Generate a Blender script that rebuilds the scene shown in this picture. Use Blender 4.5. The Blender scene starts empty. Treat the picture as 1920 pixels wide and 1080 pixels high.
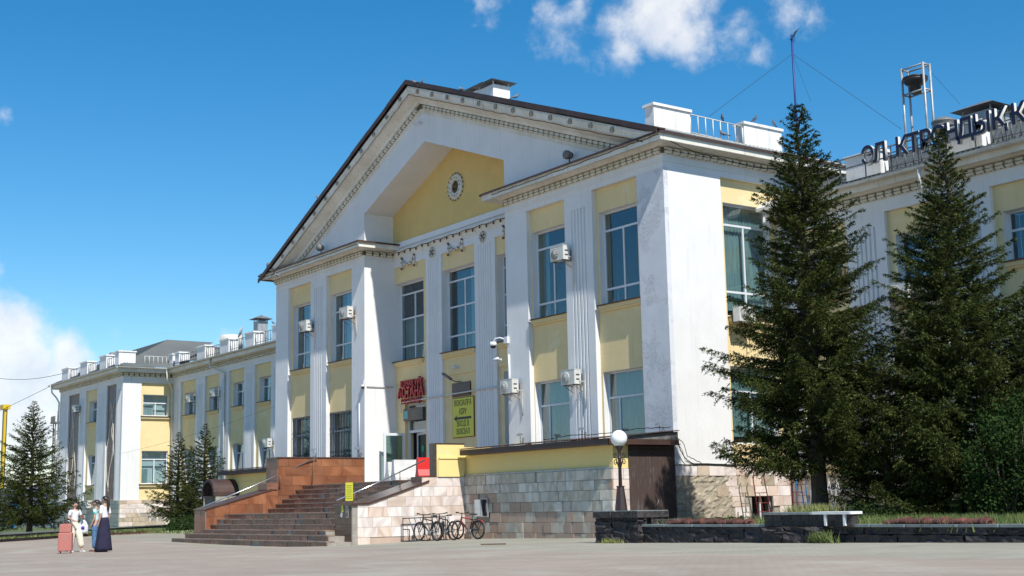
import bpy, bmesh, math, random
import numpy as np
from mathutils import Matrix, Vector, Euler
random.seed(7)
SC = bpy.context.scene
COL = SC.collection
R = math.radians
PI = math.pi

# ---------------------------------------------------------------- camera
FPX, PITCH, YAW, ROLL, CH = 2471.12, .163660303, .619352308, -.0202055585, 1.2
fw = Vector((-math.cos(YAW)*math.cos(PITCH), math.sin(YAW)*math.cos(PITCH), math.sin(PITCH)))
rt = fw.cross(Vector((0, 0, 1))).normalized()
up = rt.cross(fw)
rt, up = rt*math.cos(ROLL)+up*math.sin(ROLL), -rt*math.sin(ROLL)+up*math.cos(ROLL)
CP = Vector((0, 0, CH))
cam = bpy.data.objects.new('camera', bpy.data.cameras.new('camera'))
COL.objects.link(cam)
cam.matrix_world = Matrix(((rt.x, up.x, -fw.x, 0), (rt.y, up.y, -fw.y, 0), (rt.z, up.z, -fw.z, CH), (0, 0, 0, 1)))
cam.data.sensor_width = 36
cam.data.lens = FPX/1920*36
cam.data.clip_end = 6000
cam.data.clip_start = .1
SC.camera = cam
def ray(x, y): return fw+rt*((x-960)/FPX)-up*((y-540)/FPX)
def at(x, y, ax, v):
    """where the sight line through a photograph pixel meets an axis plane: used to measure the place"""
    d = ray(x, y); return CP+d*((v-CP[ax])/d[ax])

# ---------------------------------------------------------------- light
SUN = Vector((.787, -.161, 1)).normalized()
EL = math.asin(SUN.z); AZ = math.atan2(SUN.x, SUN.y)
SKY_STRENGTH, SUN_STRENGTH, EXPOSURE = .095, 5.0, .27
sl = bpy.data.lights.new('sun', 'SUN'); sl.energy = SUN_STRENGTH; sl.angle = R(.53); sl.color = (1, .955, .88)
so = bpy.data.objects.new('sun', sl); COL.objects.link(so)
so.rotation_euler = (-SUN).to_track_quat('-Z', 'Y').to_euler()
so.location = (0, 0, 60)
w = bpy.data.worlds.new('World'); SC.world = w; w.use_nodes = True
SC.view_settings.view_transform = 'Standard'; SC.view_settings.look = 'None'
SC.view_settings.exposure = EXPOSURE; SC.view_settings.gamma = 1
SC.view_settings.use_curve_mapping = False
def sky_world():
    nt = w.node_tree; N = nt.nodes; L = nt.links; N.clear()
    out = N.new('ShaderNodeOutputWorld'); bg = N.new('ShaderNodeBackground'); bg.inputs[1].default_value = SKY_STRENGTH
    L.new(bg.outputs[0], out.inputs[0])
    s = N.new('ShaderNodeTexSky'); s.sky_type = 'NISHITA'; s.sun_disc = False; s.sun_elevation = EL; s.sun_rotation = AZ
    s.altitude = 350; s.air_density = 1.0; s.dust_density = .12; s.ozone_density = 2.2
    hs = N.new('ShaderNodeHueSaturation'); hs.inputs['Saturation'].default_value = 1.42; hs.inputs['Hue'].default_value = .494
    hs.inputs['Value'].default_value = 1.27
    L.new(s.outputs[0], hs.inputs['Color'])
    tc = N.new('ShaderNodeTexCoord')
    def math_(op, a, b=None, c=None):
        m = N.new('ShaderNodeMath'); m.operation = op
        for i, v in enumerate((a, b, c)):
            if v is None: continue
            if isinstance(v, (int, float)): m.inputs[i].default_value = v
            else: L.new(v, m.inputs[i])
        return m.outputs[0]
    def noise(sc, det, rough, off=0, dist=0):
        mp = N.new('ShaderNodeVectorMath'); mp.operation = 'ADD'; mp.inputs[1].default_value = (off, off*.7, off*.3)
        L.new(tc.outputs['Generated'], mp.inputs[0])
        n = N.new('ShaderNodeTexNoise'); n.inputs['Scale'].default_value = sc; n.inputs['Detail'].default_value = det
        n.inputs['Roughness'].default_value = rough; n.inputs['Distortion'].default_value = dist
        L.new(mp.outputs[0], n.inputs['Vector']); return n.outputs['Fac']
    blobs = [(10, 640, 88, 1.1), (45, 608, 42, 1.05), (124, 668, 50, 1.1), (60, 715, 110, 1.1), (0, 760, 160, 1), (110, 790, 120, .9),
             (190, 830, 120, .6), (8, 214, 36, .62), (0, 508, 30, .6), (430, 632, 40, .6),
             (1225, 20, 92, 1), (1160, 40, 55, .85), (1285, 75, 60, .9), (1240, -40, 110, 1), (1170, 95, 55, .75), (1300, 110, 34, .7),
             (1385, 66, 56, .60), (1422, 98, 40, .56), (1480, 25, 55, .5), (1020, 8, 120, .56), (920, 10, 90, .48), (1085, 5, 60, .7), (1520, 40, 40, .45),
             (1030, 50, 60, .42), (215, 630, 20, .5)]
    acc = None
    for (x, y, r, a) in blobs:
        d = ray(x, y).normalized()
        ds = N.new('ShaderNodeVectorMath'); ds.operation = 'DISTANCE'; ds.inputs[1].default_value = d
        L.new(tc.outputs['Generated'], ds.inputs[0])
        v = math_('MULTIPLY', math_('SUBTRACT', 1, math_('DIVIDE', ds.outputs['Value'], r/FPX*1.5)), a)
        v.node.use_clamp = False
        acc = v if acc is None else math_('SMOOTH_MAX', acc, v, .12)
    # a low bank of cloud all round the horizon, like the one that shows at the left of the frame
    sep = N.new('ShaderNodeSeparateXYZ'); L.new(tc.outputs['Generated'], sep.inputs[0])
    band = math_('MULTIPLY', math_('SUBTRACT', 1, math_('DIVIDE', math_('ABSOLUTE', sep.outputs[2]), .085)), .62)
    acc = math_('SMOOTH_MAX', acc, band, .1)
    n1 = noise(13, 9, .58, 7.3, .25); n2 = noise(42, 8, .62, 9.7, .1)
    nn = math_('ADD', math_('MULTIPLY', n1, .62), math_('MULTIPLY', n2, .38))
    dens = math_('MULTIPLY', math_('SUBTRACT', math_('ADD', acc, math_('MULTIPLY', math_('SUBTRACT', nn, .5), 2.1)), .27), 1.7)
    dens.node.use_clamp = True
    sm = N.new('ShaderNodeMapRange'); sm.interpolation_type = 'SMOOTHSTEP'; L.new(dens, sm.inputs[0])
    sm.inputs['To Max'].default_value = .86
    # cloud colour: bright tops, greyer cores
    n3 = noise(19, 7, .6, 21.3, .2)
    cr = N.new('ShaderNodeValToRGB'); L.new(n3, cr.inputs[0])
    cr.color_ramp.elements[0].position = .36; cr.color_ramp.elements[0].color = (6.6, 7.1, 8.0, 1)
    cr.color_ramp.elements[1].position = .62; cr.color_ramp.elements[1].color = (9.0, 8.95, 9.0, 1)
    mx = N.new('ShaderNodeMix'); mx.data_type = 'RGBA'
    L.new(sm.outputs[0], mx.inputs[0]); L.new(hs.outputs[0], mx.inputs[6]); L.new(cr.outputs[0], mx.inputs[7])
    L.new(mx.outputs[2], bg.inputs[0])
sky_world()
w['kind'] = 'structure'

# ---------------------------------------------------------------- materials
def mat(name, c1, c2=None, rough=.85, sc=1.5, bump=0., bsc=30, metal=0., rnd=0., spec=.5, lo=.35, hi=.65, coord='pos', stretch=(1, 1, 1), det=6, bdist=.02):
    m = bpy.data.materials.new(name); m.use_nodes = True
    nt = m.node_tree; N = nt.nodes; L = nt.links; b = N['Principled BSDF']
    b.inputs['Roughness'].default_value = rough; b.inputs['Metallic'].default_value = metal
    b.inputs['Specular IOR Level'].default_value = spec
    b.inputs['Base Color'].default_value = (*c1, 1)
    if coord == 'pos': g = N.new('ShaderNodeNewGeometry').outputs['Position']
    else: g = N.new('ShaderNodeTexCoord').outputs['Object']
    mp = N.new('ShaderNodeVectorMath'); mp.operation = 'MULTIPLY'; mp.inputs[1].default_value = stretch; L.new(g, mp.inputs[0]); g = mp.outputs[0]
    last = None
    if c2:
        n = N.new('ShaderNodeTexNoise'); n.inputs['Scale'].default_value = sc; n.inputs['Detail'].default_value = det; n.inputs['Roughness'].default_value = .62; L.new(g, n.inputs['Vector'])
        r = N.new('ShaderNodeValToRGB'); r.color_ramp.elements[0].position = lo; r.color_ramp.elements[1].position = hi
        r.color_ramp.elements[0].color = (*c1, 1); r.color_ramp.elements[1].color = (*c2, 1)
        L.new(n.outputs['Fac'], r.inputs[0]); last = r.outputs[0]
    if rnd:
        oi = N.new('ShaderNodeObjectInfo'); h = N.new('ShaderNodeHueSaturation')
        ma = N.new('ShaderNodeMapRange'); ma.inputs['To Min'].default_value = 1-rnd; ma.inputs['To Max'].default_value = 1+rnd
        L.new(oi.outputs['Random'], ma.inputs[0]); L.new(ma.outputs[0], h.inputs['Value'])
        h.inputs['Color'].default_value = (*c1, 1)
        if last: L.new(last, h.inputs['Color'])
        last = h.outputs[0]
    if last: L.new(last, b.inputs['Base Color'])
    if bump:
        n = N.new('ShaderNodeTexNoise'); n.inputs['Scale'].default_value = bsc; n.inputs['Detail'].default_value = 5; L.new(g, n.inputs['Vector'])
        bp = N.new('ShaderNodeBump'); bp.inputs['Strength'].default_value = bump; bp.inputs['Distance'].default_value = bdist; L.new(n.outputs['Fac'], bp.inputs['Height']); L.new(bp.outputs[0], b.inputs['Normal'])
    return m
def ramp_mat(name, cols, rough=.5, vein=None, bump=.15, veinsc=2.5, spec=.5):
    """stone: colour picked per piece, with drifting veins"""
    m = mat(name, cols[0], rough=rough, bump=bump, bsc=14, spec=spec); nt = m.node_tree; N = nt.nodes; L = nt.links; b = N['Principled BSDF']
    oi = N.new('ShaderNodeObjectInfo'); r = N.new('ShaderNodeValToRGB'); r.color_ramp.interpolation = 'CONSTANT'
    el = r.color_ramp.elements
    while len(el) < len(cols): el.new(.5)
    for i, c in enumerate(cols): el[i].position = i/len(cols); el[i].color = (*c, 1)
    L.new(oi.outputs['Random'], r.inputs[0])
    g = N.new('ShaderNodeNewGeometry'); off = N.new('ShaderNodeVectorMath'); off.operation = 'ADD'
    sc = N.new('ShaderNodeMath'); sc.operation = 'MULTIPLY'; sc.inputs[1].default_value = 137; L.new(oi.outputs['Random'], sc.inputs[0])
    L.new(g.outputs['Position'], off.inputs[0]); L.new(sc.outputs[0], off.inputs[1])
    rot = N.new('ShaderNodeVectorRotate'); rot.rotation_type = 'EULER_XYZ'
    cmb = N.new('ShaderNodeCombineXYZ'); L.new(sc.outputs[0], cmb.inputs[0]); L.new(sc.outputs[0], cmb.inputs[1]); L.new(cmb.outputs[0], rot.inputs['Rotation']); L.new(off.outputs[0], rot.inputs['Vector'])
    st = N.new('ShaderNodeVectorMath'); st.operation = 'MULTIPLY'; st.inputs[1].default_value = (1, .22, 1); L.new(rot.outputs[0], st.inputs[0])
    n = N.new('ShaderNodeTexNoise'); n.inputs['Scale'].default_value = veinsc; n.inputs['Detail'].default_value = 8; n.inputs['Distortion'].default_value = 1.2; L.new(st.outputs[0], n.inputs['Vector'])
    r2 = N.new('ShaderNodeValToRGB'); r2.color_ramp.elements[0].position = .42; r2.color_ramp.elements[1].position = .62
    L.new(n.outputs['Fac'], r2.inputs[0])
    mx = N.new('ShaderNodeMix'); mx.data_type = 'RGBA'; mx.blend_type = 'MULTIPLY'
    mx.inputs[0].default_value = 1
    L.new(r.outputs[0], mx.inputs[6])
    v = vein or (.72, .68, .66)
    r2.color_ramp.elements[0].color = (1, 1, 1, 1); r2.color_ramp.elements[1].color = (*v, 1)
    L.new(r2.outputs[0], mx.inputs[7]); L.new(mx.outputs[2], b.inputs['Base Color'])
    return m
def plaster(name, c, c2, peel=0., streak=.0, bump=.16, patch=None, dirt=(.30, .27, .22)):
    m = mat(name, c, c2, rough=.92, sc=.9, bump=bump, bsc=9, spec=.2, bdist=.03)
    nt = m.node_tree; N = nt.nodes; L = nt.links; b = N['Principled BSDF']
    src = b.inputs['Base Color'].links[0].from_socket
    g = N.new('ShaderNodeNewGeometry')
    def ns(sc, stretch, det=6, rough=.6):
        v = N.new('ShaderNodeVectorMath'); v.operation = 'MULTIPLY'; v.inputs[1].default_value = stretch; L.new(g.outputs['Position'], v.inputs[0])
        n = N.new('ShaderNodeTexNoise'); n.inputs['Scale'].default_value = sc; n.inputs['Detail'].default_value = det; n.inputs['Roughness'].default_value = rough; L.new(v.outputs[0], n.inputs['Vector']); return n.outputs['Fac']
    def over(src, fac_src, lo, hi, col, amt):
        r = N.new('ShaderNodeMapRange'); r.inputs['From Min'].default_value = lo; r.inputs['From Max'].default_value = hi; r.inputs['To Max'].default_value = amt; L.new(fac_src, r.inputs[0])
        mx = N.new('ShaderNodeMix'); mx.data_type = 'RGBA'; L.new(r.outputs[0], mx.inputs[0]); L.new(src, mx.inputs[6]); mx.inputs[7].default_value = (*col, 1); return mx.outputs[2]
    if streak: src = over(src, ns(2.2, (3.2, 3.2, .16)), .56, .78, dirt, streak)
    if patch: src = over(src, ns(1.1, (1, 1, 1.3), 5, .55), .60, .625, patch, .55)
    src = over(src, ns(26, (1, 1, 1), 3), .70, .78, dirt, .35)
    L.new(src, b.inputs['Base Color'])
    if peel:
        vo = N.new('ShaderNodeTexVoronoi'); vo.feature = 'DISTANCE_TO_EDGE'; vo.inputs['Scale'].default_value = 5.5
        vm = N.new('ShaderNodeVectorMath'); vm.operation = 'ADD'; nz = N.new('ShaderNodeTexNoise'); nz.inputs['Scale'].default_value = 6; L.new(g.outputs['Position'], nz.inputs['Vector'])
        L.new(g.outputs['Position'], vm.inputs[0]); L.new(nz.outputs['Color'], vm.inputs[1]); L.new(vm.outputs[0], vo.inputs['Vector'])
        mr = N.new('ShaderNodeMapRange'); mr.inputs['From Max'].default_value = .06; L.new(vo.outputs[0], mr.inputs[0])
        mk = N.new('ShaderNodeMapRange'); mk.inputs['From Min'].default_value = .5; mk.inputs['From Max'].default_value = .6; L.new(ns(.8, (1, 1, 1), 4), mk.inputs[0])
        mu = N.new('ShaderNodeMath'); mu.operation = 'MULTIPLY'; inv = N.new('ShaderNodeMath'); inv.operation = 'SUBTRACT'; inv.inputs[0].default_value = 1
        L.new(mr.outputs[0], inv.inputs[1]); L.new(inv.outputs[0], mu.inputs[0]); L.new(mk.outputs[0], mu.inputs[1])
        neg = N.new('ShaderNodeMath'); neg.operation = 'MULTIPLY'; neg.inputs[1].default_value = -1; L.new(mu.outputs[0], neg.inputs[0])
        bp = N.new('ShaderNodeBump'); bp.inputs['Strength'].default_value = peel; bp.inputs['Distance'].default_value = .03; L.new(neg.outputs[0], bp.inputs['Height'])
        old = b.inputs['Normal'].links[0].from_socket; L.new(old, bp.inputs['Normal']); L.new(bp.outputs[0], b.inputs['Normal'])
    return m
M = {}
M['white'] = plaster('white_plaster', (.74, .74, .735), (.69, .69, .68), streak=.22)
M['white_peel'] = plaster('white_peeling_plaster', (.66, .68, .71), (.60, .62, .65), peel=.75, streak=.08)
M['cornice'] = plaster('cornice_paint', (.76, .74, .68), (.62, .59, .50), streak=.55, dirt=(.22, .19, .14))
M['yellow'] = plaster('yellow_plaster', (.77, .615, .34), (.72, .57, .30), streak=.24, patch=(.76, .66, .42), dirt=(.42, .34, .2))
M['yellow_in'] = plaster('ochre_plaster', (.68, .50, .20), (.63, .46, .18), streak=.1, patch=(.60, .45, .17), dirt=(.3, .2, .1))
M['annex'] = plaster('annex_yellow_plaster', (.80, .63, .27), (.77, .60, .25), streak=.12, patch=(.72, .6, .36), dirt=(.4, .3, .18))
M['pvc'] = mat('white_pvc', (.64, .66, .68), rough=.4)
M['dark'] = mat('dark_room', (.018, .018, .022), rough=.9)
M['curtain'] = mat('grey_green_curtain', (.30, .38, .35), (.20, .26, .24), sc=5, stretch=(3, 3, .2), rough=.95)
M['curtain_w'] = mat('white_net_curtain', (.55, .58, .58), (.35, .38, .38), sc=5, stretch=(3, 3, .2), rough=.95)
M['brownmetal'] = mat('brown_roof_metal', (.040, .022, .018), (.07, .035, .028), rough=.55, sc=1.2, bump=.3, bsc=4)
M['roof'] = mat('grey_green_roof_metal', (.085, .10, .10), (.12, .13, .13), rough=.5, sc=.8)
M['gutter'] = mat('white_gutter_metal', (.66, .66, .62), (.5, .48, .42), rough=.45, sc=2)
M['zinc'] = mat('galvanised_sheet', (.42, .44, .45), (.30, .30, .29), rough=.5, sc=3, metal=.4)
M['iron'] = mat('grey_iron', (.20, .20, .20), (.12, .10, .09), rough=.6, sc=4)
M['black'] = mat('black_iron', (.02, .02, .022), rough=.5)
M['cable'] = mat('black_cable', (.02, .018, .016), rough=.7)
M['ac'] = mat('ac_white_enamel', (.62, .62, .58), (.54, .54, .5), rough=.5, sc=4)
M['acgrill'] = mat('ac_grill_dark', (.05, .05, .05), rough=.6)
M['rust'] = mat('rusty_steel', (.16, .07, .035), (.07, .035, .025), rough=.85, sc=8)
M['pink'] = ramp_mat('pink_marble', [(.73, .62, .55), (.76, .68, .63), (.70, .56, .47), (.77, .71, .68), (.72, .63, .58), (.69, .58, .50), (.77, .70, .66)], rough=.35, vein=(.74, .70, .68), veinsc=2.2)
M['grey_stone'] = ramp_mat('grey_marble', [(.47, .45, .39), (.60, .585, .53), (.41, .40, .34), (.50, .45, .37), (.56, .52, .44), (.44, .41, .35), (.49, .48, .43)], rough=.3, vein=(.66, .66, .64), veinsc=2.2)
M['brown_stone'] = ramp_mat('brown_gypsum_tile', [(.37, .275, .21), (.40, .30, .235), (.34, .255, .20)], rough=.5, vein=(.9, .88, .86))
M['tan_stone'] = ramp_mat('beige_marble', [(.52, .43, .33), (.58, .48, .38), (.47, .40, .31), (.55, .5, .42), (.44, .38, .3)], rough=.4, vein=(.68, .66, .62), veinsc=2.2)
M['pav_stone'] = ramp_mat('grey_green_marble', [(.25, .28, .26), (.30, .33, .30), (.22, .25, .235), (.34, .35, .31)], rough=.4, vein=(.75, .75, .72))
M['granite'] = ramp_mat('brown_granite', [(.20, .088, .062), (.16, .068, .05), (.235, .11, .078), (.15, .078, .06), (.26, .12, .085)], rough=.28, vein=(.8, .78, .76), veinsc=6)
M['granite_dark'] = ramp_mat('dark_brown_granite', [(.085, .045, .035), (.07, .038, .032), (.1, .052, .04)], rough=.22, vein=(.8, .8, .8), veinsc=6)
M['tread'] = mat('worn_step_stone', (.29, .22, .17), (.19, .12, .09), rough=.6, sc=3, bump=.3)
M['orange'] = ramp_mat('orange_granite', [(.295, .118, .055), (.265, .105, .05), (.33, .14, .068), (.235, .098, .05), (.28, .125, .065)], rough=.4, vein=(.66, .58, .54), veinsc=1.1)
M['mortar'] = mat('mortar', (.36, .33, .28), (.26, .23, .2), rough=.95, sc=3, bump=.6, bsc=12)
M['rubble'] = mat('bare_rubble_wall', (.42, .37, .28), (.28, .245, .19), rough=.95, sc=1.6, bump=1.0, bsc=5, bdist=.08)
M['rockface'] = mat('black_rock_face_block', (.022, .018, .019), (.052, .043, .043), rough=.75, sc=6, bump=1., bsc=7, rnd=.35, bdist=.06)
M['coping'] = mat('grey_coping', (.22, .25, .25), (.16, .18, .18), rough=.7, sc=2, rnd=.1)
M['orn'] = mat('ornament_white', (.70, .68, .60), (.52, .48, .40), rough=.9, sc=6)
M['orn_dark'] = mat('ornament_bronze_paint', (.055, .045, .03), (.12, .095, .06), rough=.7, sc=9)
M['lampwhite'] = mat('opal_globe', (.82, .82, .80), rough=.35)
M['brownpost'] = mat('brown_lamp_paint', (.035, .02, .018), rough=.45)
M['woodoor'] = mat('weathered_brown_door', (.06, .038, .032), (.16, .15, .14), rough=.75, sc=5, stretch=(1, 6, .5), lo=.56, hi=.72, bump=.2)
M['asphalt'] = None
# ---------------------------------------------------------------- mesh helpers
class MB:
    def __init__(s): s.v = []; s.f = []; s.m = []; s.sm = []
    def add(s, vs, fs, mi=0, smooth=False):
        n = len(s.v); s.v += [tuple(v) for v in vs]
        for f in fs: s.f.append(tuple(i+n for i in f)); s.m.append(mi); s.sm.append(smooth)
        return s
    def box(s, x0, x1, y0, y1, z0, z1, mi=0):
        if x0 > x1: x0, x1 = x1, x0
        if y0 > y1: y0, y1 = y1, y0
        if z0 > z1: z0, z1 = z1, z0
        v = [(x0, y0, z0), (x1, y0, z0), (x1, y1, z0), (x0, y1, z0), (x0, y0, z1), (x1, y0, z1), (x1, y1, z1), (x0, y1, z1)]
        return s.add(v, [(0, 3, 2, 1), (4, 5, 6, 7), (0, 1, 5, 4), (1, 2, 6, 5), (2, 3, 7, 6), (3, 0, 4, 7)], mi)
    def fbox(s, F, s0, s1, d0, d1, z0, z1, mi=0):
        a = F(s0, d0, z0); b = F(s1, d1, z1); return s.box(a[0], b[0], a[1], b[1], a[2], b[2], mi)
    def loft(s, rings, mi=0, closed=True, caps=True, smooth=False):
        n = len(rings[0]); base = len(s.v)
        for r in rings: s.v += [tuple(p) for p in r]
        k = n if closed else n-1
        for i in range(len(rings)-1):
            for j in range(k):
                a = base+i*n+j; b = base+i*n+(j+1) % n
                s.f.append((a, b, b+n, a+n)); s.m.append(mi); s.sm.append(smooth)
        if caps and closed:
            s.f.append(tuple(base+j for j in range(n))[::-1]); s.m.append(mi); s.sm.append(False)
            s.f.append(tuple(base+(len(rings)-1)*n+j for j in range(n))); s.m.append(mi); s.sm.append(False)
        return s
    def tube(s, pts, r, n=8, mi=0, r2=None, caps=True):
        pts = [Vector(p) for p in pts]; rings = []
        t0 = (pts[1]-pts[0]).normalized(); ref = Vector((0, 0, 1)) if abs(t0.z) < .9 else Vector((1, 0, 0))
        a = t0.cross(ref).normalized()
        for i, p in enumerate(pts):
            if i == 0: t = pts[1]-pts[0]
            elif i == len(pts)-1: t = pts[-1]-pts[-2]
            else: t = (pts[i+1]-pts[i]).normalized()+(pts[i]-pts[i-1]).normalized()
            t.normalize(); a = (a-t*a.dot(t)).normalized(); b = t.cross(a)
            rr = r if r2 is None else r+(r2-r)*i/(len(pts)-1)
            if isinstance(r, (list, tuple)): rr = r[i]
            rings.append([p+a*rr*math.cos(2*PI*j/n)+b*rr*math.sin(2*PI*j/n) for j in range(n)])
        return s.loft(rings, mi, smooth=True, caps=caps)
    def lathe(s, prof, c=(0, 0, 0), n=20, mi=0, axis='z', smooth=True):
        rings = []
        for (r, z) in prof:
            ring = []
            for j in range(n):
                x = r*math.cos(2*PI*j/n); y = r*math.sin(2*PI*j/n)
                p = (x, y, z) if axis == 'z' else ((x, z, y) if axis == 'y' else (z, x, y))
                ring.append((p[0]+c[0], p[1]+c[1], p[2]+c[2]))
            rings.append(ring)
        return s.loft(rings, mi, smooth=smooth, caps=False)
    def extr(s, prof, A, B, mi=0):
        """profile of (out, z) swept between two ends given as functions (out, z) -> world"""
        return s.loft([[A(o, z) for o, z in prof], [B(o, z) for o, z in prof]], mi)
    def prism(s, poly, fn, t0, t1, mi=0):
        return s.loft([[fn(a, b, t0) for a, b in poly], [fn(a, b, t1) for a, b in poly]], mi)
WM = {}
def Wm(o): return WM.get(o.name, Matrix.Identity(4))
def link(o, parent=None, kind=None, local=False):
    COL.objects.link(o)
    loc = Matrix.Translation(o.location) @ o.rotation_euler.to_matrix().to_4x4() @ Matrix.Diagonal((*o.scale, 1))
    if parent:
        o.parent = parent
        if not local: o.matrix_parent_inverse = Wm(parent).inverted()
    WM[o.name] = loc
    if kind: o['kind'] = kind
    return o
def build(mb, name, mats, parent=None, kind=None, label=None, cat=None, group=None, local=False, fix=True):
    me = bpy.data.meshes.new(name)
    V = np.array(mb.v, dtype=float)
    c = np.zeros(3)
    if not local:
        c = (V.min(0)+V.max(0))/2
        if parent is None: c[2] = V[:, 2].min()
    me.from_pydata([tuple(p) for p in (V-c)], [], mb.f)
    if not isinstance(mats, (list, tuple)): mats = [mats]
    for m in mats: me.materials.append(m)
    me.polygons.foreach_set('material_index', mb.m); me.polygons.foreach_set('use_smooth', mb.sm)
    if fix:
        bm = bmesh.new(); bm.from_mesh(me); bmesh.ops.recalc_face_normals(bm, faces=bm.faces); bm.to_mesh(me); bm.free()
    me.update()
    o = bpy.data.objects.new(name, me); o.location = c
    link(o, parent, kind, local); tag(o, label, cat, group)
    return o
def tag(o, label=None, cat=None, group=None, kind=None):
    if label: o['label'] = label
    if cat: o['category'] = cat
    if group: o['group'] = group
    if kind: o['kind'] = kind
    return o
def thing(name, label, cat, loc=(0, 0, 0), rz=0, group=None):
    o = bpy.data.objects.new(name, None); o.location = loc; o.rotation_euler = (0, 0, rz); o.empty_display_size = .3
    link(o); tag(o, label, cat, group); return o
def copy_tree(o, loc, rz=None, label=None, group=None, scale=None):
    c = o.copy(); COL.objects.link(c); c.location = loc
    if rz is not None: c.rotation_euler = (0, 0, rz)
    if scale: c.scale = (scale,)*3
    if label: c['label'] = label
    if group: c['group'] = group
    def rec(a, b):
        for ch in list(a.children):
            d = ch.copy(); COL.objects.link(d); d.parent = b; d.matrix_parent_inverse = ch.matrix_parent_inverse.copy(); rec(ch, d)
    rec(o, c); return c
# a unit block with a small bevel, shared by stones, tiles, bricks
def unit_block(name, bev=.035, rough=0, seed=0):
    bm = bmesh.new(); bmesh.ops.create_cube(bm, size=1)
    if rough:
        rr = random.Random(seed)
        bmesh.ops.subdivide_edges(bm, edges=bm.edges[:], cuts=3, use_grid_fill=True)
        for v in bm.verts:
            edge = sum(abs(abs(c)-.5) < 1e-4 for c in v.co)
            k = rough if edge == 1 else rough*.35
            v.co += Vector((rr.uniform(-k, k), rr.uniform(-k, k), rr.uniform(-k, k)))
    else:
        bmesh.ops.bevel(bm, geom=bm.edges[:], offset=bev, segments=1, affect='EDGES')
    me = bpy.data.meshes.new(name); bm.to_mesh(me); bm.free(); return me
UB = {}
def block(kind, material, name, lo, hi, parent, tilt=0, rough=0, seed=0):
    key = (kind, material.name, seed)
    if key not in UB:
        UB[key] = unit_block(kind, rough=rough, seed=seed); UB[key].materials.append(material)
    o = bpy.data.objects.new(name, UB[key])
    o.location = [(a+b)/2 for a, b in zip(lo, hi)]; o.scale = [abs(b-a) for a, b in zip(lo, hi)]
    if tilt: o.rotation_euler = (random.uniform(-tilt, tilt), random.uniform(-tilt, tilt), random.uniform(-tilt, tilt))
    return link(o, parent)
def XF(Y):  # wall facing -y: s = x, d = depth inward, z
    return lambda s, d, z: (s, Y+d, z)
def YF(X):  # wall facing +x
    return lambda s, d, z: (X-d, s, z)
def stone_wall(parent, F, rows, s0, s1, mats, wr=(.5, .65), gap=.012, out=(.03, .05), name='stone', skip=None, weights=None, cut=None, kind='stone'):
    """rows: list of z joints; each row is split into pieces of varied width"""
    n = 0
    for k in range(len(rows)-1):
        z0, z1 = rows[k], rows[k+1]; s = s0; first = True
        while s < s1-.02:
            wd = random.uniform(*wr)
            if first: wd *= random.uniform(.4, 1); first = False
            e = min(s+wd, s1)
            if s1-e < .15: e = s1
            if skip and skip(s, e, z0, z1): s = e; continue
            zz1 = z1
            if cut: zz1 = min(z1, cut((s+e)/2))
            if zz1-z0 < .05: s = e; continue
            d = -random.uniform(*out)
            a = F(s+gap/2, d, z0+gap/2); b = F(e-gap/2, .02, zz1-gap/2)
            m = random.choices(mats, weights)[0] if weights else random.choice(mats)
            lo = [min(p, q) for p, q in zip(a, b)]; hi = [max(p, q) for p, q in zip(a, b)]
            block(kind, m, name, lo, hi, parent, tilt=.007); n += 1
            s = e
    return n
def text_mesh(txt, size, ext, name, material, M4, parent=None, align='CENTER', bold=0., spacing=1.0, side=None, **kw):
    cu = bpy.data.curves.new(name, 'FONT'); cu.body = txt; cu.size = size; cu.extrude = ext; cu.align_x = align; cu.offset = bold; cu.space_character = spacing
    cu.resolution_u = 3
    t = bpy.data.objects.new(name, cu); COL.objects.link(t)
    me = bpy.data.meshes.new_from_object(t.evaluated_get(bpy.context.evaluated_depsgraph_get()))
    bpy.data.objects.remove(t); bpy.data.curves.remove(cu)
    me.transform(M4); me.name = name; me.materials.clear(); me.materials.append(material)
    if side is not None:
        me.materials.append(side); fwd = (M4.to_3x3() @ Vector((0, 0, 1))).normalized()
        for p in me.polygons:
            if p.normal.dot(fwd) < .8: p.material_index = 1
    V = np.array([v.co for v in me.vertices]); c = (V.min(0)+V.max(0))/2 if len(V) else np.zeros(3)
    me.transform(Matrix.Translation(-Vector(c)))
    o = bpy.data.objects.new(name, me); o.location = c; link(o, parent); tag(o, kw.get('label'), kw.get('cat'), kw.get('group')); return o
def face_minus_y(x, y, z, sx=1): # text plane facing -y
    return Matrix.Translation((x, y, z)) @ Matrix.Rotation(PI/2, 4, 'X') @ Matrix.Diagonal((sx, 1, 1, 1))
def face_plus_x(x, y, z):
    return Matrix.Translation((x, y, z)) @ Matrix.Rotation(PI/2, 4, 'Z') @ Matrix.Rotation(PI/2, 4, 'X')
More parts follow.
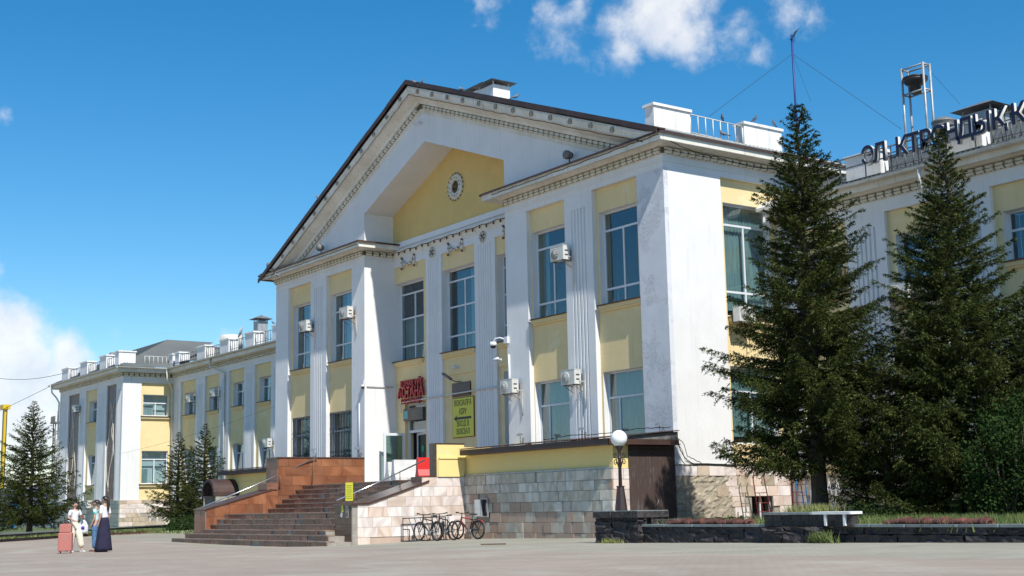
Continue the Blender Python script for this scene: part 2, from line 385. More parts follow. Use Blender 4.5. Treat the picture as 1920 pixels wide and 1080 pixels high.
def glass_mat(name, tint, refl=.28):
    m = bpy.data.materials.new(name); m.use_nodes = True; nt = m.node_tree; N = nt.nodes; L = nt.links; N.clear()
    out = N.new('ShaderNodeOutputMaterial'); t = N.new('ShaderNodeBsdfTransparent'); t.inputs[0].default_value = (*tint, 1)
    g = N.new('ShaderNodeBsdfGlossy'); g.inputs['Roughness'].default_value = .03; g.inputs['Color'].default_value = (.9, .95, 1, 1)
    lw = N.new('ShaderNodeLayerWeight'); lw.inputs[0].default_value = .5; fr = N.new('ShaderNodeMath'); fr.operation = 'POWER'; fr.inputs[1].default_value = 4.5; L.new(lw.outputs['Facing'], fr.inputs[0])
    ad = N.new('ShaderNodeMath'); ad.operation = 'ADD'; ad.inputs[1].default_value = refl; ad.use_clamp = True; L.new(fr.outputs[0], ad.inputs[0])
    mx = N.new('ShaderNodeMixShader'); L.new(ad.outputs[0], mx.inputs[0]); L.new(t.outputs[0], mx.inputs[1]); L.new(g.outputs[0], mx.inputs[2]); L.new(mx.outputs[0], out.inputs[0])
    tcn = N.new('ShaderNodeTexCoord'); nz = N.new('ShaderNodeTexNoise'); nz.inputs['Scale'].default_value = 1.3; L.new(tcn.outputs['Object'], nz.inputs['Vector'])
    bp = N.new('ShaderNodeBump'); bp.inputs['Strength'].default_value = .05; L.new(nz.outputs['Fac'], bp.inputs['Height']); L.new(bp.outputs[0], g.inputs['Normal'])
    return m
M['glass'] = glass_mat('window_glass', (.80, .88, .90), .085)

def wall_with_openings(mb, F, s0, s1, z0, z1, ops, d0, d1, mi=0):
    """solid wall as boxes that leave the openings (s0,s1,z0,z1) free"""
    ss = sorted({s0, s1, *[v for o in ops for v in o[:2] if s0 < v < s1]})
    for a, b in zip(ss[:-1], ss[1:]):
        zs = [z0]
        col = sorted([(max(o[2], z0), min(o[3], z1)) for o in ops if o[0] <= a+1e-6 and o[1] >= b-1e-6])
        cur = z0
        for (p, q) in col:
            if p > cur: mb.fbox(F, a, b, d0, d1, cur, p, mi)
            cur = max(cur, q)
        if cur < z1: mb.fbox(F, a, b, d0, d1, cur, z1, mi)
def window(parent, F, s0, s1, z0, z1, dg, hbars, vbars, wall_d, sill=True, curtain=None, bar=.07, sill_s=None, sill_mat=None, depth=.55, tilt=None, open_light=None):
    """hbars: z of horizontal bars; vbars: list of (s, zlo, zhi)"""
    mb = MB(); t = .06
    mb.fbox(F, s0, s0+bar, dg-t, dg, z0, z1); mb.fbox(F, s1-bar, s1, dg-t, dg, z0, z1)
    mb.fbox(F, s0+bar, s1-bar, dg-t, dg, z0, z0+bar); mb.fbox(F, s0+bar, s1-bar, dg-t, dg, z1-bar, z1)
    for z in hbars: mb.fbox(F, s0+bar, s1-bar, dg-t, dg, z-bar*.55, z+bar*.55)
    for (s, a, b) in vbars: mb.fbox(F, s-bar*.5, s+bar*.5, dg-t-.004, dg-.002, a+.001, b-.001)
    # white plastered reveal lining, then a dark room behind
    for (a, b, c, d) in ((s0+.001, s0+.004, z0+.001, z1-.001), (s1-.004, s1-.001, z0+.001, z1-.001), (s0+.005, s1-.005, z1-.004, z1-.001)):
        mb.fbox(F, a, b, wall_d-.001, dg-t-.001, c, d, 1)
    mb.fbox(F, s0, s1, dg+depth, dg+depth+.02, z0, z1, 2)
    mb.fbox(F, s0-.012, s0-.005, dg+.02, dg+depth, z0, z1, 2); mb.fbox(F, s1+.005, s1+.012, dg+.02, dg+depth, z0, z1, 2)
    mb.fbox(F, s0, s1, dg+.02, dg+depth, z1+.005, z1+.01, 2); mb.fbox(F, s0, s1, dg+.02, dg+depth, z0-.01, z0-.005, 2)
    wo = build(mb, 'window', [M['pvc'], M['white'], M['dark']], parent)
    zz = [z0+bar]+sorted(hbars)+[z1-bar]
    for i in range(len(zz)-1):
        vs = [s0+bar]+sorted(s for s, a, b in vbars if a <= (zz[i]+zz[i+1])/2 <= b)+[s1-bar]
        for j in range(len(vs)-1):
            p = MB(); p.fbox(F, vs[j]+bar*.35, vs[j+1]-bar*.35, dg-.03, dg-.022, zz[i]+.01, zz[i+1]-.01)
            build(p, 'pane', M['glass'], wo)
    if curtain:
        c = MB()
        for (a, b, za, zb, mi) in curtain:
            n = max(6, int((b-a)/.06)); dd = [dg+.16+.03*math.sin(k*2.3+a*7)+random.uniform(-.008, .008) for k in range(n+1)]
            ring0 = [F(a+(b-a)*k/n, dd[k], za) for k in range(n+1)]; ring1 = [F(a+(b-a)*k/n, dd[k], zb) for k in range(n+1)]
            c.loft([ring0, ring1], mi, closed=False, smooth=True)
        build(c, 'curtain', [M['curtain'], M['curtain_w']], wo, fix=False)
    if sill:
        a, b = sill_s or (s0, s1)
        sb = MB(); sb.fbox(F, a, b, wall_d-.22, wall_d-.002, z0-.05, z0-.012, 0)
        sb.fbox(F, a+.04, b-.04, wall_d-.15, wall_d-.003, z0-.19, z0-.052, 1); sb.fbox(F, a+.09, b-.09, wall_d-.09, wall_d-.003, z0-.27, z0-.192, 1)
        build(sb, 'window_sill', [M['brownmetal'], sill_mat or M['yellow']], wo)
    return wo
def pilaster(mb, F, s0, s1, z0, z1, d0, d1, flutes=5, top=.35, bot=.0, mi=0, fw_=.085, fd=.07):
    """projecting strip from depth d1 (wall) out to d0, with round grooves"""
    w_ = s1-s0; n = flutes; pitch = w_*.115 if w_ > 1 else w_*.12
    c = (s0+s1)/2; st = c-pitch*(n-1)/2
    prof = [(s0, d0)]
    for k in range(n):
        m = st+k*pitch; r = min(fw_, pitch*.8)/2
        for j in range(7):
            a = PI*j/6; prof.append((m-r*math.cos(a), d0+fd*math.sin(a)))
    prof += [(s1, d0), (s1, d1), (s0, d1)]
    mb.loft([[F(s, d, z0+bot) for s, d in prof], [F(s, d, z1-top) for s, d in prof]], mi)
    mb.fbox(F, s0, s1, d0, d1, z1-top, z1, mi)
    if bot: mb.fbox(F, s0, s1, d0, d1, z0, z0+bot, mi)
# ================================================================ SETTING: ground
def gz(x, y):
    return .011*(min(max(x, -46), -8)+42.6)-.12*math.exp(-((x+48)/10)**2-((y-22.3)/2.8)**2)
def nodes(m): return m.node_tree.nodes, m.node_tree.links
def paving_material():
    m = bpy.data.materials.new('worn_plaza_pavers'); m.use_nodes = True; N, L = nodes(m); b = N['Principled BSDF']; b.inputs['Roughness'].default_value = .88; b.inputs['Specular IOR Level'].default_value = .25
    g = N.new('ShaderNodeNewGeometry').outputs['Position']
    def nz(sc, det=6, st=(1, 1, 1), dist=0):
        v = N.new('ShaderNodeVectorMath'); v.operation = 'MULTIPLY'; v.inputs[1].default_value = st; L.new(g, v.inputs[0])
        n = N.new('ShaderNodeTexNoise'); n.inputs['Scale'].default_value = sc; n.inputs['Detail'].default_value = det; n.inputs['Roughness'].default_value = .65; n.inputs['Distortion'].default_value = dist; L.new(v.outputs[0], n.inputs['Vector']); return n.outputs['Fac']
    def mr(src, a, b_, lo=0, hi=1):
        r = N.new('ShaderNodeMapRange'); r.inputs[1].default_value = a; r.inputs[2].default_value = b_; r.inputs[3].default_value = lo; r.inputs[4].default_value = hi; L.new(src, r.inputs[0]); return r.outputs[0]
    def mix(f, a, c, bl='MIX'):
        x = N.new('ShaderNodeMix'); x.data_type = 'RGBA'; x.blend_type = bl
        if isinstance(f, float): x.inputs[0].default_value = f
        else: L.new(f, x.inputs[0])
        for i, q in ((6, a), (7, c)):
            if isinstance(q, tuple): x.inputs[i].default_value = (*q, 1)
            else: L.new(q, x.inputs[i])
        return x.outputs[2]
    br = N.new('ShaderNodeTexBrick'); br.inputs['Scale'].default_value = 1; br.inputs['Brick Width'].default_value = .22; br.inputs['Row Height'].default_value = .11; br.inputs['Mortar Size'].default_value = .008
    br.inputs['Color1'].default_value = (.95, .95, .95, 1); br.inputs['Color2'].default_value = (1.04, 1.04, 1.04, 1); br.inputs['Mortar'].default_value = (.80, .80, .78, 1); L.new(g, br.inputs['Vector'])
    grey = mix(mr(nz(.35, 8), .4, .62), (.28, .265, .21), (.33, .31, .25))
    pinkc = mix(mr(nz(.5, 8), .35, .65), (.30, .245, .20), (.345, .285, .235))
    sep = N.new('ShaderNodeSeparateXYZ'); L.new(g, sep.inputs[0])
    # pink pavers fill the open square, grey ones the strip along the station
    ln = N.new('ShaderNodeMath'); ln.operation = 'MULTIPLY_ADD'; ln.inputs[1].default_value = .12; L.new(sep.outputs[0], ln.inputs[0]); L.new(sep.outputs[1], ln.inputs[2])
    wob = N.new('ShaderNodeMath'); wob.operation = 'MULTIPLY_ADD'; wob.inputs[1].default_value = .5; L.new(nz(.8, 2), wob.inputs[0]); L.new(ln.outputs[0], wob.inputs[2])
    base = mix(mr(wob.outputs[0], PINK_LINE, PINK_LINE+.25), pinkc, grey)
    base = mix(1.0, base, br.outputs['Color'], 'MULTIPLY')
    base = mix(mr(nz(.22, 7, (1, 1, 1), 1.5), .50, .68, 0, .7), base, (.39, .37, .31))
    base = mix(mr(nz(2.5, 6, (1, 3, 1)), .58, .74, 0, .6), base, (.40, .385, .33))
    base = mix(mr(nz(1.7, 5, (1.6, .5, 1)), .63, .70, 0, .55), base, (.17, .15, .12))
    base = mix(mr(nz(.12, 9, (1, 2.2, 1), 2.), .47, .50, 0, .16), base, (.20, .18, .15))
    base = mix(mr(nz(9, 3), .70, .74, 0, .5), base, (.15, .13, .10))
    L.new(base, b.inputs['Base Color'])
    bp = N.new('ShaderNodeBump'); bp.inputs['Strength'].default_value = .35; bp.inputs['Distance'].default_value = .02; L.new(br.outputs['Fac'], bp.inputs['Height']); bp.invert = True; L.new(bp.outputs[0], b.inputs['Normal'])
    return m
PINK_LINE = 14.9
M['paving'] = paving_material()
M['earth'] = mat('distant_earth', (.20, .19, .15), (.15, .16, .10), sc=.05)
def ground_grid():
    xs = sorted(set([-1500, -700, -350, -200, -150, -120]+list(np.arange(-100, 30.1, 2))+[60, 120, 300, 700, 1500]+list(np.arange(-62, -8, 1.))))
    ys = sorted(set([-1500, -600, -200, -80, -30, -10]+list(np.arange(0, 60.1, 2))+list(np.arange(14, 30, .75))+[100, 200, 500, 1500]))
    v = [(x, y, gz(x, y)) for y in ys for x in xs]; n = len(xs)
    f = [(j*n+i, j*n+i+1, (j+1)*n+i+1, (j+1)*n+i) for j in range(len(ys)-1) for i in range(n-1)]
    mb = MB(); mb.add(v, f, 0, True)
    o = build(mb, 'plaza_pavement', M['paving'], kind='structure', fix=False)
ground_grid()

# ================================================================ THE STATION
Y0, XR, XL, YC, YW = 30.72, -33.75, -65.25, 32.35, 36.4
XC1, XC2 = -55.4, -43.5
ST = thing('station_building', 'long two-storey white and yellow railway station with a gabled centre block', 'station', (-49.5, Y0, 0))
TOPP, ZD = 12.92, 13.38
F0 = XF(Y0)

# ---- centre block walls
mb = MB()
ZB = 2.0
cols = M
# front left and right blocks: yellow panels with openings (F depth from Y0)
R_ops = [(-41.95, -39.55, 8.5, 12.03), (-37.66, -35.25, 8.5, 12.03), (-41.95, -39.6, 3.0, 6.0), (-37.68, -35.3, 3.0, 6.0)]
R_ops = [(-41.93, -39.72, 8.5, 12.03), (-37.66, -35.45, 8.5, 12.03), (-41.95, -39.72, 3.2, 6.0), (-37.68, -35.45, 3.2, 6.0)]
L_ops = [(-63.55, -61.35, 8.5, 11.95), (-59.25, -57.0, 8.5, 11.95), (-63.6, -61.35, 3.0, 5.98), (-59.4, -57.0, 3.0, 5.98)]
yb = MB()
wall_with_openings(yb, F0, XC2+.01, XR-.25, ZB, TOPP, R_ops, .2, .75)
wall_with_openings(yb, F0, XL+.25, XC1-.01, ZB, TOPP, L_ops, .2, .75)
C_ops = [(-55.38, -52.72, 8.2, 12.04), (-51.04, -48.26, 8.2, 12.04), (-46.6, -43.9, 8.2, 12.04), (-54.62, -52.72, 2.3, 6.12), (-46.3, -43.9, 2.6, 6.9)]
FC = XF(YC)
wall_with_openings(yb, FC, XC1, XC2, 7.12, 12.84, C_ops, .08, .6)
wall_with_openings(yb, FC, XC1, XC2, ZB, 7.118, C_ops, .14, .6)
# right side wall yellow panel (faces +x)
FS = YF(XR)
S_ops = [(33.72, 36.1, 7.8, 12.03), (33.72, 36.1, 3.2, 6.0)]
wall_with_openings(yb, FS, 33.5, 36.5, ZB, TOPP, S_ops, .16, .7)
build(yb, 'yellow_wall', M['yellow'], ST)

wb = MB()
# corner pillars, entablature, white side slab
wb.fbox(F0, XC2, -42.0, 0, .2, ZB, TOPP)                 # inner pillar right block
wb.box(XC2+.003, XC2+.5, Y0+.2, YC+.6, ZB, TOPP)          # return into the entrance recess
wb.fbox(F0, XC1, -56.68, 0, .2, ZB, TOPP)
wb.box(XC1-.5, XC1-.003, Y0+.2, YC+.6, ZB, TOPP)
wb.fbox(F0, XL, -63.74, 0, .2, ZB, TOPP)
wb.box(XL+.003, XL+.25, Y0+.2, 48, ZB, TOPP)
pilaster(wb, F0, -39.5, -37.8, ZB, TOPP, 0, .2, top=.55)
pilaster(wb, F0, -61.12, -59.36, ZB, TOPP, 0, .2, top=.45)
# white slab of the side wall
wb.box(XR-.26, XR, Y0+.2, 33.5, ZB, TOPP)
wb.box(XR-.26, XR-.01, 36.5, 50, ZB, TOPP)
wb.box(XR-.7, XR-.26, 30.95, 33.5, ZB, TOPP); wb.box(XR-.7, XR-.26, 36.5, 50, ZB, TOPP)
# entablature and frieze, up to the cornice
for a, b in ((XC2, XR), (XL, XC1)): wb.box(a, b, Y0, Y0+.8, TOPP+.002, 14.0)
wb.box(XR-.8, XR-.001, Y0+.8, 50, TOPP+.002, 14.0)
wb.box(XL+.001, XL+.8, Y0+.8, 48, TOPP+.002, 14.0)
wb.box(XC1-.8, XC1-.001, Y0+.8, YC+.6, TOPP+.002, 14.0); wb.box(XC2+.001, XC2+.8, Y0+.8, YC+.6, TOPP+.002, 14.0)
# thin astragal lines
for a, b in ((XC2, XR), (XL, XC1)): wb.box(a-.0, b+.0, Y0-.03, Y0, 13.14, 13.20)
wb.box(XR, XR+.03, Y0, 36.0, 13.14, 13.20); wb.box(XC1, XC1+.03, Y0, YC-.05, 13.14, 13.2)
# centre: pilasters, frieze, parapet under the tympanum
pilaster(wb, FC, -52.4, -51.02, ZB, 12.84, 0, .14, flutes=6, top=.12, fw_=.07, fd=.04)
pilaster(wb, FC, -48.25, -46.62, ZB, 12.84, 0, .14, flutes=6, top=.12, fw_=.07, fd=.04)
wb.box(XC1, XC2, YC, YC+.6, 12.842, 13.75)
build(wb, 'white_wall', M['white'], ST)
pb = MB(); pb.box(-35.2, XR-.001, Y0, Y0+.2, ZB, TOPP); build(pb, 'corner_pillar', M['white_peel'], ST)

# ---- gable screen with the deep triangular opening
AX, ZT = -50.0, 20.55
def zt(x): return ZT-(.433*(AX-x) if x < AX else .381*(x-AX))
gb = MB()
EL_, ER_ = -65.3, -33.2
opL = (-55.4, 15.42); opA = (-49.75, 17.72); opR = (-43.5, 15.40)
def zin(x): return opL[1]+(opA[1]-opL[1])*(x-opL[0])/(opA[0]-opL[0]) if x < opA[0] else opA[1]+(opR[1]-opA[1])*(x-opA[0])/(opR[0]-opA[0])
xs = [-65.2, opL[0]]
TOPZ = lambda x: zt(x)-.15
def quadcol(xa, xb, za0, zb0, za1, zb1):
    gb.loft([[(xa, Y0+.001, za0), (xb, Y0+.001, zb0), (xb, Y0+.001, zb1), (xa, Y0+.001, za1)], [(xa, YC+.5, za0), (xb, YC+.5, zb0), (xb, YC+.5, zb1), (xa, YC+.5, za1)]])
quadcol(-65.15, opL[0], 13.9, 13.9, TOPZ(-65.15), TOPZ(opL[0]))
quadcol(opR[0], -33.8, 13.9, 13.9, TOPZ(opR[0]), TOPZ(-33.8))
quadcol(opL[0], AX, opL[1], zin(AX), TOPZ(opL[0]), TOPZ(AX))
quadcol(AX, opA[0], zin(AX), opA[1], TOPZ(AX), TOPZ(opA[0]))
quadcol(opA[0], opR[0], opA[1], opR[1], TOPZ(opA[0]), TOPZ(opR[0]))
build(gb, 'gable_wall', M['white'], ST)
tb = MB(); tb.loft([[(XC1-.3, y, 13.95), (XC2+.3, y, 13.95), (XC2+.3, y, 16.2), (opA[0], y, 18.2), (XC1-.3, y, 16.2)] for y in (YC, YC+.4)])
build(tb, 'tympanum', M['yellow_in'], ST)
pb = MB(); pb.box(XC1, XC2, YC-.08, YC-.002, 13.752, 14.02); pb.box(XC1, XC2, YC-.03, YC-.002, 13.2, 13.70); build(pb, 'tympanum_base', M['white'], ST)

# ---- cornices
def path_sweep(mb, prof, pts, mi=0, closed=False):
    """sweep an (out, z) profile along a plan polyline; out points to the right of travel"""
    P = [Vector((x, y)) for x, y in pts]; rings = []
    for i, p in enumerate(P):
        ns = []
        if i > 0: t = (P[i]-P[i-1]).normalized(); ns.append(Vector((t.y, -t.x)))
        if i < len(P)-1: t = (P[i+1]-P[i]).normalized(); ns.append(Vector((t.y, -t.x)))
        n = ns[0] if len(ns) == 1 else (ns[0]+ns[1])/(1+ns[0].dot(ns[1]))
        rings.append([(p.x+n.x*o, p.y+n.y*o, z) for o, z in prof])
    mb.loft(rings, mi)
def cornice_prof(z, o=.68):  # z: top of the dentil band
    return [(-.05, z-.27), (.03, z-.27), (.05, z-.25), (.05, z+.0), (.16, z+.02), (.20, z+.07), (.30, z+.13), (o-.04, z+.04), (o, z+.03), (o, z+.27), (o+.03, z+.29), (-.05, z+.33)]
DT = []
def dentil_mesh():
    mb = MB(); prof = [(0, .11), (.05, .115), (.10, .09), (.13, .03), (.125, -.04), (.09, -.10), (.03, -.115), (0, -.115)]
    w_ = .136
    mb.loft([[(-w_, -o, z) for o, z in prof], [(w_, -o, z) for o, z in prof]])
    me = bpy.data.meshes.new('dentil'); me.from_pydata(mb.v, [], mb.f); me.materials.append(M['dentil'])
    bm = bmesh.new(); bm.from_mesh(me); bmesh.ops.recalc_face_normals(bm, faces=bm.faces); bm.to_mesh(me); bm.free(); return me
def dentil_material():
    m = plaster('dentil_ornament', (.66, .63, .53), (.58, .55, .45), streak=0, bump=.2); N, L = nodes(m); b = N['Principled BSDF']
    src = b.inputs['Base Color'].links[0].from_socket
    tc = N.new('ShaderNodeTexCoord'); wv = N.new('ShaderNodeTexWave'); wv.bands_direction = 'Z'; wv.inputs['Scale'].default_value = 2.6; wv.inputs['Distortion'].default_value = 5; wv.inputs['Detail'].default_value = 2; wv.inputs['Detail Scale'].default_value = 1.6
    L.new(tc.outputs['Object'], wv.inputs['Vector']); r = N.new('ShaderNodeMapRange'); r.inputs[1].default_value = .17; r.inputs[2].default_value = .05; L.new(wv.outputs['Fac'], r.inputs[0])
    mx = N.new('ShaderNodeMix'); mx.data_type = 'RGBA'; L.new(r.outputs[0], mx.inputs[0]); L.new(src, mx.inputs[6]); mx.inputs[7].default_value = (.07, .06, .045, 1); L.new(mx.outputs[2], b.inputs['Base Color'])
    return m
M['dentil'] = dentil_material(); DM = dentil_mesh()
def dentils(parent, x, y, z, dirx, diry, length, pitch=.347, slope=0):
    n = int(length/pitch); rz = math.atan2(diry, dirx)
    for k in range(n):
        s = (k+.5)*length/n
        o = bpy.data.objects.new('dentil', DM); o.location = (x+dirx*s, y+diry*s, z+slope*s)
        o.rotation_euler = Euler((0, -math.atan(slope), 0)) if rz == 0 else Euler((0, 0, rz))
        if rz == 0 and slope == 0: o.rotation_euler = (0, 0, 0)
        link(o, parent)
def cornice(name, pts, z, mat_='cornice', flash=True, o=.68, gutter=None):
    mb = MB(); path_sweep(mb, cornice_prof(z, o), pts)
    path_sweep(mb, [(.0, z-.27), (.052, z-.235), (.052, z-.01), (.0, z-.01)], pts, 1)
    if flash: path_sweep(mb, [(.2, z+.31), (o+.06, z+.285), (o+.07, z+.25), (o+.085, z+.25), (o+.08, z+.33), (.2, z+.36)], pts, 2)
    return build(mb, name, [M[mat_], M['orn_dark'], M['brownmetal']], ST)
ZDT = 13.65
cr = cornice('cornice', [(XC2, YC), (XC2, Y0), (XR, Y0), (XR, 50)], ZDT)
dentils(cr, XC2+.1, Y0-.05, ZDT-.13, 1, 0, XR-XC2-.1)
dentils(cr, XR+.05, Y0+.0, ZDT-.13, 0, 1, 6.6, .36)
cl = cornice('cornice', [(XL, 48), (XL, Y0), (XC1, Y0), (XC1, YC)], ZDT-.06)
dentils(cl, XL+.0, Y0-.05, ZDT-.19, 1, 0, XC1-XL-.05)
dentils(cl, XC1+.05, Y0+.0, ZDT-.19, 0, 1, 1.55, .32)
mb = MB(); path_sweep(mb, [(0, 13.28), (.05, 13.28), (.10, 13.42), (.14, 13.44), (.14, 13.50), (.2, 13.52), (.2, 13.58), (0, 13.62)], [(XC1, YC), (XC2, YC)])
build(mb, 'centre_cornice', M['cornice'], ST)
# raking cornices
for side in (-1, 1):
    x_end = EL_-.55 if side < 0 else ER_+.10
    prof_w = [(-.2, -.3), (.72, -.26), (.75, -.36), (.70, -.46), (.70, -.56), (.66, -.62), (.60, -.63), (.22, -.86), (.16, -.98), (.055, -1.0), (.055, -1.25), (.03, -1.27), (.03, -1.42), (.0, -1.44), (-.2, -1.44)]
    A_ = lambda o, z, x=x_end: (x, Y0-o, zt(x)+z)
    B_ = lambda o, z: (AX, Y0-o, ZT+z)
    mb = MB(); NS = 26; cl = lambda z: max(z, 13.965)
    mb.loft([[(x, Y0-o, cl(zt(x)+z)) for o, z in prof_w] for x in [x_end+(AX-x_end)*k/NS for k in range(NS+1)]])
    xe = -63.6 if side < 0 else -35.0
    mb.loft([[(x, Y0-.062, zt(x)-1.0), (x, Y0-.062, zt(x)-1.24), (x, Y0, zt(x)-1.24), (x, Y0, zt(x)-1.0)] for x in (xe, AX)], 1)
    rk = build(mb, 'raking_cornice', [M['cornice'], M['orn_dark']], ST)
    # dark sheet-metal edge, in lapped lengths
    nseg = 9; mb = MB()
    for k in range(nseg):
        xa = x_end+(AX-x_end)*k/nseg-side*-.0; xb = x_end+(AX-x_end)*(k+1)/nseg
        j = random.uniform(-.018, .018); o = .84+random.uniform(-.01, .015)
        pr = [(-.0, .0), (o, .0), (o, -.20+j), (o-.02, -.22+j), (o-.06, -.20+j), (o-.03, -.05), (-.0, -.08)]
        mb.loft([[(xa, Y0-a, zt(xa)+z+.003*k) for a, z in pr], [(xb, Y0-a, zt(xb)+z+.003*k) for a, z in pr]])
        pr = [(-1.9, .0), (.0, .0), (.0, -.08), (-1.9, -.08)]
        mb.loft([[(xa, Y0-a, zt(xa)+z) for a, z in pr], [(xb, Y0-a, zt(xb)+z) for a, z in pr]])
    build(mb, 'gable_flashing', M['brownmetal'], ST)
    # dentils along the rake
    if side < 0: xa, xb, sl_ = -63.0, AX-.2, .433
    else: xa, xb, sl_ = AX+.35, -35.4, -.381
    n = int((xb-xa)/.332)
    for k in range(n):
        x = xa+(xb-xa)*(k+.5)/n
        o = bpy.data.objects.new('dentil', DM); o.location = (x, Y0-.06, zt(x)-1.12); o.rotation_euler = (0, -math.atan(sl_), 0); link(o, rk)
    # rosettes on the rake fascia
    xs = np.arange(-64.2, AX-.5, 1.23) if side < 0 else np.arange(AX+.9, -34.4, 1.23)
    for x in xs:
        o = bpy.data.objects.new('rosette', None)
        if 'rosette' not in bpy.data.meshes:
            q = MB(); q.lathe([(.0, 0), (.135, 0), (.14, -.03), (.11, -.05), (.085, -.03)], n=14, axis='y')
            q.lathe([(.122, -.04), (.124, -.058), (.134, -.058), (.136, -.03)], n=16, axis='y', mi=1)
            q.lathe([(.0, -.02), (.03, -.03), (.025, -.06), (0, -.065)], n=8, axis='y', mi=1); q.lathe([(0, -.05), (.1, -.05), (.11, -.03)], n=14, axis='y', mi=0)
            q.lathe([(.066, -.03), (.068, -.06), (.076, -.06), (.078, -.03)], n=14, axis='y', mi=1)
            me = bpy.data.meshes.new('rosette'); me.from_pydata(q.v, [], q.f); me.materials.append(M['orn']); me.materials.append(M['orn_dark']); me.polygons.foreach_set('material_index', q.m)
            bm = bmesh.new(); bm.from_mesh(me); bmesh.ops.recalc_face_normals(bm, faces=bm.faces); bm.to_mesh(me); bm.free()
        o = bpy.data.objects.new('rosette', bpy.data.meshes['rosette']); o.location = (x, Y0-.715, zt(x)-.43); o.scale = (.8, 1, .8); link(o, rk)

# ---- windows of the centre block
G0 = .5
cu = lambda a, b, za, zb, mi=0: (a, b, za, zb, mi)
for (a, b, z0, z1) in R_ops[:2]:
    m_ = (a+b)/2+.02
    window(ST, F0, a, b, z0, z1, G0, [11.32, 9.1], [(m_, z0+.05, 11.3)], .2, curtain=[cu(a+.1, a+.55, z0, z1)] if a < -40 else None, sill_s=(a-.02, b+.2))
for (a, b, z0, z1) in R_ops[2:]:
    m_ = a+.62
    window(ST, F0, a, b, z0, z1, G0, [5.05], [(m_, z0+.05, 5.02)], .2, sill=False, curtain=[cu(a+.05, b-.05, z0, z1)])
for i, (a, b, z0, z1) in enumerate(L_ops):
    up_ = i < 2
    if up_:
        window(ST, F0, a, b, z0, z1, G0, [11.05, 9.35], [((a+b)/2-.25, z0+.05, 11.03)], .2, curtain=[cu(a+.9, b-.1, z0+.9, z1, 0)], sill_s=(a-.02, b+.2))
    else:
        wo = window(ST, F0, a, b, z0, z1, G0, [5.05], [(a+.75, z0+.05, 5.03), (a+1.5, z0+.05, 5.03)], .2, sill=False, curtain=[cu(a+.05, b-.05, z0, 5.0, 0)])
        g = MB(); d = .24
        for k in range(15):
            s = a+.05+k*(b-a-.1)/14; g.box(s-.012, s+.012, Y0+d-.012, Y0+d+.012, 3.2, 5.9)
        for z in (3.75, 4.95, 5.2, 5.9): g.box(a+.03, b-.03, Y0+d-.03, Y0+d-.014, z-.015, z+.015)
        for k in range(14):
            s = a+.05+(k+.5)*(b-a-.1)/14
            for zz in (3.75, 3.95): g.tube([(s-.07, Y0+d, zz), (s, Y0+d, zz+.09), (s+.07, Y0+d, zz)], .009, 4)
        build(g, 'window_grille', M['black'], wo)
for k, (a, b, z0, z1) in enumerate(C_ops[:3]):
    window(ST, FC, a, b, z0, z1, .47, [11.5, 10.3, 8.95], [((a+b)/2+.0, z0+.05, 11.48)], .08, sill=True, sill_s=(a-.0, b+.0), curtain=[cu(a+.05, b-.05, z0, 10.3+.6*k, 0)] if k != 1 else [cu(a+1.6, b-.05, z0, z1, 0)])
wb = window(ST, FC, *C_ops[4], .47, [5.9, 4.9], [(-45.2, 2.6, 5.88)], .14, sill=False)
for i, (a, b, z0, z1) in enumerate(S_ops):
    window(ST, FS, a, b, z0, z1, .42, [11.25, 8.75] if i == 0 else [5.1], [((a+b)/2, z0+.05, 11.2 if i == 0 else 5.05)], .16, curtain=[cu(a+.1, b-.1, z0+.3, z1, 0)], sill=(i == 0))
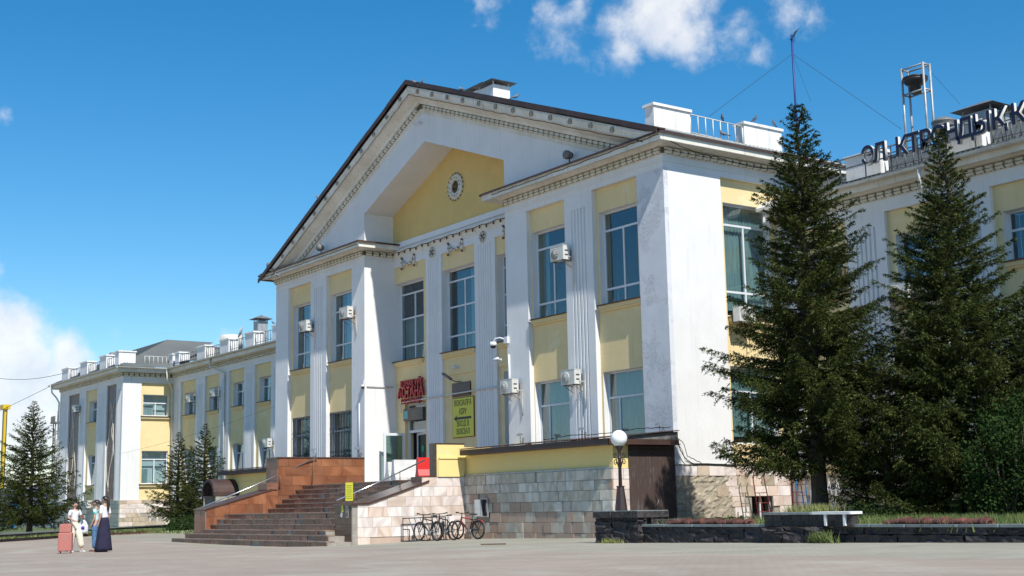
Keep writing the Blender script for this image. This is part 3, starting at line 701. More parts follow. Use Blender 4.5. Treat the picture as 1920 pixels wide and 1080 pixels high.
# entrance door
def entrance_door():
    a, b, z0, z1 = C_ops[3]; FD = FC
    mb = MB(); dg = .42
    mb.fbox(FD, a, a+.1, dg-.1, dg, z0, z1); mb.fbox(FD, b-.1, b, dg-.1, dg, z0, z1); mb.fbox(FD, a+.1, b-.1, dg-.1, dg, z1-.1, z1)
    mb.fbox(FD, a+.1, b-.1, dg-.1, dg, 4.72, 4.84)
    mb.fbox(FD, a, b, dg+.9, dg+.92, z0, z1, 2); mb.fbox(FD, a-.01, a-.003, dg, dg+.9, z0, z1, 2); mb.fbox(FD, b+.003, b+.01, dg, dg+.9, z0, z1, 2); mb.fbox(FD, a, b, dg, dg+.9, z1+.003, z1+.01, 2); mb.fbox(FD, a, b, .14, dg+.9, z0-.02, z0+.005, 1)
    fr = build(mb, 'door_frame', [M['pvc'], M['tread'], M['dark']], ST)
    p = MB(); p.fbox(FD, a+.1, b-.1, dg-.05, dg-.04, 4.84, z1-.1); build(p, 'pane', M['glass'], fr)
    def leaf(hx, hy, ang, width, zt_, name):
        r = bpy.data.objects.new(name, None)
        q = MB(); z_ = 2.33
        q.box(0, .11, -.03, .03, z_, zt_); q.box(width-.11, width, -.03, .03, z_, zt_)
        q.box(.11, width-.11, -.03, .03, zt_-.12, zt_); q.box(.11, width-.11, -.03, .03, z_, z_+.12)
        q.box(.11, width-.11, -.03, .03, 3.02, 3.12); q.box(.11, width-.11, -.015, .015, z_+.12, 3.02, 0)
        q.tube([(width-.06, -.05, 3.1), (width-.06, -.1, 3.15), (width-.06, -.1, 3.5), (width-.06, -.05, 3.55)], .017, 6)
        Mx = Matrix.Translation((hx, hy, 0)) @ Matrix.Rotation(ang, 4, 'Z'); q.v = [tuple(Mx @ Vector(v)) for v in q.v]
        lf = build(q, name, M['pvc'], ST)
        q = MB(); q.box(.11, width-.11, -.006, .006, 3.12, zt_-.12); q.v = [tuple(Mx @ Vector(v)) for v in q.v]; build(q, 'pane', M['glass_green'], lf)
        return lf, Mx
    M['glass_green'] = glass_mat('greenish_door_glass', (.42, .55, .53), .08)
    leaf(-54.55, YC+.06, R(-100), 1.05, 4.72, 'door_leaf')
    lf, Mx = leaf(-52.80, YC+.30, R(168), 1.5, 4.72, 'door_leaf')
    q = MB(); q.lathe([(0, -.012), (.17, -.012), (.17, -.02), (0, -.02)], c=(.72, 0, 3.95), n=24, axis='y', mi=0); q.v = [tuple(Mx @ Vector((v[0], -v[1], v[2]))) for v in q.v]
    build(q, 'door_sticker', mat('green_sticker', (.01, .42, .2), rough=.5), lf)
entrance_door()

# ---- roof of the centre block (behind the gable screen), eave metal, gutter
mb = MB()
ye0, ye1 = YC+.5, 50
mb.add([(XL-.55, ye0, 13.98), (XR+.5, ye0, 13.98), (XR+.5, ye1, 13.98), (XL-.55, ye1, 13.98), (-49.5, ye0, 16.6), (-49.5, ye1, 16.6)], [(0, 1, 4), (1, 2, 5, 4), (2, 3, 5), (3, 0, 4, 5), (0, 3, 2, 1)])
mb.box(XR-.1, XR+.55, Y0-.1, ye0, 13.95, 14.0)
build(mb, 'main_roof', M['roof'], ST)
def gutter(A, B, r=.085, nm='gutter', seg=3, n=(0, 0)):
    mb = MB(); A, B = Vector(A), Vector(B); t = (B-A).normalized(); o = Vector((t.y, -t.x, 0))
    pr = [(r*math.cos(a), r*math.sin(a)) for a in np.linspace(PI, 2*PI, 8)]+[(r*.88*math.cos(a), r*.88*math.sin(a)) for a in np.linspace(2*PI, PI, 8)]
    mb.loft([[A+o*(p[0])+Vector((0, 0, p[1])) for p in pr], [B+o*p[0]+Vector((0, 0, p[1])) for p in pr]])
    L_ = (B-A).length; k = int(L_/1.6)
    for i in range(k+1):
        c = A+(B-A)*(i/k); q = [(p[0]*1.08, p[1]*1.08) for p in pr[:8]]+[(r*.96*math.cos(a), r*.96*math.sin(a)) for a in np.linspace(2*PI, PI, 8)]
        mb.loft([[c-t*.02+o*p[0]+Vector((0, 0, p[1])) for p in q], [c+t*.02+o*p[0]+Vector((0, 0, p[1])) for p in q]])
    return build(mb, nm, M['gutter'], ST)
gutter((XR+.68, Y0-.5, 14.06), (XR+.68, 50, 14.0), r=.1)
def corrugated(mb, A, B, C_, D, wave=.18, amp=.03, mi=0, step=None, seg=None):
    """sheet A-B at the eave, D-C at the top, waves running up the slope"""
    A, B, C_, D = map(Vector, (A, B, C_, D)); n = max(4, int((B-A).length/wave*4)); nrm = (B-A).cross(D-A).normalized()
    if nrm.z < 0: nrm = -nrm
    rows = 1 if not step else max(1, int((D-A).length/step)); vs = []; fs = []
    for r_ in range(rows):
        for e in (0, 1):
            v_ = (r_+e)/rows
            for i in range(n+1):
                u = i/n; p = (A+(B-A)*u)*(1-v_)+(D+(C_-D)*u)*v_
                vs.append(p+nrm*(amp*math.sin(u*(B-A).length/wave*2*PI)+(.03 if e == 0 and rows > 1 else 0)))
        b0 = r_*2*(n+1)
        fs += [(b0+i, b0+i+1, b0+n+1+i+1, b0+n+1+i) for i in range(n)]
        if r_ < rows-1: fs += [(b0+n+1+i, b0+n+1+i+1, b0+2*(n+1)+i+1, b0+2*(n+1)+i) for i in range(n)]
    mb.add(vs, fs, mi, True)
mb = MB(); corrugated(mb, (XR+.56, Y0-.4, 14.12), (XR+.56, 50, 14.12), (XR-.9, 50, 14.30), (XR-.9, Y0-.4, 14.30), .2, .035); build(mb, 'eave_sheet', M['roof'], ST, fix=False)
def pedestal(x0, x1, y0, y1, z0, z1, nm='roof_pedestal'):
    mb = MB(); mb.box(x0, x1, y0, y1, z0, z1-.1); mb.box(x0-.06, x1+.06, y0-.06, y1+.06, z1-.1, z1); return build(mb, nm, M['ped'], ST)
M['ped'] = plaster('pedestal_whitewash', (.80, .80, .79), (.70, .69, .66), streak=.5, dirt=(.16, .13, .1))
def railing(A, B, h=.62, pitch=.32, z0r=.12, nm='roof_railing', m='gutter'):
    A, B = Vector(A), Vector(B); mb = MB(); t = (B-A); n = max(2, int(t.length/pitch))
    for i in range(n+1):
        p = A+t*(i/n); mb.tube([p, p+Vector((0, 0, h))], .022, 5)
    mb.tube([A+Vector((0, 0, h)), B+Vector((0, 0, h))], .022, 5); mb.tube([A+Vector((0, 0, z0r)), B+Vector((0, 0, z0r))], .018, 5)
    return build(mb, nm, M[m], ST)
pedestal(XR-.35, XR+.12, 30.28, 32.02, 14.12, 15.18); pedestal(XR-.35, XR+.12, 34.75, 36.75, 14.12, 15.18)
railing((XR+.05, 32.1, 14.25), (XR+.05, 34.72, 14.2), h=.8, pitch=.36)
def chimney_capped(x, y, zb, w_, d_, h, cap=.35, m='zinc', nm='ventilation_shaft'):
    mb = MB(); mb.box(x-w_/2, x+w_/2, y-d_/2, y+d_/2, zb, zb+h)
    mb.box(x-w_/2-.02, x+w_/2+.02, y-d_/2-.02, y+d_/2+.02, zb+h*.45, zb+h*.45+.02)
    e = .28
    for sx in (-1, 1):
        for sy in (-1, 1): mb.box(x+sx*w_*.46-.02, x+sx*w_*.46+.02, y+sy*d_*.46-.02, y+sy*d_*.46+.02, zb+h, zb+h+.16)
    r = build(mb, nm, M[m], ST)
    c = MB(); z = zb+h+.16
    c.add([(x-w_/2-e, y-d_/2-e, z), (x+w_/2+e, y-d_/2-e, z), (x+w_/2+e, y+d_/2+e, z), (x-w_/2-e, y+d_/2+e, z), (x-w_*.1, y, z+cap), (x+w_*.1, y, z+cap)], [(0, 1, 5, 4), (1, 2, 5), (2, 3, 4, 5), (3, 0, 4), (3, 2, 1, 0)])
    build(c, 'shaft_cap', M['zinc_dark'], r); return r
M['zinc_dark'] = mat('dark_cap_metal', (.10, .10, .10), (.2, .2, .2), rough=.5, sc=5)
def shaft_at(px_, ytop, Y, w_, d_, h, **k):
    p = at(px_, ytop, 1, Y); return chimney_capped(p.x, Y, p.z-h-.16-.3, w_, d_, h, cap=.3, **k)
shaft_at(926, 150, 36, 1.3, 1.0, 2.6, m='ped'); shaft_at(905, 158, 38.5, 1.6, 1.0, 2.4, m='ped')

# ---- wings
def wing_front(F, s0, s1, panels, zp, zd, win, d_y=.15, corner=(), zbase=2.0, pil_flutes=True):
    """panels: (s0, s1) yellow fields; the rest are white strips"""
    yb = MB(); ops = [w_[:4] for w_ in win]
    wall_with_openings(yb, F, s0, s1, zbase, zp, ops, d_y, .6); build(yb, 'yellow_wall', M['yellow'], ST)
    wb = MB(); edges = [s0]+[v for p in panels for v in p]+[s1]
    for i in range(0, len(edges), 2):
        a, b = edges[i], edges[i+1]
        if b-a < .05: continue
        if pil_flutes and b-a > .9 and (i not in corner): pilaster(wb, F, a, b, zbase, zp, 0, d_y, top=.45)
        else: wb.fbox(F, a, b, 0, d_y, zbase, zp)
    wb.fbox(F, s0, s1, 0, .6, zp+.002, zd+.3)
    build(wb, 'white_wall', M['white'], ST)
    return ops
# right wing
rp = [(-33.0+4.19*k, -30.54+4.19*k) for k in range(7)]
rwin = []
for (a, b) in rp: rwin += [(a+.3, b-.22, 8.5, 10.12), (a+.3, b-.22, 3.6, 5.9), (a+.3, b-.2, .45, 1.55)]
FW = XF(YW)
wing_front(FW, XR, -4.0, [(max(a, XR), min(b, -4)) for a, b in rp], 10.98, 11.45, [w_ for w_ in rwin if w_[3] > 2])
for w_ in rwin:
    if w_[3] > 2: window(ST, FW, *w_, .5, [w_[3]-.62], [((w_[0]+w_[1])/2-.1, w_[2]+.05, w_[3]-.64)], .15, curtain=[cu(w_[0]+.8, w_[1]-.1, w_[2], w_[3], 1)] if w_[2] > 8 and w_[0] > -27 else None)
c2 = cornice('cornice', [(XR, YW), (-4, YW)], 11.68, flash=False, o=.62)
dentils(c2, XR+1.5, YW-.05, 11.55, 1, 0, 17, .36)
mb = MB(); corrugated(mb, (XR+.2, YW-.75, 12.02), (-4, YW-.75, 12.02), (-4, YW+5.5, 14.6), (XR+.2, YW+5.5, 14.6), .2, .03, step=.35); build(mb, 'wing_roof', M['roof'], ST, fix=False)
mb = MB(); mb.box(XR, -4, YW-.7, YW+5.5, 11.93, 11.99); build(mb, 'eave_board', M['cornice'], ST)
gutter((XR+.1, YW-.86, 12.0), (-4, YW-.86, 12.0), r=.1)
for px_, wd in ((1592, 1.5), (1783, 1.35)):
    p = at(px_, 300, 1, 36.2); pedestal(p.x, p.x+wd, 36.0, 36.45, 12.25, 13.12)
pedestal(-21.4, -20.0, 36.0, 36.45, 12.25, 13.12)
railing((-33.3, 36.2, 12.28), (-29.9, 36.2, 12.28), h=.62, pitch=.5, m='iron'); railing((-28.3, 36.2, 12.28), (-25.6, 36.2, 12.28), h=.62, pitch=.33, m='iron'); railing((-24.2, 36.2, 12.28), (-21.5, 36.2, 12.28), h=.62, pitch=.33, m='iron')
p = at(1845, 190, 1, 41); chimney_capped(p.x, 41, 13.4, 1.25, 1.1, p.z-14.15+.25, cap=.35, nm='ventilation_shaft'); p = at(1880, 205, 1, 42.5); chimney_capped(p.x+.3, 42.5, 13.4, 1.1, 1.0, p.z-14.15+.25, cap=.3)
# left wing, then the end pavilion
lx = [at(q, 738, 1, YW).x for q in (339, 366.7, 384, 411, 429, 457.5, 477, 508, 519)]
ped_ = lx[8]-lx[6]
lp = [(lx[0], lx[1]), (lx[2], lx[3]), (lx[4], lx[5]), (lx[6], lx[7]), (lx[6]+4.3, lx[7]+4.3), (lx[6]+8.6, lx[7]+8.6)]
lwin = []
for a, b in lp: lwin += [(a+.42, b-.18, 8.22, 9.84), (a+.42, b-.15, 3.3, 5.7)]
wing_front(FW, -95.0, XL, lp, 10.7, 11.15, lwin)
for i, w_ in enumerate(lwin): window(ST, FW, *w_, .5, [w_[3]-.62], [((w_[0]+w_[1])/2-.05, w_[2]+.05, w_[3]-.64)], .15, curtain=[cu(w_[0]+.1, w_[0]+.5, w_[2], w_[3], 1)] if i % 3 == 0 else None)
c3 = cornice('cornice', [(-110.2, 44), (-110.2, 32.58), (-95, 32.58), (-95, YW), (XL, YW)], 11.4, flash=False, o=.62)
mb = MB(); nd = 0
for x in np.arange(-110, -95.1, .36): mb.box(x, x+.28, 32.58-.17, 32.58-.05, 11.17, 11.37)
for y in np.arange(32.6, YW-.3, .4): mb.box(-94.95, -94.83, y, y+.3, 11.17, 11.37)
for x in np.arange(-94.8, XL, .36): mb.box(x, x+.28, YW-.17, YW-.05, 11.17, 11.37)
build(mb, 'dentil_row', M['dentil'], c3, kind='stuff')
pz = [at(q, 780, 1, 32.58).x for q in (112, 128, 148, 160, 181, 199, 217, 229)]
pwin = [(pz[3]+.45, pz[4]-.15, 8.22, 9.86), (pz[3]+.45, pz[4]-.15, 3.4, 5.7)]
FP = XF(32.58)
wing_front(FP, -110.2, -95.0, [(pz[1], pz[2]), (pz[3], pz[4]), (pz[5], pz[6])], 10.7, 11.15, pwin)
for w_ in pwin: window(ST, FP, *w_, .5, [w_[3]-.62], [((w_[0]+w_[1])/2, w_[2]+.05, w_[3]-.64)], .15)
FPS = YF(-95.0)
sops = [(34.15, 36.12, 8.27, 9.86), (34.15, 36.15, 3.3, 5.72)]
yb = MB(); wall_with_openings(yb, FPS, 33.98, YW+.1, 2.0, 10.7, sops, .12, .6); build(yb, 'yellow_wall', M['yellow'], ST)
mb = MB(); mb.box(-95.4, -94.994, 32.58+.15, 33.98, 2.0, 10.7); mb.box(-95.6, -95.001, 32.6+.6, YW, 10.702, 11.45); mb.box(-110.2, -109.8, 32.8, 44, 2.0, 11.45); mb.box(-109.8, -95.7, 33.9, 44, 0, 11.0); build(mb, 'white_wall', M['white'], ST)
for i, w_ in enumerate(sops): window(ST, FPS, *w_, .3, [w_[3]-.62], [((w_[0]+w_[1])/2, w_[2]+.05, w_[3]-.64)], .12, curtain=[cu(w_[0]+.1, w_[0]+.9, w_[2], w_[3]-.6, 1)] if i == 0 else [cu(w_[0]+.1, w_[0]+.6, w_[2], w_[2]+1.1, 0)], sill_s=(w_[0]-.2, w_[1]+.15), sill_mat=M['yellow'])
# roofs
mb = MB(); ez = 11.78
corrugated(mb, (-110.9, 31.9, ez), (-94.3, 31.9, ez), (-98.5, 37.2, ez+2.7), (-106.5, 37.2, ez+2.7), .2, .02, step=.5)
corrugated(mb, (-94.3, 31.9, ez), (-94.3, 36, ez), (-98.5, 41, ez+2.7), (-98.5, 37.2, ez+2.7), .2, .02, step=.5)
corrugated(mb, (-94.3, 35.7, ez), (XL, 35.7, ez), (XL, 42, ez+1.0), (-94.3, 42, ez+1.0), .2, .02, step=.5)
ra = at(347, 642, 1, 44); rb = at(415, 652, 1, 44); corrugated(mb, (-110.9, 36.0, ez+.6), (-92.0, 36, ez+.3), tuple(rb), tuple(ra), .2, .02, step=.5); corrugated(mb, (-92, 36, ez+.3), (-84, 44, ez+.3), tuple(rb+Vector((.1, .1, 0))), tuple(rb), .2, .02, step=.5)
mb.box(-110.8, -94.4, 32.0, 44, ez-.06, ez-.03); mb.box(-94.4, XL, 35.8, 44, ez-.06, ez-.03)
build(mb, 'wing_roof', M['roof'], ST, fix=False)
gutter((-110.9, 31.82, ez-.02), (-94.25, 31.82, ez-.02)); gutter((-94.22, 31.9, ez-.02), (-94.22, 35.6, ez-.02)); gutter((-94.2, 35.62, ez-.02), (XL-.1, 35.62, ez-.02))
def pd_px(x0, x1, Y, zt_, zb=11.9, dep=.7):
    a = at(x0, 680, 1, Y).x; b = at(x1, 680, 1, Y).x; pedestal(a, b-(b-a)*.35, Y, Y+dep, zb, zt_); return a, b-(b-a)*.35
P_ = []
P_.append(pd_px(117, 136, 32.2, 12.93)); P_.append(pd_px(151, 171, 32.2, 12.98)); P_.append(pd_px(187, 206, 32.2, 13.0)); pedestal(-95.6, -94.8, 32.15, 33.4, 11.9, 13.0)
for (a, b), (c, d) in zip(P_[:-1], P_[1:]): railing((b+.05, 32.3, 11.95), (c-.05, 32.3, 11.95), h=.7, pitch=.4, m='iron')
railing((P_[2][1]+.05, 32.3, 11.95), (-96, 32.3, 11.95), h=.7, pitch=.4, m='iron')
railing((-94.8, 34.1, 11.95), (-94.8, 36.1, 11.95), h=.72, pitch=.32)
pedestal(-94.9, -94.2, 36.0, 36.8, 11.9, 12.9); Q_ = [(-94.2, -93.4)]
pedestal(-93.7, -92.9, 36.0, 36.8, 11.9, 12.9); Q_ = [(-93.7, -92.9)]
for x0, x1 in ((369, 392), (412, 437), (459, 484), (510, 530)): Q_.append(pd_px(x0, x1, 36.0, 12.88))
for (a, b), (c, d) in zip(Q_[:-1], Q_[1:]): railing((b+.05, 36.1, 11.95), (c-.05, 36.1, 11.95), h=.7, pitch=.36, m='iron')
p = at(489, 590, 1, 39); chimney_capped(p.x, 39, 12.2, .75, .75, p.z-12.2-.5, cap=.3)
mb = MB(); p = at(434, 636, 1, 37.5); mb.lathe([(0, 12.5), (.8, 12.5), (.8, p.z+.25), (.7, p.z+.25), (.7, 12.6), (0, 12.6)], c=(p.x, 37.5, 0), n=24); build(mb, 'roof_vent', M['gutter'], ST)
p = at(210, 668, 1, 36); mb = MB(); mb.lathe([(0, 12), (.35, 12), (.35, p.z), (.2, p.z+.3), (0, p.z+.35)], c=(p.x, 36, 0), n=16); build(mb, 'roof_vent', M['iron'], ST)

# mosaics on the pavilion: abstract brown and blue glass mosaic with pale outlines
def mosaic_mat(nm, seed):
    m = bpy.data.materials.new(nm); m.use_nodes = True; N, L = nodes(m); b = N['Principled BSDF']; b.inputs['Roughness'].default_value = .45
    g = N.new('ShaderNodeNewGeometry').outputs['Position']
    of = N.new('ShaderNodeVectorMath'); of.operation = 'ADD'; of.inputs[1].default_value = (seed, seed, seed); L.new(g, of.inputs[0])
    st = N.new('ShaderNodeVectorMath'); st.operation = 'MULTIPLY'; st.inputs[1].default_value = (1.6, 1, .55); L.new(of.outputs[0], st.inputs[0])
    n = N.new('ShaderNodeTexNoise'); n.inputs['Scale'].default_value = 1.5; n.inputs['Detail'].default_value = 3; n.inputs['Distortion'].default_value = 2.2; L.new(st.outputs[0], n.inputs['Vector'])
    r = N.new('ShaderNodeValToRGB'); r.color_ramp.interpolation = 'CONSTANT'; e = r.color_ramp.elements
    cols = [(0, (.05, .05, .11)), (.36, (.10, .055, .04)), (.46, (.17, .09, .05)), (.52, (.075, .05, .055)), (.58, (.22, .05, .04)), (.63, (.12, .08, .06)), (.68, (.33, .30, .27)), (.71, (.06, .06, .12))]
    while len(e) < len(cols): e.new(.5)
    for i, (p, c) in enumerate(cols): e[i].position = p; e[i].color = (*c, 1)
    L.new(n.outputs['Fac'], r.inputs[0])
    vo = N.new('ShaderNodeTexVoronoi'); vo.inputs['Scale'].default_value = 14; L.new(g, vo.inputs['Vector'])
    mx = N.new('ShaderNodeMix'); mx.data_type = 'RGBA'; mx.blend_type = 'OVERLAY'; mx.inputs[0].default_value = .35; L.new(r.outputs[0], mx.inputs[6]); L.new(vo.outputs['Color'], mx.inputs[7])
    L.new(mx.outputs[2], b.inputs['Base Color']); return m
M['mos'] = mosaic_mat('brown_blue_mosaic', 3.7)
for a, b in ((pz[1], pz[2]), (pz[5], pz[6])):
    mb = MB(); mb.fbox(FP, a+.03, b-.03, .10, .149, 2.25, 10.66, 0)
    random.seed(int(a*10))
    for k in range(3):
        x = a+.5+k*.55; pts = [(min(max(x+.45*math.sin(z*.9+k*2)+random.uniform(-.1, .1), a+.1), b-.1), 32.58+.095, z) for z in np.linspace(2.8, 9.6, 16)]
        mb.tube(pts, .035, 4, 1)
    build(mb, 'mosaic_panel', [M['mos'], M['orn']], ST)
random.seed(11)
# ---- frieze ornaments over the entrance
def swag(xc):
    mb = MB(); y = YC-.05; z = 13.10; w_ = .52
    for k in range(22):
        t = k/21; x = xc-w_+2*w_*t; zz = z+.02-.30*(1-(2*t-1)**2); r = .035+.045*math.sin(PI*t)
        mb.lathe([(0, -r), (r*.8, -r*.5), (r, 0), (r*.8, r*.5), (0, r)], c=(x, y, zz), n=6, mi=int(k % 4 == 0))
    for sx in (-1, 1):
        X = xc+sx*(w_+.06)
        mb.lathe([(0, -.05), (.06, -.03), (.06, .03), (0, .05)], c=(X, y, z+.1), n=8, mi=1); mb.box(X-.05, X+.05, y-.02, y+.03, z-.4, z+.05); mb.box(X-.065, X+.065, y-.03, y+.02, z-.47, z-.38, 1); mb.box(X-.06, X+.06, y-.025, y+.02, z-.14, z-.11, 1)
    return build(mb, 'garland_ornament', [M['orn'], M['orn_dark']], ST)
for xc in (-53.95, -49.75, -45.3): swag(xc)
for xc in (-51.75, -47.5):
    mb = MB(); c = (xc, YC, 13.02)
    mb.lathe([(0, -.03), (.27, -.03), (.29, -.01), (.29, 0)], c=c, n=24, axis='y'); mb.lathe([(.18, -.03), (.19, -.06), (.24, -.06), (.25, -.03)], c=c, n=24, axis='y', mi=0)
    for j in range(8): a = j*PI/4; mb.lathe([(0, -.03), (.045, -.04), (.03, -.075), (0, -.08)], c=(c[0]+.125*math.cos(a), YC, c[2]+.125*math.sin(a)), n=7, axis='y', mi=j % 2)
    for j in range(10): a = j*PI/5+.2; mb.lathe([(0, -.05), (.03, -.055), (.02, -.075), (0, -.078)], c=(c[0]+.215*math.cos(a), YC, c[2]+.215*math.sin(a)), n=6, axis='y', mi=1)
    mb.lathe([(0, -.03), (.05, -.04), (.04, -.085), (0, -.09)], c=c, n=8, axis='y', mi=1); build(mb, 'rosette_ornament', [M['orn'], M['orn_dark']], ST)
# round medallion in the tympanum
c = at(853, 350, 1, YC-.05); mb = MB(); q = (c.x, YC, c.z)
mb.lathe([(.28, -.02), (.30, -.07), (.56, -.07), (.60, -.03), (.60, 0), (.28, 0)], c=q, n=40, axis='y'); mb.lathe([(0, -.03), (.29, -.03), (.29, 0), (0, 0)], c=q, n=30, axis='y', mi=1)
for j in range(36): a = j*PI/18; mb.lathe([(0, -.07), (.028, -.05), (.03, 0), (0, 0)], c=(q[0]+.645*math.cos(a), YC, q[2]+.645*math.sin(a)), n=6, axis='y', mi=1 if j % 2 else 0)
for j in range(12): a = j*PI/6; mb.lathe([(0, -.075), (.03, -.075), (.02, -.1), (0, -.1)], c=(q[0]+.44*math.cos(a), YC, q[2]+.44*math.sin(a)), n=6, axis='y', mi=1)
random.seed(5)
for j in range(16): a = random.uniform(0, 2*PI); r_ = random.uniform(0, .2); mb.lathe([(0, -.03), (.06, -.05), (.03, -.10), (0, -.11)], c=(q[0]+r_*math.cos(a), YC, q[2]+r_*math.sin(a)*1.1), n=7, axis='y', mi=1+(j % 2))
build(mb, 'medallion', [M['orn'], M['orn_dark'], mat('medallion_copper', (.18, .09, .05), rough=.6)], ST)

# ---- basement cladding
def base_wall(name, lo, hi, m='mortar'):
    mb = MB(); mb.box(lo[0], hi[0], lo[1], hi[1], lo[2], hi[2]); return build(mb, name, M[m], ST)
bs = base_wall('basement_wall', (XR-.5, Y0-.02, -.2), (XR+.04, 34.28, 2.45)); 
bs2 = base_wall('basement_wall', (XR-.5, 35.4, -.2), (XR+.04, YW, 2.45)); base_wall('basement_wall', (XR-.5, 34.28, 1.5), (XR+.04, 35.4, 2.45)); base_wall('basement_wall', (XR-.5, 34.28, -.2), (XR+.04, 35.4, .05))
FB = YF(XR+.04)
rows = [-.12, .27, .63, 1.0, 1.36, 1.72, 2.08, 2.44]
def patch(a, b, z0, z1):
    m_ = (a+b)/2; z = (z0+z1)/2
    if 34.2 < m_ < 35.45 and z < 1.5: return True
    if z > 2.05: return False
    if z > 1.72: return 31.15 < m_ < 33.0
    if z > 1.36: return m_ < 32.72
    if z > 1.0: return m_ < 32.95
    if z > .63: return m_ < 33.35
    if z > .3: return 32.3 < m_ < 33.6
    return False
stone_wall(bs, FB, rows, Y0, YW, [M['pink'], M['tan_stone']], wr=(.45, .78), weights=[.7, .3], skip=patch)
mb = MB()
vs = []; ny, nz_ = 26, 22
for j in range(nz_+1):
    for i in range(ny+1):
        y = Y0+.0+(33.65-Y0)*i/ny; z = .3+(2.08-.3)*j/nz_; vs.append((XR+.042+random.uniform(0, .055)*(.3 if (i//4+j//4) % 3 == 0 else 1), y, z))
mb.add(vs, [(j*(ny+1)+i, j*(ny+1)+i+1, (j+1)*(ny+1)+i+1, (j+1)*(ny+1)+i) for j in range(nz_) for i in range(ny)])
build(mb, 'bare_masonry', M['rubble'], bs, fix=False)
mb = MB(); mb.box(XR, XR+.1, Y0, YW, 2.445, 2.49); build(mb, 'basement_ledge', M['mortar'], ST)
bw = base_wall('basement_wall', (XR, YW-.04, -.2), (-4, YW+.5, 2.1))
def wskip(a, b, z0, z1):
    m_ = (a+b)/2; return any(w_[0]-.1 < m_ < w_[1]+.1 and w_[2]-.1 < (z0+z1)/2 < w_[3]+.1 for w_ in rwin if w_[3] < 2)
stone_wall(bw, XF(YW-.04), [.0, .5, .92, 1.34, 1.75, 2.1], XR+.12, -14, [M['tan_stone'], M['grey_stone']], wr=(.8, 1.2), weights=[.75, .25], skip=wskip)
def basement_window(F, s0, s1, z0, z1, d=.1, nm='basement_window'):
    mb = MB(); mb.fbox(F, s0, s1, d+.3, d+.32, z0, z1, 1)
    for a, b, c, e in ((s0, s0+.07, z0, z1), (s1-.07, s1, z0, z1), (s0+.07, s1-.07, z0, z0+.07), (s0+.07, s1-.07, z1-.07, z1), ((s0+s1)/2-.03, (s0+s1)/2+.03, z0+.07, z1-.07)): mb.fbox(F, a, b, d, d+.05, c, e, 0)
    return build(mb, nm, [M['pvc'], M['dark']], ST)
basement_window(YF(XR), 34.3, 35.38, .07, 1.48)
for w_ in rwin:
    if w_[3] < 2 and w_[0] < -14: basement_window(XF(YW-.2), *w_, d=.0)
# pavilion and left wing basement
bp_ = base_wall('basement_wall', (-110.25, 32.52, -.2), (-94.94, 33.2, 2.15)); bq = base_wall('basement_wall', (-95.3, 33.2, -.2), (-94.94, YW, 2.15)); base_wall('basement_wall', (-94.94, YW-.06, -.2), (XL, YW+.3, 2.1))
rz_ = [.0, .3, .6, .9, 1.22, 1.55, 1.87, 2.14]
stone_wall(bp_, XF(32.52), rz_, -110.2, -94.92, [M['pav_stone']], wr=(.9, 1.5), skip=lambda a, b, c, d: -104.9 < (a+b)/2 < -103.6 and .4 < c < 1.2)
stone_wall(bq, YF(-94.94), rz_, 32.55, YW, [M['pink'], M['pink'], M['tan_stone']], wr=(.9, 1.4), skip=lambda a, b, c, d: 34.75 < (a+b)/2 < 35.95 and .5 < (c+d)/2 < 1.35)
basement_window(YF(-94.9), 34.8, 35.95, .42, 1.25, d=.02); basement_window(XF(32.5), -104.8, -103.7, .45, 1.25, d=.0)
# ================================================================ ENTRANCE STAIRCASE
SX, PX = -55.4, -42.6
SR = thing('entrance_staircase', 'wide worn brown granite steps between an orange cheek wall and a pink marble one', 'staircase', (-49.5, 22.5, 0))
def tile_cut(parent, F, s0, s1, z0, za, zb, m, d=-.02, name='tile', gap=.008):
    """a slab whose top edge may slope: za at s0, zb at s1"""
    mb = MB(); g = gap/2; r = []
    for dd in (d, .012): r.append([F(s0+g, dd, z0+g), F(s1-g, dd, z0+g), F(s1-g, dd, zb-g), F(s0+g, dd, za-g)])
    mb.loft(r); return build(mb, name, m, parent)
def clad(parent, F, s0, s1, rows, cut, mats, wr, d=(-.02, -.03), weights=None, skip=None, name='tile'):
    for k in range(len(rows)-1):
        z0, z1 = rows[k], rows[k+1]; s = s0; off = random.uniform(.4, .95)
        while s < s1-.02:
            e = min(s+random.uniform(*wr)*off, s1); off = 1
            if s1-e < .14: e = s1
            ca, cb = cut(s), cut(e)
            if max(ca, cb)-z0 < .04 or (skip and skip((s+e)/2, (z0+z1)/2)): s = e; continue
            za, zb = min(z1, ca), min(z1, cb)
            if min(za, zb) <= z0+.01:  # runs out under the slope
                if cb > ca:
                    t = (z0+.012-ca)/(cb-ca); s_ = s+(e-s)*max(t, 0); tile_cut(parent, F, s_, e, z0, z0+.012, zb, random.choices(mats, weights)[0], random.uniform(*d), name)
                s = e; continue
            tile_cut(parent, F, s, e, z0, za, zb, random.choices(mats, weights)[0], random.uniform(*d), name); s = e
steps = [(22.1, .075, -57.45), (22.42, .28, -56.7), (22.70, .45, SX), (23.08, .66, SX), (23.36, .87, SX), (23.72, 1.09, SX), (25.80, 1.30, SX), (26.16, 1.50, SX), (26.49, 1.70, SX), (26.82, 1.90, SX), (27.15, 2.11, SX), (27.50, 2.31, SX)]
XE = -43.9
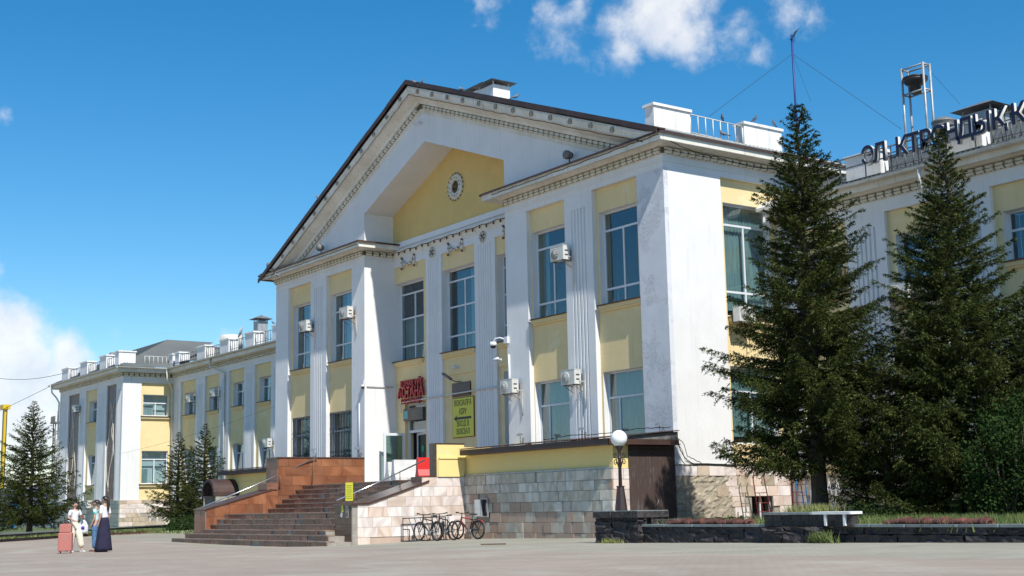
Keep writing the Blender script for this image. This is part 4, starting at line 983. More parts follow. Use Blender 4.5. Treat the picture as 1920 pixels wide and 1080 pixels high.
for i, (y, z, xl) in enumerate(steps):
    yn = steps[i+1][0] if i < 11 else YC+.1
    xr = XE+.0 if i >= 2 else (-42.62, -43.15)[i]
    zp = steps[i-1][1] if i else -.35
    mb = MB(); mb.box(xl+.03, xr-.01, y+.03, (yn+.05 if i > 1 else 23.1), -.4, z-.045, 1)
    n = 14; xs = [xl+(xr-xl)*k/n for k in range(n+1)]
    for k in range(n):
        j = random.uniform(-.012, .012); mb.box(xs[k]+.004, xs[k+1]-.004, y-.03+j, yn+.0, z-.045, z+random.uniform(-.003, .003), 0)
    st = build(mb, 'step', [M['tread'], M['mortar']], SR)
    # riser tiles
    x = xl; lo_ = zp if i else -.2
    while x < xr-.05:
        e = min(x+random.uniform(.3, .62), xr)
        if xr-e < .12: e = xr
        d = random.uniform(0, .015)
        mm = M['granite'] if random.random() > .05 else (M['orange'] if random.random() > .5 else M['mortar'])
        if random.random() < .965: block('stone', mm, 'riser_tile', (x+.006, y+.0-d, lo_+.006), (e-.006, y+.03, z-.05), st)
        x = e
mb = MB(); mb.box(PX-.5, -42.61, 27.5, 30.7, 2.2, 2.30); mb.box(XE, PX-.5, 27.5, YC+.1, 2.0, 2.305); build(mb, 'landing', M['tread'], SR)
# left cheek wall (orange)
def cutL(y): return 1.31 if y < 22.9 else (1.31+(y-22.9)*.262 if y < 25.9 else 2.11)
mb = MB()
mb.loft([[(x, 22.82, -.3), (x, 26.25, -.3), (x, 26.25, 2.08), (x, 25.9, 2.08), (x, 22.82, 1.27)] for x in (-56.6, SX-.02)])
mb.box(-56.6, SX-.02, 26.25, 30.7, -.3, 3.54)
ck = build(mb, 'cheek_wall', M['mortar'], SR)
clad(ck, YF(SX-.01), 22.85, 25.68, [-.05, .45, .98, 1.5, 2.02, 2.2], lambda y: cutL(y)-.03, [M['orange']], (.62, .85))
clad(ck, YF(SX-.01), 25.68, 26.25, [.9, 1.35, 1.85, 2.08], lambda y: 2.08, [M['orange']], (.75, 1.1))
clad(ck, YF(SX-.01), 26.26, 30.68, [.9, 1.35, 1.85, 2.32, 2.74, 3.17, 3.53], lambda y: 3.53, [M['orange']], (.75, 1.1))
clad(ck, XF(22.82), -56.6, SX, [-.1, .3, .75, 1.25], lambda x: 1.25, [M['granite']], (.55, .75))
clad(ck, XF(26.25), -56.6, SX, [2.1, 2.55, 3.05, 3.52], lambda x: 3.52, [M['granite']], (.55, .75))
mb = MB(); mb.loft([[(x, 22.76, 1.27), (x, 25.95, 2.10), (x, 25.95, 2.17), (x, 22.76, 1.33)] for x in (-56.66, SX+.05)])
mb.box(-56.66, SX+.04, 26.2, 30.7, 3.54, 3.60)
build(mb, 'coping', M['granite_dark'], ck)
mb = MB(); mb.box(-56.4, SX+.0, 25.72, 26.22, 2.13, 2.42); build(mb, 'coping_block', M['granite'], ck)
# right cheek wall (dark pier at the foot, pink marble outer face)
def cutR(y): return 1.38 if y < 23.75 else (1.38+(y-23.75)*.315 if y < 26.35 else 2.33)
mb = MB()
mb.loft([[(x, 23.12, -.4), (x, 27.95, -.4), (x, 27.95, 2.28), (x, 26.6, 2.28), (x, 26.3, 2.13), (x, 23.75, 1.33), (x, 23.12, 1.33)] for x in (XE, PX-.02)])
rk_ = build(mb, 'cheek_wall', M['mortar'], SR)
clad(rk_, XF(23.12), XE, PX-.1, [-.15, .25, .65, 1.05, 1.34], lambda x: 1.34, [M['granite_dark']], (.6, .75))
PR_ = [-.12, .17, .53, .89, 1.25, 1.61, 1.97, 2.32]
clad(rk_, YF(PX-.01), 23.32, 26.05, PR_, lambda y: cutR(y)-.03, [M['pink']], (.55, .82), skip=lambda s, z: z < .17 and 23.9 < s, name='stone')
clad(rk_, YF(PX-.01), 26.05, 27.95, PR_, lambda y: 2.31, [M['pink']], (.55, .82), skip=lambda s, z: z < .17, name='stone')
mb = MB(); mb.box(PX-.012, PX+.0, 23.75, 25.3, -.1, .15); mb.box(PX-.012, PX+.012, 25.3, 27.9, -.1, .165); build(mb, 'plinth_render', mat('pinkish_render', (.50, .37, .29), (.42, .32, .26), sc=2, rough=.9), rk_)
mb = MB(); mb.loft([[(x, 23.05, 1.335), (x, 23.78, 1.345), (x, 26.35, 2.14), (x, 26.35, 2.21), (x, 23.76, 1.42), (x, 23.05, 1.40)] for x in (XE-.06, PX+.06)])
mb.box(XE-.02, PX-.03, 26.36, 26.9, 2.0, 2.36)
build(mb, 'coping', M['granite_dark'], rk_)
# parapet block on the landing: dark tiles in front, yellow rendered side with mouldings
mb = MB(); mb.box(-43.1, PX, 26.72, 27.96, 2.33, 3.56); mb.box(-43.1, PX, 27.96, 30.7, 2.33, 3.45)
mb.box(PX, PX+.06, 26.75, 27.9, 2.33, 2.98); mb.box(PX, PX+.09, 26.78, 27.93, 3.0, 3.06); mb.box(-43.12, PX+.02, 26.7, 27.98, 3.56, 3.60, 1)
pp = build(mb, 'parapet', [M['annex'], M['granite_dark']], SR)
clad(pp, XF(26.72), -43.1, PX-.02, [2.34, 2.75, 3.16, 3.55], lambda x: 3.55, [M['granite_dark']], (.26, .3))
# handrails
def handrail(name, pts, posts, label):
    t = thing(name, label, 'handrail', (pts[0][0], pts[0][1], 0))
    mb = MB(); mb.tube(pts, .028, 8); build(mb, 'rail', M['steel'], t)
    for a, b in posts: q = MB(); q.tube([a, b], .022, 6); q.lathe([(0, 0), (.05, 0), (.05, .012), (0, .012)], c=a, n=8); build(q, 'post', M['steelpost'], t)
M['steel'] = mat('polished_steel', (.62, .62, .62), rough=.25, metal=.9); M['steelpost'] = mat('brown_post', (.16, .09, .06), rough=.5)
handrail('handrail', [(-55.7, 22.8, 1.42), (-55.65, 25.0, 2.24), (-55.28, 28.15, 3.58)], [((-55.7, 24.0, 1.60), (-55.7, 24.0, 1.86)), ((-55.28, 27.9, 2.32), (-55.28, 28.0, 3.5)), ((-55.28, 26.3, 2.3), (-55.3, 26.3, 2.78))], 'long steel handrail climbing the orange granite side of the steps')
handrail('handrail', [(-43.1, 22.75, 1.52), (-43.1, 24.4, 2.12), (-43.1, 26.5, 2.98)], [((-43.1, 23.4, 1.42), (-43.1, 23.5, 1.78)), ((-43.1, 25.4, 1.95), (-43.1, 25.4, 2.5))], 'shorter steel handrail above the pink marble side of the steps')

# ================================================================ ANNEXES under the front windows
def annex_roof_mesh(x0, x1, zf=3.18, zb_=3.62):
    mb = MB(); corrugated(mb, (x0, 27.55, zf+.17), (x1, 27.55, zf+.17), (x1, Y0, zb_), (x0, Y0, zb_), .16, .02)
    mb.box(x0+.02, x1-.02, 27.58, 27.62, zf-.06, zf+.14); mb.box(x0+.02, x1-.02, 27.62, Y0, zf-.06, zf-.02); return mb
AN = thing('annex', 'low grey and brown stone annex with yellow band and tin roof beside the brown door', 'annex', (-38, 29, 0))
mb = MB(); mb.box(PX+.0, XR-.02, 27.98, Y0-.0, -.3, 2.36, 1); mb.box(PX+.01, XR-.3, 28.02, Y0, 2.36, 3.12, 0); mb.box(XR-.3, XR-.02, 28.02, 28.7, 2.36, 3.12, 0)
mb.box(PX, XR+.01, 27.93, 28.0, 2.345, 2.40, 2)
aw = build(mb, 'wall', [M['annex'], M['mortar'], M['zinc']], AN)
random.seed(21)
grows = [-.05, .23, .6, .96, 1.31, 1.66, 1.99, 2.34]
def cab(a, b, z0, z1): m_ = (a+b)/2; return -41.75 < m_ < -41.0 and .75 < (z0+z1)/2 < 1.5
def gm(k): return [M['grey_stone'], M['brown_stone']]
for k in range(7):
    wts = [.35, .65] if k < 3 else ([.8, .2] if k == 3 else [.95, .05])
    stone_wall(aw, XF(27.98), grows[k:k+2], PX+.0, XR+.0, gm(k), wr=(.38, .72) if k else (.3, .6), weights=wts, out=(.02, .06), skip=cab if 1 < k < 5 else None)
stone_wall(aw, YF(XR-.02), grows, 27.98, 28.66, [M['pink']], wr=(.66, .7), out=(.03, .04))
rf = build(annex_roof_mesh(-42.35, XR+.35), 'roof', M['brownmetal'], AN, fix=False)
mb = MB(); mb.box(XR+.28, XR+.32, 27.58, Y0-.05, 3.12, 3.30); mb.box(XR-.1, XR+.27, 27.62, Y0-.05, 3.13, 3.17); build(mb, 'roof_trim', M['brownmetal'], rf)
mb = MB(); mb.box(XR+.0, XR+.04, 28.66, 28.72, 0, 3.1); mb.box(XR+.0, XR+.04, 30.64, 30.70, 0, 3.1); mb.box(XR+0, XR+.04, 28.72, 30.64, 2.98, 3.1)
dr = build(mb, 'door', M['woodoor'], AN)
mb = MB(); mb.loft([[(x, 27.60, 3.10), (x, Y0-.02, 3.16), (x, Y0-.02, 3.58), (x, 27.60, 3.30)] for x in (XR-.2, XR+.24)]); build(mb, 'roof_end', M['zinc_dark'], rf)
for a, b in ((28.725, 29.675), (29.685, 30.635)):
    q = MB(); q.box(XR, XR+.025, a, b, .1, 2.97); lf = build(q, 'door_leaf', M['woodoor'], dr)
q = MB(); q.tube([(XR+.03, 29.8, 1.1), (XR+.08, 29.8, 1.12), (XR+.09, 29.84, 1.25), (XR+.03, 29.86, 1.33)], .015, 6); build(q, 'handle', M['zinc'], dr)
AL = thing('annex', 'low yellow annex with tin roof and arched doorway canopy behind the orange cheek wall', 'annex', (-61, 29, 0))
mb = MB(); mb.box(XL, -56.6, 27.98, Y0, -.3, 1.95, 1); mb.box(XL, -56.6, 27.96, Y0, 1.95, 3.06, 0); mb.box(XL, -56.6, 27.93, 27.955, 2.62, 2.66, 0)
al = build(mb, 'wall', [M['annex'], M['mortar']], AL); stone_wall(al, XF(27.98), [0, .3, .63, .96, 1.29, 1.62, 1.94], -63.2, -56.6, [M['grey_stone']], wr=(.5, .7))
build(annex_roof_mesh(XL-.3, -56.3, 3.12, 3.55), 'roof', M['brownmetal'], AL, fix=False)
mb = MB(); cx, cz = -64.35, 2.0
for r0, r1, y0_, y1_, mi in ((.78, .84, 26.6, 27.94, 0), (.70, .78, 26.58, 26.66, 1), (.70, .78, 27.5, 27.58, 1)):
    A_ = [(r1*math.cos(a), r1*math.sin(a)) for a in np.linspace(0, PI, 15)]+[(r0*math.cos(a), r0*math.sin(a)) for a in np.linspace(PI, 0, 15)]
    mb.loft([[(cx+x, y0_, cz+z) for x, z in A_], [(cx+x, y1_, cz+z) for x, z in A_]], mi)
mb.loft([[(cx+.8*math.cos(a), y, cz+.8*math.sin(a)) for a in np.linspace(0, PI, 15)] for y in (27.0, 27.03)], 1)
build(mb, 'canopy', [M['brownmetal'], M['black']], AL)
mb = MB(); mb.box(cx-.8, cx-.72, 26.7, 27.97, 0, 2.0); mb.box(cx+.72, cx+.8, 26.7, 27.97, 0, 2.0, 1); mb.box(cx-.7, cx+.7, 27.95, 27.97, 0, 2.0, 2); build(mb, 'doorway', [M['grey_stone'], M['grey_stone'], M['dark']], AL)

# ================================================================ PLANTERS of black rock-face blocks
def along(px_, Y, z=0): return at(px_, 985, 1, Y).x
PYF = 23.0
p0, p1, p2, p3, p4 = [at(q, 1005, 1, PYF).x for q in (1127, 1182, 1442, 1556, 1607)]
random.seed(33)
def rock_course(parent, x0, x1, y0, y1, z0, z1, wr=(.42, .7), side=True):
    x = x0
    while x < x1-.05:
        e = min(x+random.uniform(*wr), x1)
        if x1-e < .2: e = x1
        block('rock_block', M['rockface'], 'block', (x+.004, y0-random.uniform(0, .03), z0), (e-.004, y1, z1), parent, rough=.16, seed=random.randint(0, 5)); x = e
PL = thing('planter', 'long raised planter bed walled with black rock-face blocks along the square', 'planter', (p1, PYF, .1))
zb = gz(p0, PYF)
mb = MB(); mb.box(p1, -8, PYF+.08, PYF+.30, zb-.3, .55); mb.box(p0+.08, p1, PYF-.1, PYF+.75, zb-.3, .98); mb.box(p0+.08, p0+.3, PYF+.75, 29, zb-.3, .5); pw = build(mb, 'core_wall', M['rockface'], PL)
for (z0, z1) in ((zb-.06, zb+.27), (zb+.275, .585)):
    rock_course(pw, p1, p2, PYF, PYF+.18, z0, z1); rock_course(pw, p2, p3, PYF-.22, PYF+.1, z0, z1); rock_course(pw, p3, -13, PYF, PYF+.18, z0+.02, z1)
for z0, z1 in ((zb-.06, zb+.27), (zb+.275, zb+.57), (zb+.575, .82)): rock_course(pw, p0, p1+.55, PYF-.18, PYF+.1, z0, z1)
for z0, z1 in ((zb-.06, zb+.27), (zb+.275, zb+.57)):
    y = PYF+.1
    while y < 28: block('rock_block', M['rockface'], 'block', (p0-.02, y, z0), (p0+.15, y+.55, z1), pw, rough=.16, seed=random.randint(0, 5)); y += .555
def coping_row(parent, x0, x1, y0, y1, z0, z1, m, wr=(.9, 1.3)):
    x = x0
    while x < x1-.05:
        e = min(x+random.uniform(*wr), x1)
        block('stone', m, 'coping_slab', (x+.004, y0+random.uniform(-.01, .01), z0), (e-.004, y1, z1), parent); x = e
coping_row(pw, p1+.5, p2, PYF-.06, PYF+.36, .59, .65, M['coping']); coping_row(pw, p3, -12.5, PYF-.06, PYF+.36, .59, .65, M['coping'])
coping_row(pw, p0-.06, p1+.6, PYF-.24, PYF+.85, .825, .985, M['granite_black'] if 'granite_black' in M else M['rockface'], (.5, .9)); coping_row(pw, p0-.06, p1+.6, PYF-.24, PYF+.85, .99, 1.01, M['coping'])
# upper tier round the spruce
mb = MB()
for z0 in (.60, .735): 
    x = p2
    while x < p4-.05: e = min(x+random.uniform(.25, .33), p4); block('stone', M['rockface'], 'brick', (x+.004, PYF-.14, z0), (e-.004, PYF+.06, z0+.13), pw); x = e
coping_row(pw, p2-.02, p3-.35, PYF-.2, PYF+.2, .87, .925, M['coping'])
block('stone', M['white'], 'coping_slab', (p3-.35, PYF-.2, .87), (p4+.03, PYF+.2, .93), pw)
for x in (p3+.02, p3+.56): block('stone', M['white'], 'frame_bar', (x, PYF-.19, .62), (x+.06, PYF-.13, .87), pw)
mb = MB(); mb.add([(p0+.3, PYF+.3, .5), (-8, PYF+.3, .5), (-4, 36, .55), (XR+.3, 36, .3), (XR+.3, 29, .3)], [(0, 1, 2, 3, 4)]); build(mb, 'planter_soil', mat('dry_soil', (.11, .085, .055), (.16, .13, .085), sc=3, bump=.6), kind='structure', fix=False)

# ================================================================ left lawn, kerbs, low wall, far fence
def kz(p): return (p[0], p[1], gz(p[0], p[1]))
ka = at(-30, 1013.5, 2, -.02); kb = at(363, 996, 2, -.0)
kc = at(-30, 1004, 2, .12); kd = at(395, 981, 2, .12)
mb = MB(); n = 30
for i in range(n):
    a = ka+(kb-ka)*(i/n); b = ka+(kb-ka)*((i+1)/n-.003); t = (b-a).normalized(); o = Vector((-t.y, t.x, 0))*.14
    mb.loft([[a+Vector((0, 0, -.1)), a+o+Vector((0, 0, -.1)), a+o+Vector((0, 0, .16)), a+Vector((0, 0, .16))], [b+Vector((0, 0, -.1)), b+o+Vector((0, 0, -.1)), b+o+Vector((0, 0, .16)), b+Vector((0, 0, .16))]])
build(mb, 'kerb', mat('brick_red_kerb', (.30, .16, .11), (.36, .24, .18), sc=1), kind='structure')
lz = .12
mb = MB(); mb.add([(ka.x, ka.y+.1, lz), (kb.x, kb.y, lz), (-57, 29, lz), (-57, 36.5, lz), (-95, 36.5, lz), (-150, 36.5, lz)], [(0, 1, 2, 3, 4, 5)]); build(mb, 'lawn', mat('lawn_earth', (.06, .085, .02), (.10, .12, .035), sc=.9), kind='structure', fix=False)
e0 = at(-30, 1005, 2, .3); e1 = at(330, 984, 2, .35); t = (e1-e0).normalized(); o = Vector((-t.y, t.x, 0))*.35
LW_ = thing('low_wall', 'long low dark kerb wall with pale top edging the lawn before the far pavilion', 'low wall', (e1.x, e1.y, 0))
mb = MB(); mb.loft([[p+Vector((0, 0, z)) for p, z in ((e, -.4), (e+o, -.4), (e+o, .0), (e, .0))] for e in (e0, e1)], 0); build(mb, 'wall_body', M['rockface'], LW_)
mb = MB(); mb.loft([[p+Vector((0, 0, z)) for p, z in ((e-o*.1, .003), (e+o*1.1, .003), (e+o*1.1, .06), (e-o*.1, .06))] for e in (e0, e1)], 0); build(mb, 'wall_top', M['coping'], LW_)
# grass blades
def blades(name, mats, pts, h, w_, label, cat, group=None, seed=1, lean=.35, kind='stuff'):
    rg = np.random.default_rng(seed); n = len(pts); P = np.array(pts); a = rg.uniform(0, 2*PI, n); hh = h*rg.uniform(.5, 1.2, n); ww = w_*rg.uniform(.6, 1.2, n)
    dx = np.cos(a)*ww; dy = np.sin(a)*ww; lx_ = rg.normal(0, lean, n)*hh; ly_ = rg.normal(0, lean, n)*hh
    V = np.empty((n, 3, 3)); V[:, 0] = P+np.stack([-dx, -dy, 0*a], 1); V[:, 1] = P+np.stack([dx, dy, 0*a], 1); V[:, 2] = P+np.stack([lx_, ly_, hh], 1)
    me = bpy.data.meshes.new(name); me.vertices.add(3*n); me.loops.add(3*n); me.polygons.add(n)
    me.vertices.foreach_set('co', V.ravel()); me.loops.foreach_set('vertex_index', np.arange(3*n)); me.polygons.foreach_set('loop_start', np.arange(0, 3*n, 3))
    mats = mats if isinstance(mats, list) else [mats]
    for m in mats: me.materials.append(m)
    me.polygons.foreach_set('material_index', rg.choice(len(mats), n, p=[.93, .07] if len(mats) == 2 else None)); me.update()
    o = bpy.data.objects.new(name, me); link(o, None, kind); tag(o, label, cat, group); return o
M['grass'] = mat('grass', (.075, .12, .025), (.15, .18, .05), sc=2, rough=.8); M['drygrass'] = mat('dry_grass', (.28, .27, .10), (.18, .22, .06), sc=4, rough=.9); M['dandelion'] = mat('dandelion_white', (.6, .6, .5), rough=.9); M['yellowflower'] = mat('yellow_flower', (.7, .5, .02), rough=.8)
rg = np.random.default_rng(3); pts = []
for _ in range(42000):
    u, v = rg.uniform(), rg.uniform()**1.5; a = ka+(kb-ka)*u; b = e0+(e1-e0)*min(u*1.02, 1); p = a*(1-v)+b*v
    if p.x < -60.5: pts.append((p.x, p.y+.12, lz-.01))
for _ in range(8000):
    u = rg.uniform(-72, -57.2); pts.append((u, rg.uniform(26, 34), lz-.01))
blades('grass', [M['grass'], M['dandelion']], pts, .14, .02, 'green lawn grass dotted with dandelions between kerb and low wall', 'grass', seed=4)
pts = [(rg.uniform(p1+.5, -13), rg.uniform(PYF+.5, 30), .5) for _ in range(9000)]+[(rg.uniform(p3+.4, -14), rg.normal(PYF+1.6, .6), .5) for _ in range(7000)]
blades('weeds', [M['grass'], M['grass']], pts, .30, .018, 'wild green weeds with a few yellow flowers growing in the black planter', 'weeds', seed=5)
for (px_, nn, nm) in ((1542, 700, 'pale dry grass tuft behind the white coping at the foot of the spruce'), (1500, 260, 'thin pale grass beside the spruce foot above the raised tier')):
    c = at(px_, 968, 1, PYF+.6); pts = [(rg.normal(c.x, .2), rg.normal(PYF+.5, .12), .86) for _ in range(nn)]; blades('grass_tuft', M['drygrass'], pts, .24, .012, nm, 'grass tuft', seed=6)
c = at(1545, 1028, 1, PYF-.3); pts = [(rg.normal(c.x, .16), PYF-.3-abs(rg.normal(0, .05)), gz(c.x, PYF)) for _ in range(300)]; blades('weed_clump', M['grass'], pts, .28, .014, 'green weeds growing from the joint at the foot of the black planter', 'weeds', seed=8)
c = at(1133, 1024, 1, PYF-.3); pts = [(rg.normal(c.x+.3, .2), PYF-.25-abs(rg.normal(0, .04)), gz(c.x, PYF)) for _ in range(180)]; blades('weed_clump', M['drygrass'], pts, .14, .012, 'small dry weeds at the left corner of the lamp planter', 'weeds', seed=9)
# ================================================================ AIR CONDITIONERS
def make_ac(w_=.82, h=.56, d=.32, gap=.16, rusty=False, covered=False):
    t = thing('air_conditioner', 'x', 'air conditioner', group='air conditioners on the station walls')
    mb = MB(); mb.loft([[(x, -gap-d+.0, z) for x, z in ((-w_/2, .02), (w_/2, .02), (w_/2, h), (-w_/2, h))], [(x, -gap, z) for x, z in ((-w_/2, .02), (w_/2, .02), (w_/2, h), (-w_/2, h))]])
    mb.box(-w_/2-.008, w_/2+.008, -gap-d-.008, -gap+.008, h, h+.02)
    build(mb, 'casing', M['ac'], t, local=True)
    mb = MB(); cx = -w_*.14; r = h*.40; y = -gap-d
    mb.lathe([(0, -.004), (r, -.004), (r, -.012), (0, -.012)], c=(cx, y, h*.5), n=24, axis='y', mi=0 if not covered else 1)
    for k in range(1, 5): rr = r*k/4.2; mb.lathe([(rr-.008, -.013), (rr+.008, -.013), (rr+.008, -.02), (rr-.008, -.02)], c=(cx, y, h*.5), n=24, axis='y', mi=1)
    for k in range(6): a = k*PI/6; mb.tube([(cx-r*math.cos(a), y-.02, h*.5-r*math.sin(a)), (cx+r*math.cos(a), y-.02, h*.5+r*math.sin(a))], .006, 4, 1)
    build(mb, 'fan_grille', [M['acgrill'], M['ac']], t, local=True)
    for k in range(2):
        mb = MB(); mb.box(w_/2+.0085, w_/2+.012, -gap-d*.75, -gap-d*.25, h*(.62-.3*k), h*(.70-.3*k)); build(mb, 'side_louvre', M['acgrill'], t, local=True)
    m = M['rust'] if rusty else M['iron']
    for x in (-w_*.33, w_*.36):
        mb = MB(); mb.box(x-.015, x+.015, -gap-d, 0, -.02, .015); mb.box(x-.015, x+.015, -.03, 0, -.02, .42); mb.tube([(x, -gap-d+.04, -.01), (x, -.01, -.26)], .012, 5); build(mb, 'bracket', m, t, local=True)
    mb = MB(); mb.tube([(w_/2, -gap-.08, .15), (w_/2+.07, -gap-.06, .1), (w_/2+.08, -.06, .12), (w_/2+.08, -.03, -.5), (w_/2+.06, -.03, -.9)], .02, 5); build(mb, 'hose', M['gutter'], t, local=True)
    return t
ac0 = make_ac(); ac_r = make_ac(rusty=True); ac_c = make_ac(covered=True)
used = set()
def place_ac(src, px_, py_, Y, label, rz=0, ax=1):
    p = at(px_, py_, ax, Y); loc = (p.x, Y, p.z-.28) if ax == 1 else (Y, p.y, p.z-.28)
    if src.name in used: o = copy_tree(src, loc, rz, label)
    else: used.add(src.name); src.location = loc; src.rotation_euler = (0, 0, rz); src['label'] = label; o = src
    o['group'] = 'air conditioners on the station walls'; return o
place_ac(ac0, 1062, 478, Y0, 'white air conditioner high on the fluted pilaster between the two right tall windows')
place_ac(ac_r, 583, 613, Y0, 'air conditioner on rusty brackets beside the leftmost tall window of the centre block')
place_ac(ac_r, 660, 588, Y0, 'air conditioner on rusty brackets on the pillar left of the entrance recess')
place_ac(ac_c, 1083, 709, Y0, 'white air conditioner at ground floor height on the fluted pilaster above the annex roof')
place_ac(ac_c, 967, 726, Y0, 'white air conditioner low on the pillar right of the entrance recess below the dome camera')
place_ac(ac0, 363, 748, YW, 'air conditioner beside the upper left window of the left wing')
place_ac(ac0, 409, 737, YW, 'air conditioner next to the downpipe on the upper left wing')
place_ac(ac_c, 509, 831, YW, 'boxy air conditioner by the lower window where the left wing meets the centre block')
place_ac(ac0, 149, 767, 32.58, 'air conditioner over the edge of the left mosaic on the far pavilion')
place_ac(ac0, 172, 946, 32.5, 'air conditioner standing on the basement ledge of the far pavilion above the women')
place_ac(ac0, 1700, 548, YW, 'air conditioner under the right wing window half hidden by spruce boughs')
place_ac(ac0, 1384, 592, XR, 'air conditioner under the tall side window of the centre block', rz=PI/2, ax=0)

# ================================================================ LAMPS, CAMERAS, PIPES, CABLES on the walls
def floodlight(px_, py_, ax, V, label, s=.72, rz=0, post=.42):
    p = at(px_, py_, ax, V); t = thing('floodlight', label, 'floodlight', (p.x, p.y, p.z), rz, 'floodlights and spotlights on the station')
    mb = MB(); mb.tube([(0, 0, 0), (0, -.02*s, post*s)], .02*s, 6); mb.box(-.09*s, .09*s, -.08*s, .06*s, -.02, .02); build(mb, 'stand', M['iron'], t, local=True)
    mb = MB(); mb.loft([[(-.18*s, -.16*s, (post+.0)*s), (.18*s, -.16*s, post*s), (.18*s, -.12*s, (post+.13)*s), (-.18*s, -.12*s, (post+.13)*s)], [(-.12*s, .08*s, (post+.04)*s), (.12*s, .08*s, (post+.04)*s), (.12*s, .1*s, (post+.12)*s), (-.12*s, .1*s, (post+.12)*s)]]); build(mb, 'lamp_head', M['zinc'], t, local=True)
    mb = MB(); mb.tube([(.1*s, .05, .02), (.16*s, .08, .12), (.12*s, .1, .22), (.02, .09, .2), (-.05, .1, .02)], .012, 5); build(mb, 'cable', M['cable'], t, local=True); return t
floodlight(976, 832, 1, 30.3, 'small grey floodlight on the annex roof by the pillar right of the entrance')
floodlight(1093, 822, 1, 30.2, 'small grey floodlight on the annex roof below the fluted pilaster')
floodlight(1238, 815, 1, 30.3, 'small grey floodlight on the annex roof at the foot of the peeling corner pillar')
floodlight(588, 858, 1, 30.3, 'small floodlight above the orange parapet at the left fluted pilaster', s=.8)
floodlight(672, 858, 1, 30.4, 'small floodlight above the orange parapet at the entrance corner', s=.9)
def spot(px_, py_, Y, label):
    p = at(px_, py_, 1, Y); t = thing('spotlight', label, 'spotlight', (p.x, Y, p.z), 0, 'floodlights and spotlights on the station')
    mb = MB(); mb.box(-.10, .10, -.10, .10, 0, .03); mb.tube([(0, 0, .03), (0, 0, .28)], .03, 6); build(mb, 'stand', M['rust'], t, local=True)
    mb = MB(); mb.lathe([(0, -.22), (.17, -.2), (.18, -.1), (.12, .12), (0, .16)], c=(0, 0, .40), n=14, axis='y'); build(mb, 'lamp_head', M['iron'], t, local=True)
spot(1068, 310, Y0-.3, 'grey round spotlight on the cornice ledge right of the yellow gable field'); spot(602, 479, Y0-.3, 'grey round spotlight on the cornice ledge at the left foot of the gable')
spot(508+0, 480+32, Y0-.3, 'dark spotlight tucked in the left corner of the gable')
# dome camera
p = at(952, 637, 1, Y0); t = thing('security_camera', 'white dome camera on a curved arm at the pillar right of the entrance', 'security camera', (p.x, Y0, p.z), 0, 'security cameras')
mb = MB(); mb.box(-.12, .12, -.12, 0, -.15, .12); build(mb, 'junction_box', M['pvc'], t, local=True)
mb = MB(); mb.tube([(-.1, -.08, .02), (-.25, -.2, .1), (-.42, -.32, .08), (-.5, -.38, -.05)], .03, 8); build(mb, 'arm', M['pvc'], t, local=True)
mb = MB(); c = (-.5, -.38, 0); mb.lathe([(0, -.05), (.13, -.06), (.15, -.16), (.14, -.22), (.0, -.22)], c=c, n=16); mb.lathe([(.12, -.22), (.11, -.27), (.06, -.32), (0, -.33)], c=c, n=16, mi=1); build(mb, 'dome', [M['pvc'], M['black']], t, local=True)
def bullet_cam(px_, py_, Y, label, dx=-.25, ax=1):
    p = at(px_, py_, ax, Y); t = thing('security_camera', label, 'security camera', (p.x, p.y, p.z), 0, 'security cameras')
    mb = MB(); mb.lathe([(0, -.03), (.07, -.03), (.07, 0), (0, 0)], n=10, axis='y'); mb.tube([(0, -.02, 0), (0, -.15, .04)], .02, 6); build(mb, 'bracket', M['pvc'], t, local=True)
    mb = MB(); mb.tube([(0, -.14, .07), (dx, -.24, .0)], .055, 10); build(mb, 'camera_body', M['pvc'], t, local=True)
    mb = MB(); mb.tube([(dx, -.24, .0), (dx*1.04, -.25, -.005)], .045, 10); build(mb, 'lens', M['black'], t, local=True)
bullet_cam(860, 690, YC+.08, 'white bullet camera above the swan neck lamp over the yellow sign'); bullet_cam(791, 232, Y0, 'small white camera near the top of the gable'); bullet_cam(940, 640+35, Y0+.0, 'tiny camera on the pillar below the dome camera'); 
p = at(683, 722, 1, Y0); t = thing('security_camera', 'small dome camera on the corner left of the entrance', 'security camera', (p.x, Y0, p.z), 0, 'security cameras')
mb = MB(); mb.box(-.1, .1, -.1, 0, -.0, .2); build(mb, 'bracket', M['pvc'], t, local=True); mb = MB(); mb.lathe([(0, -.1), (.09, -.1), (.1, -.0), (0, 0)], c=(0, -.08, 0), n=12); mb.lathe([(0, -.2), (.06, -.17), (.085, -.1)], c=(0, -.08, 0), n=12, mi=1); build(mb, 'dome', [M['pvc'], M['black']], t, local=True)
# swan neck lamp over the sign
p = at(864, 716, 1, YC+.08); t = thing('wall_lamp', 'slanting street lamp head fixed above the brown plaque', 'wall lamp', (p.x, YC+.08, p.z)); mb = MB(); mb.tube([(0, 0, 0), (-.2, -.15, .03), (-.35, -.3, .12)], .025, 6); build(mb, 'arm', M['rust'], t, local=True)
mb = MB(); mb.loft([[(-.35, -.36, .1), (-.35, -.24, .1), (-.33, -.24, .18), (-.33, -.36, .18)], [(-.75, -.55, .38), (-.75, -.4, .38), (-.73, -.4, .46), (-.73, -.55, .46)]]); build(mb, 'lamp_head', M['iron'], t, local=True)
def pipe(name, label, pts, r=.03, m='gutter', cat='pipe', group=None, n=6):
    mb = MB(); mb.tube(pts, r, n); return build(mb, name, M[m], None, label=label, cat=cat, group=group)
zc = 6.22
pipe('conduit', 'pale conduit pipe crossing the entrance recess above the door and signs', [(-54.75, YC+.0, 5.7), (-54.75, YC-.03, 6.12), (-54.6, YC-.04, 6.18), (-51, YC-.05, zc), (-48, YC-.05, zc+.03), (-43.55, YC-.05, zc+.02)], .035)
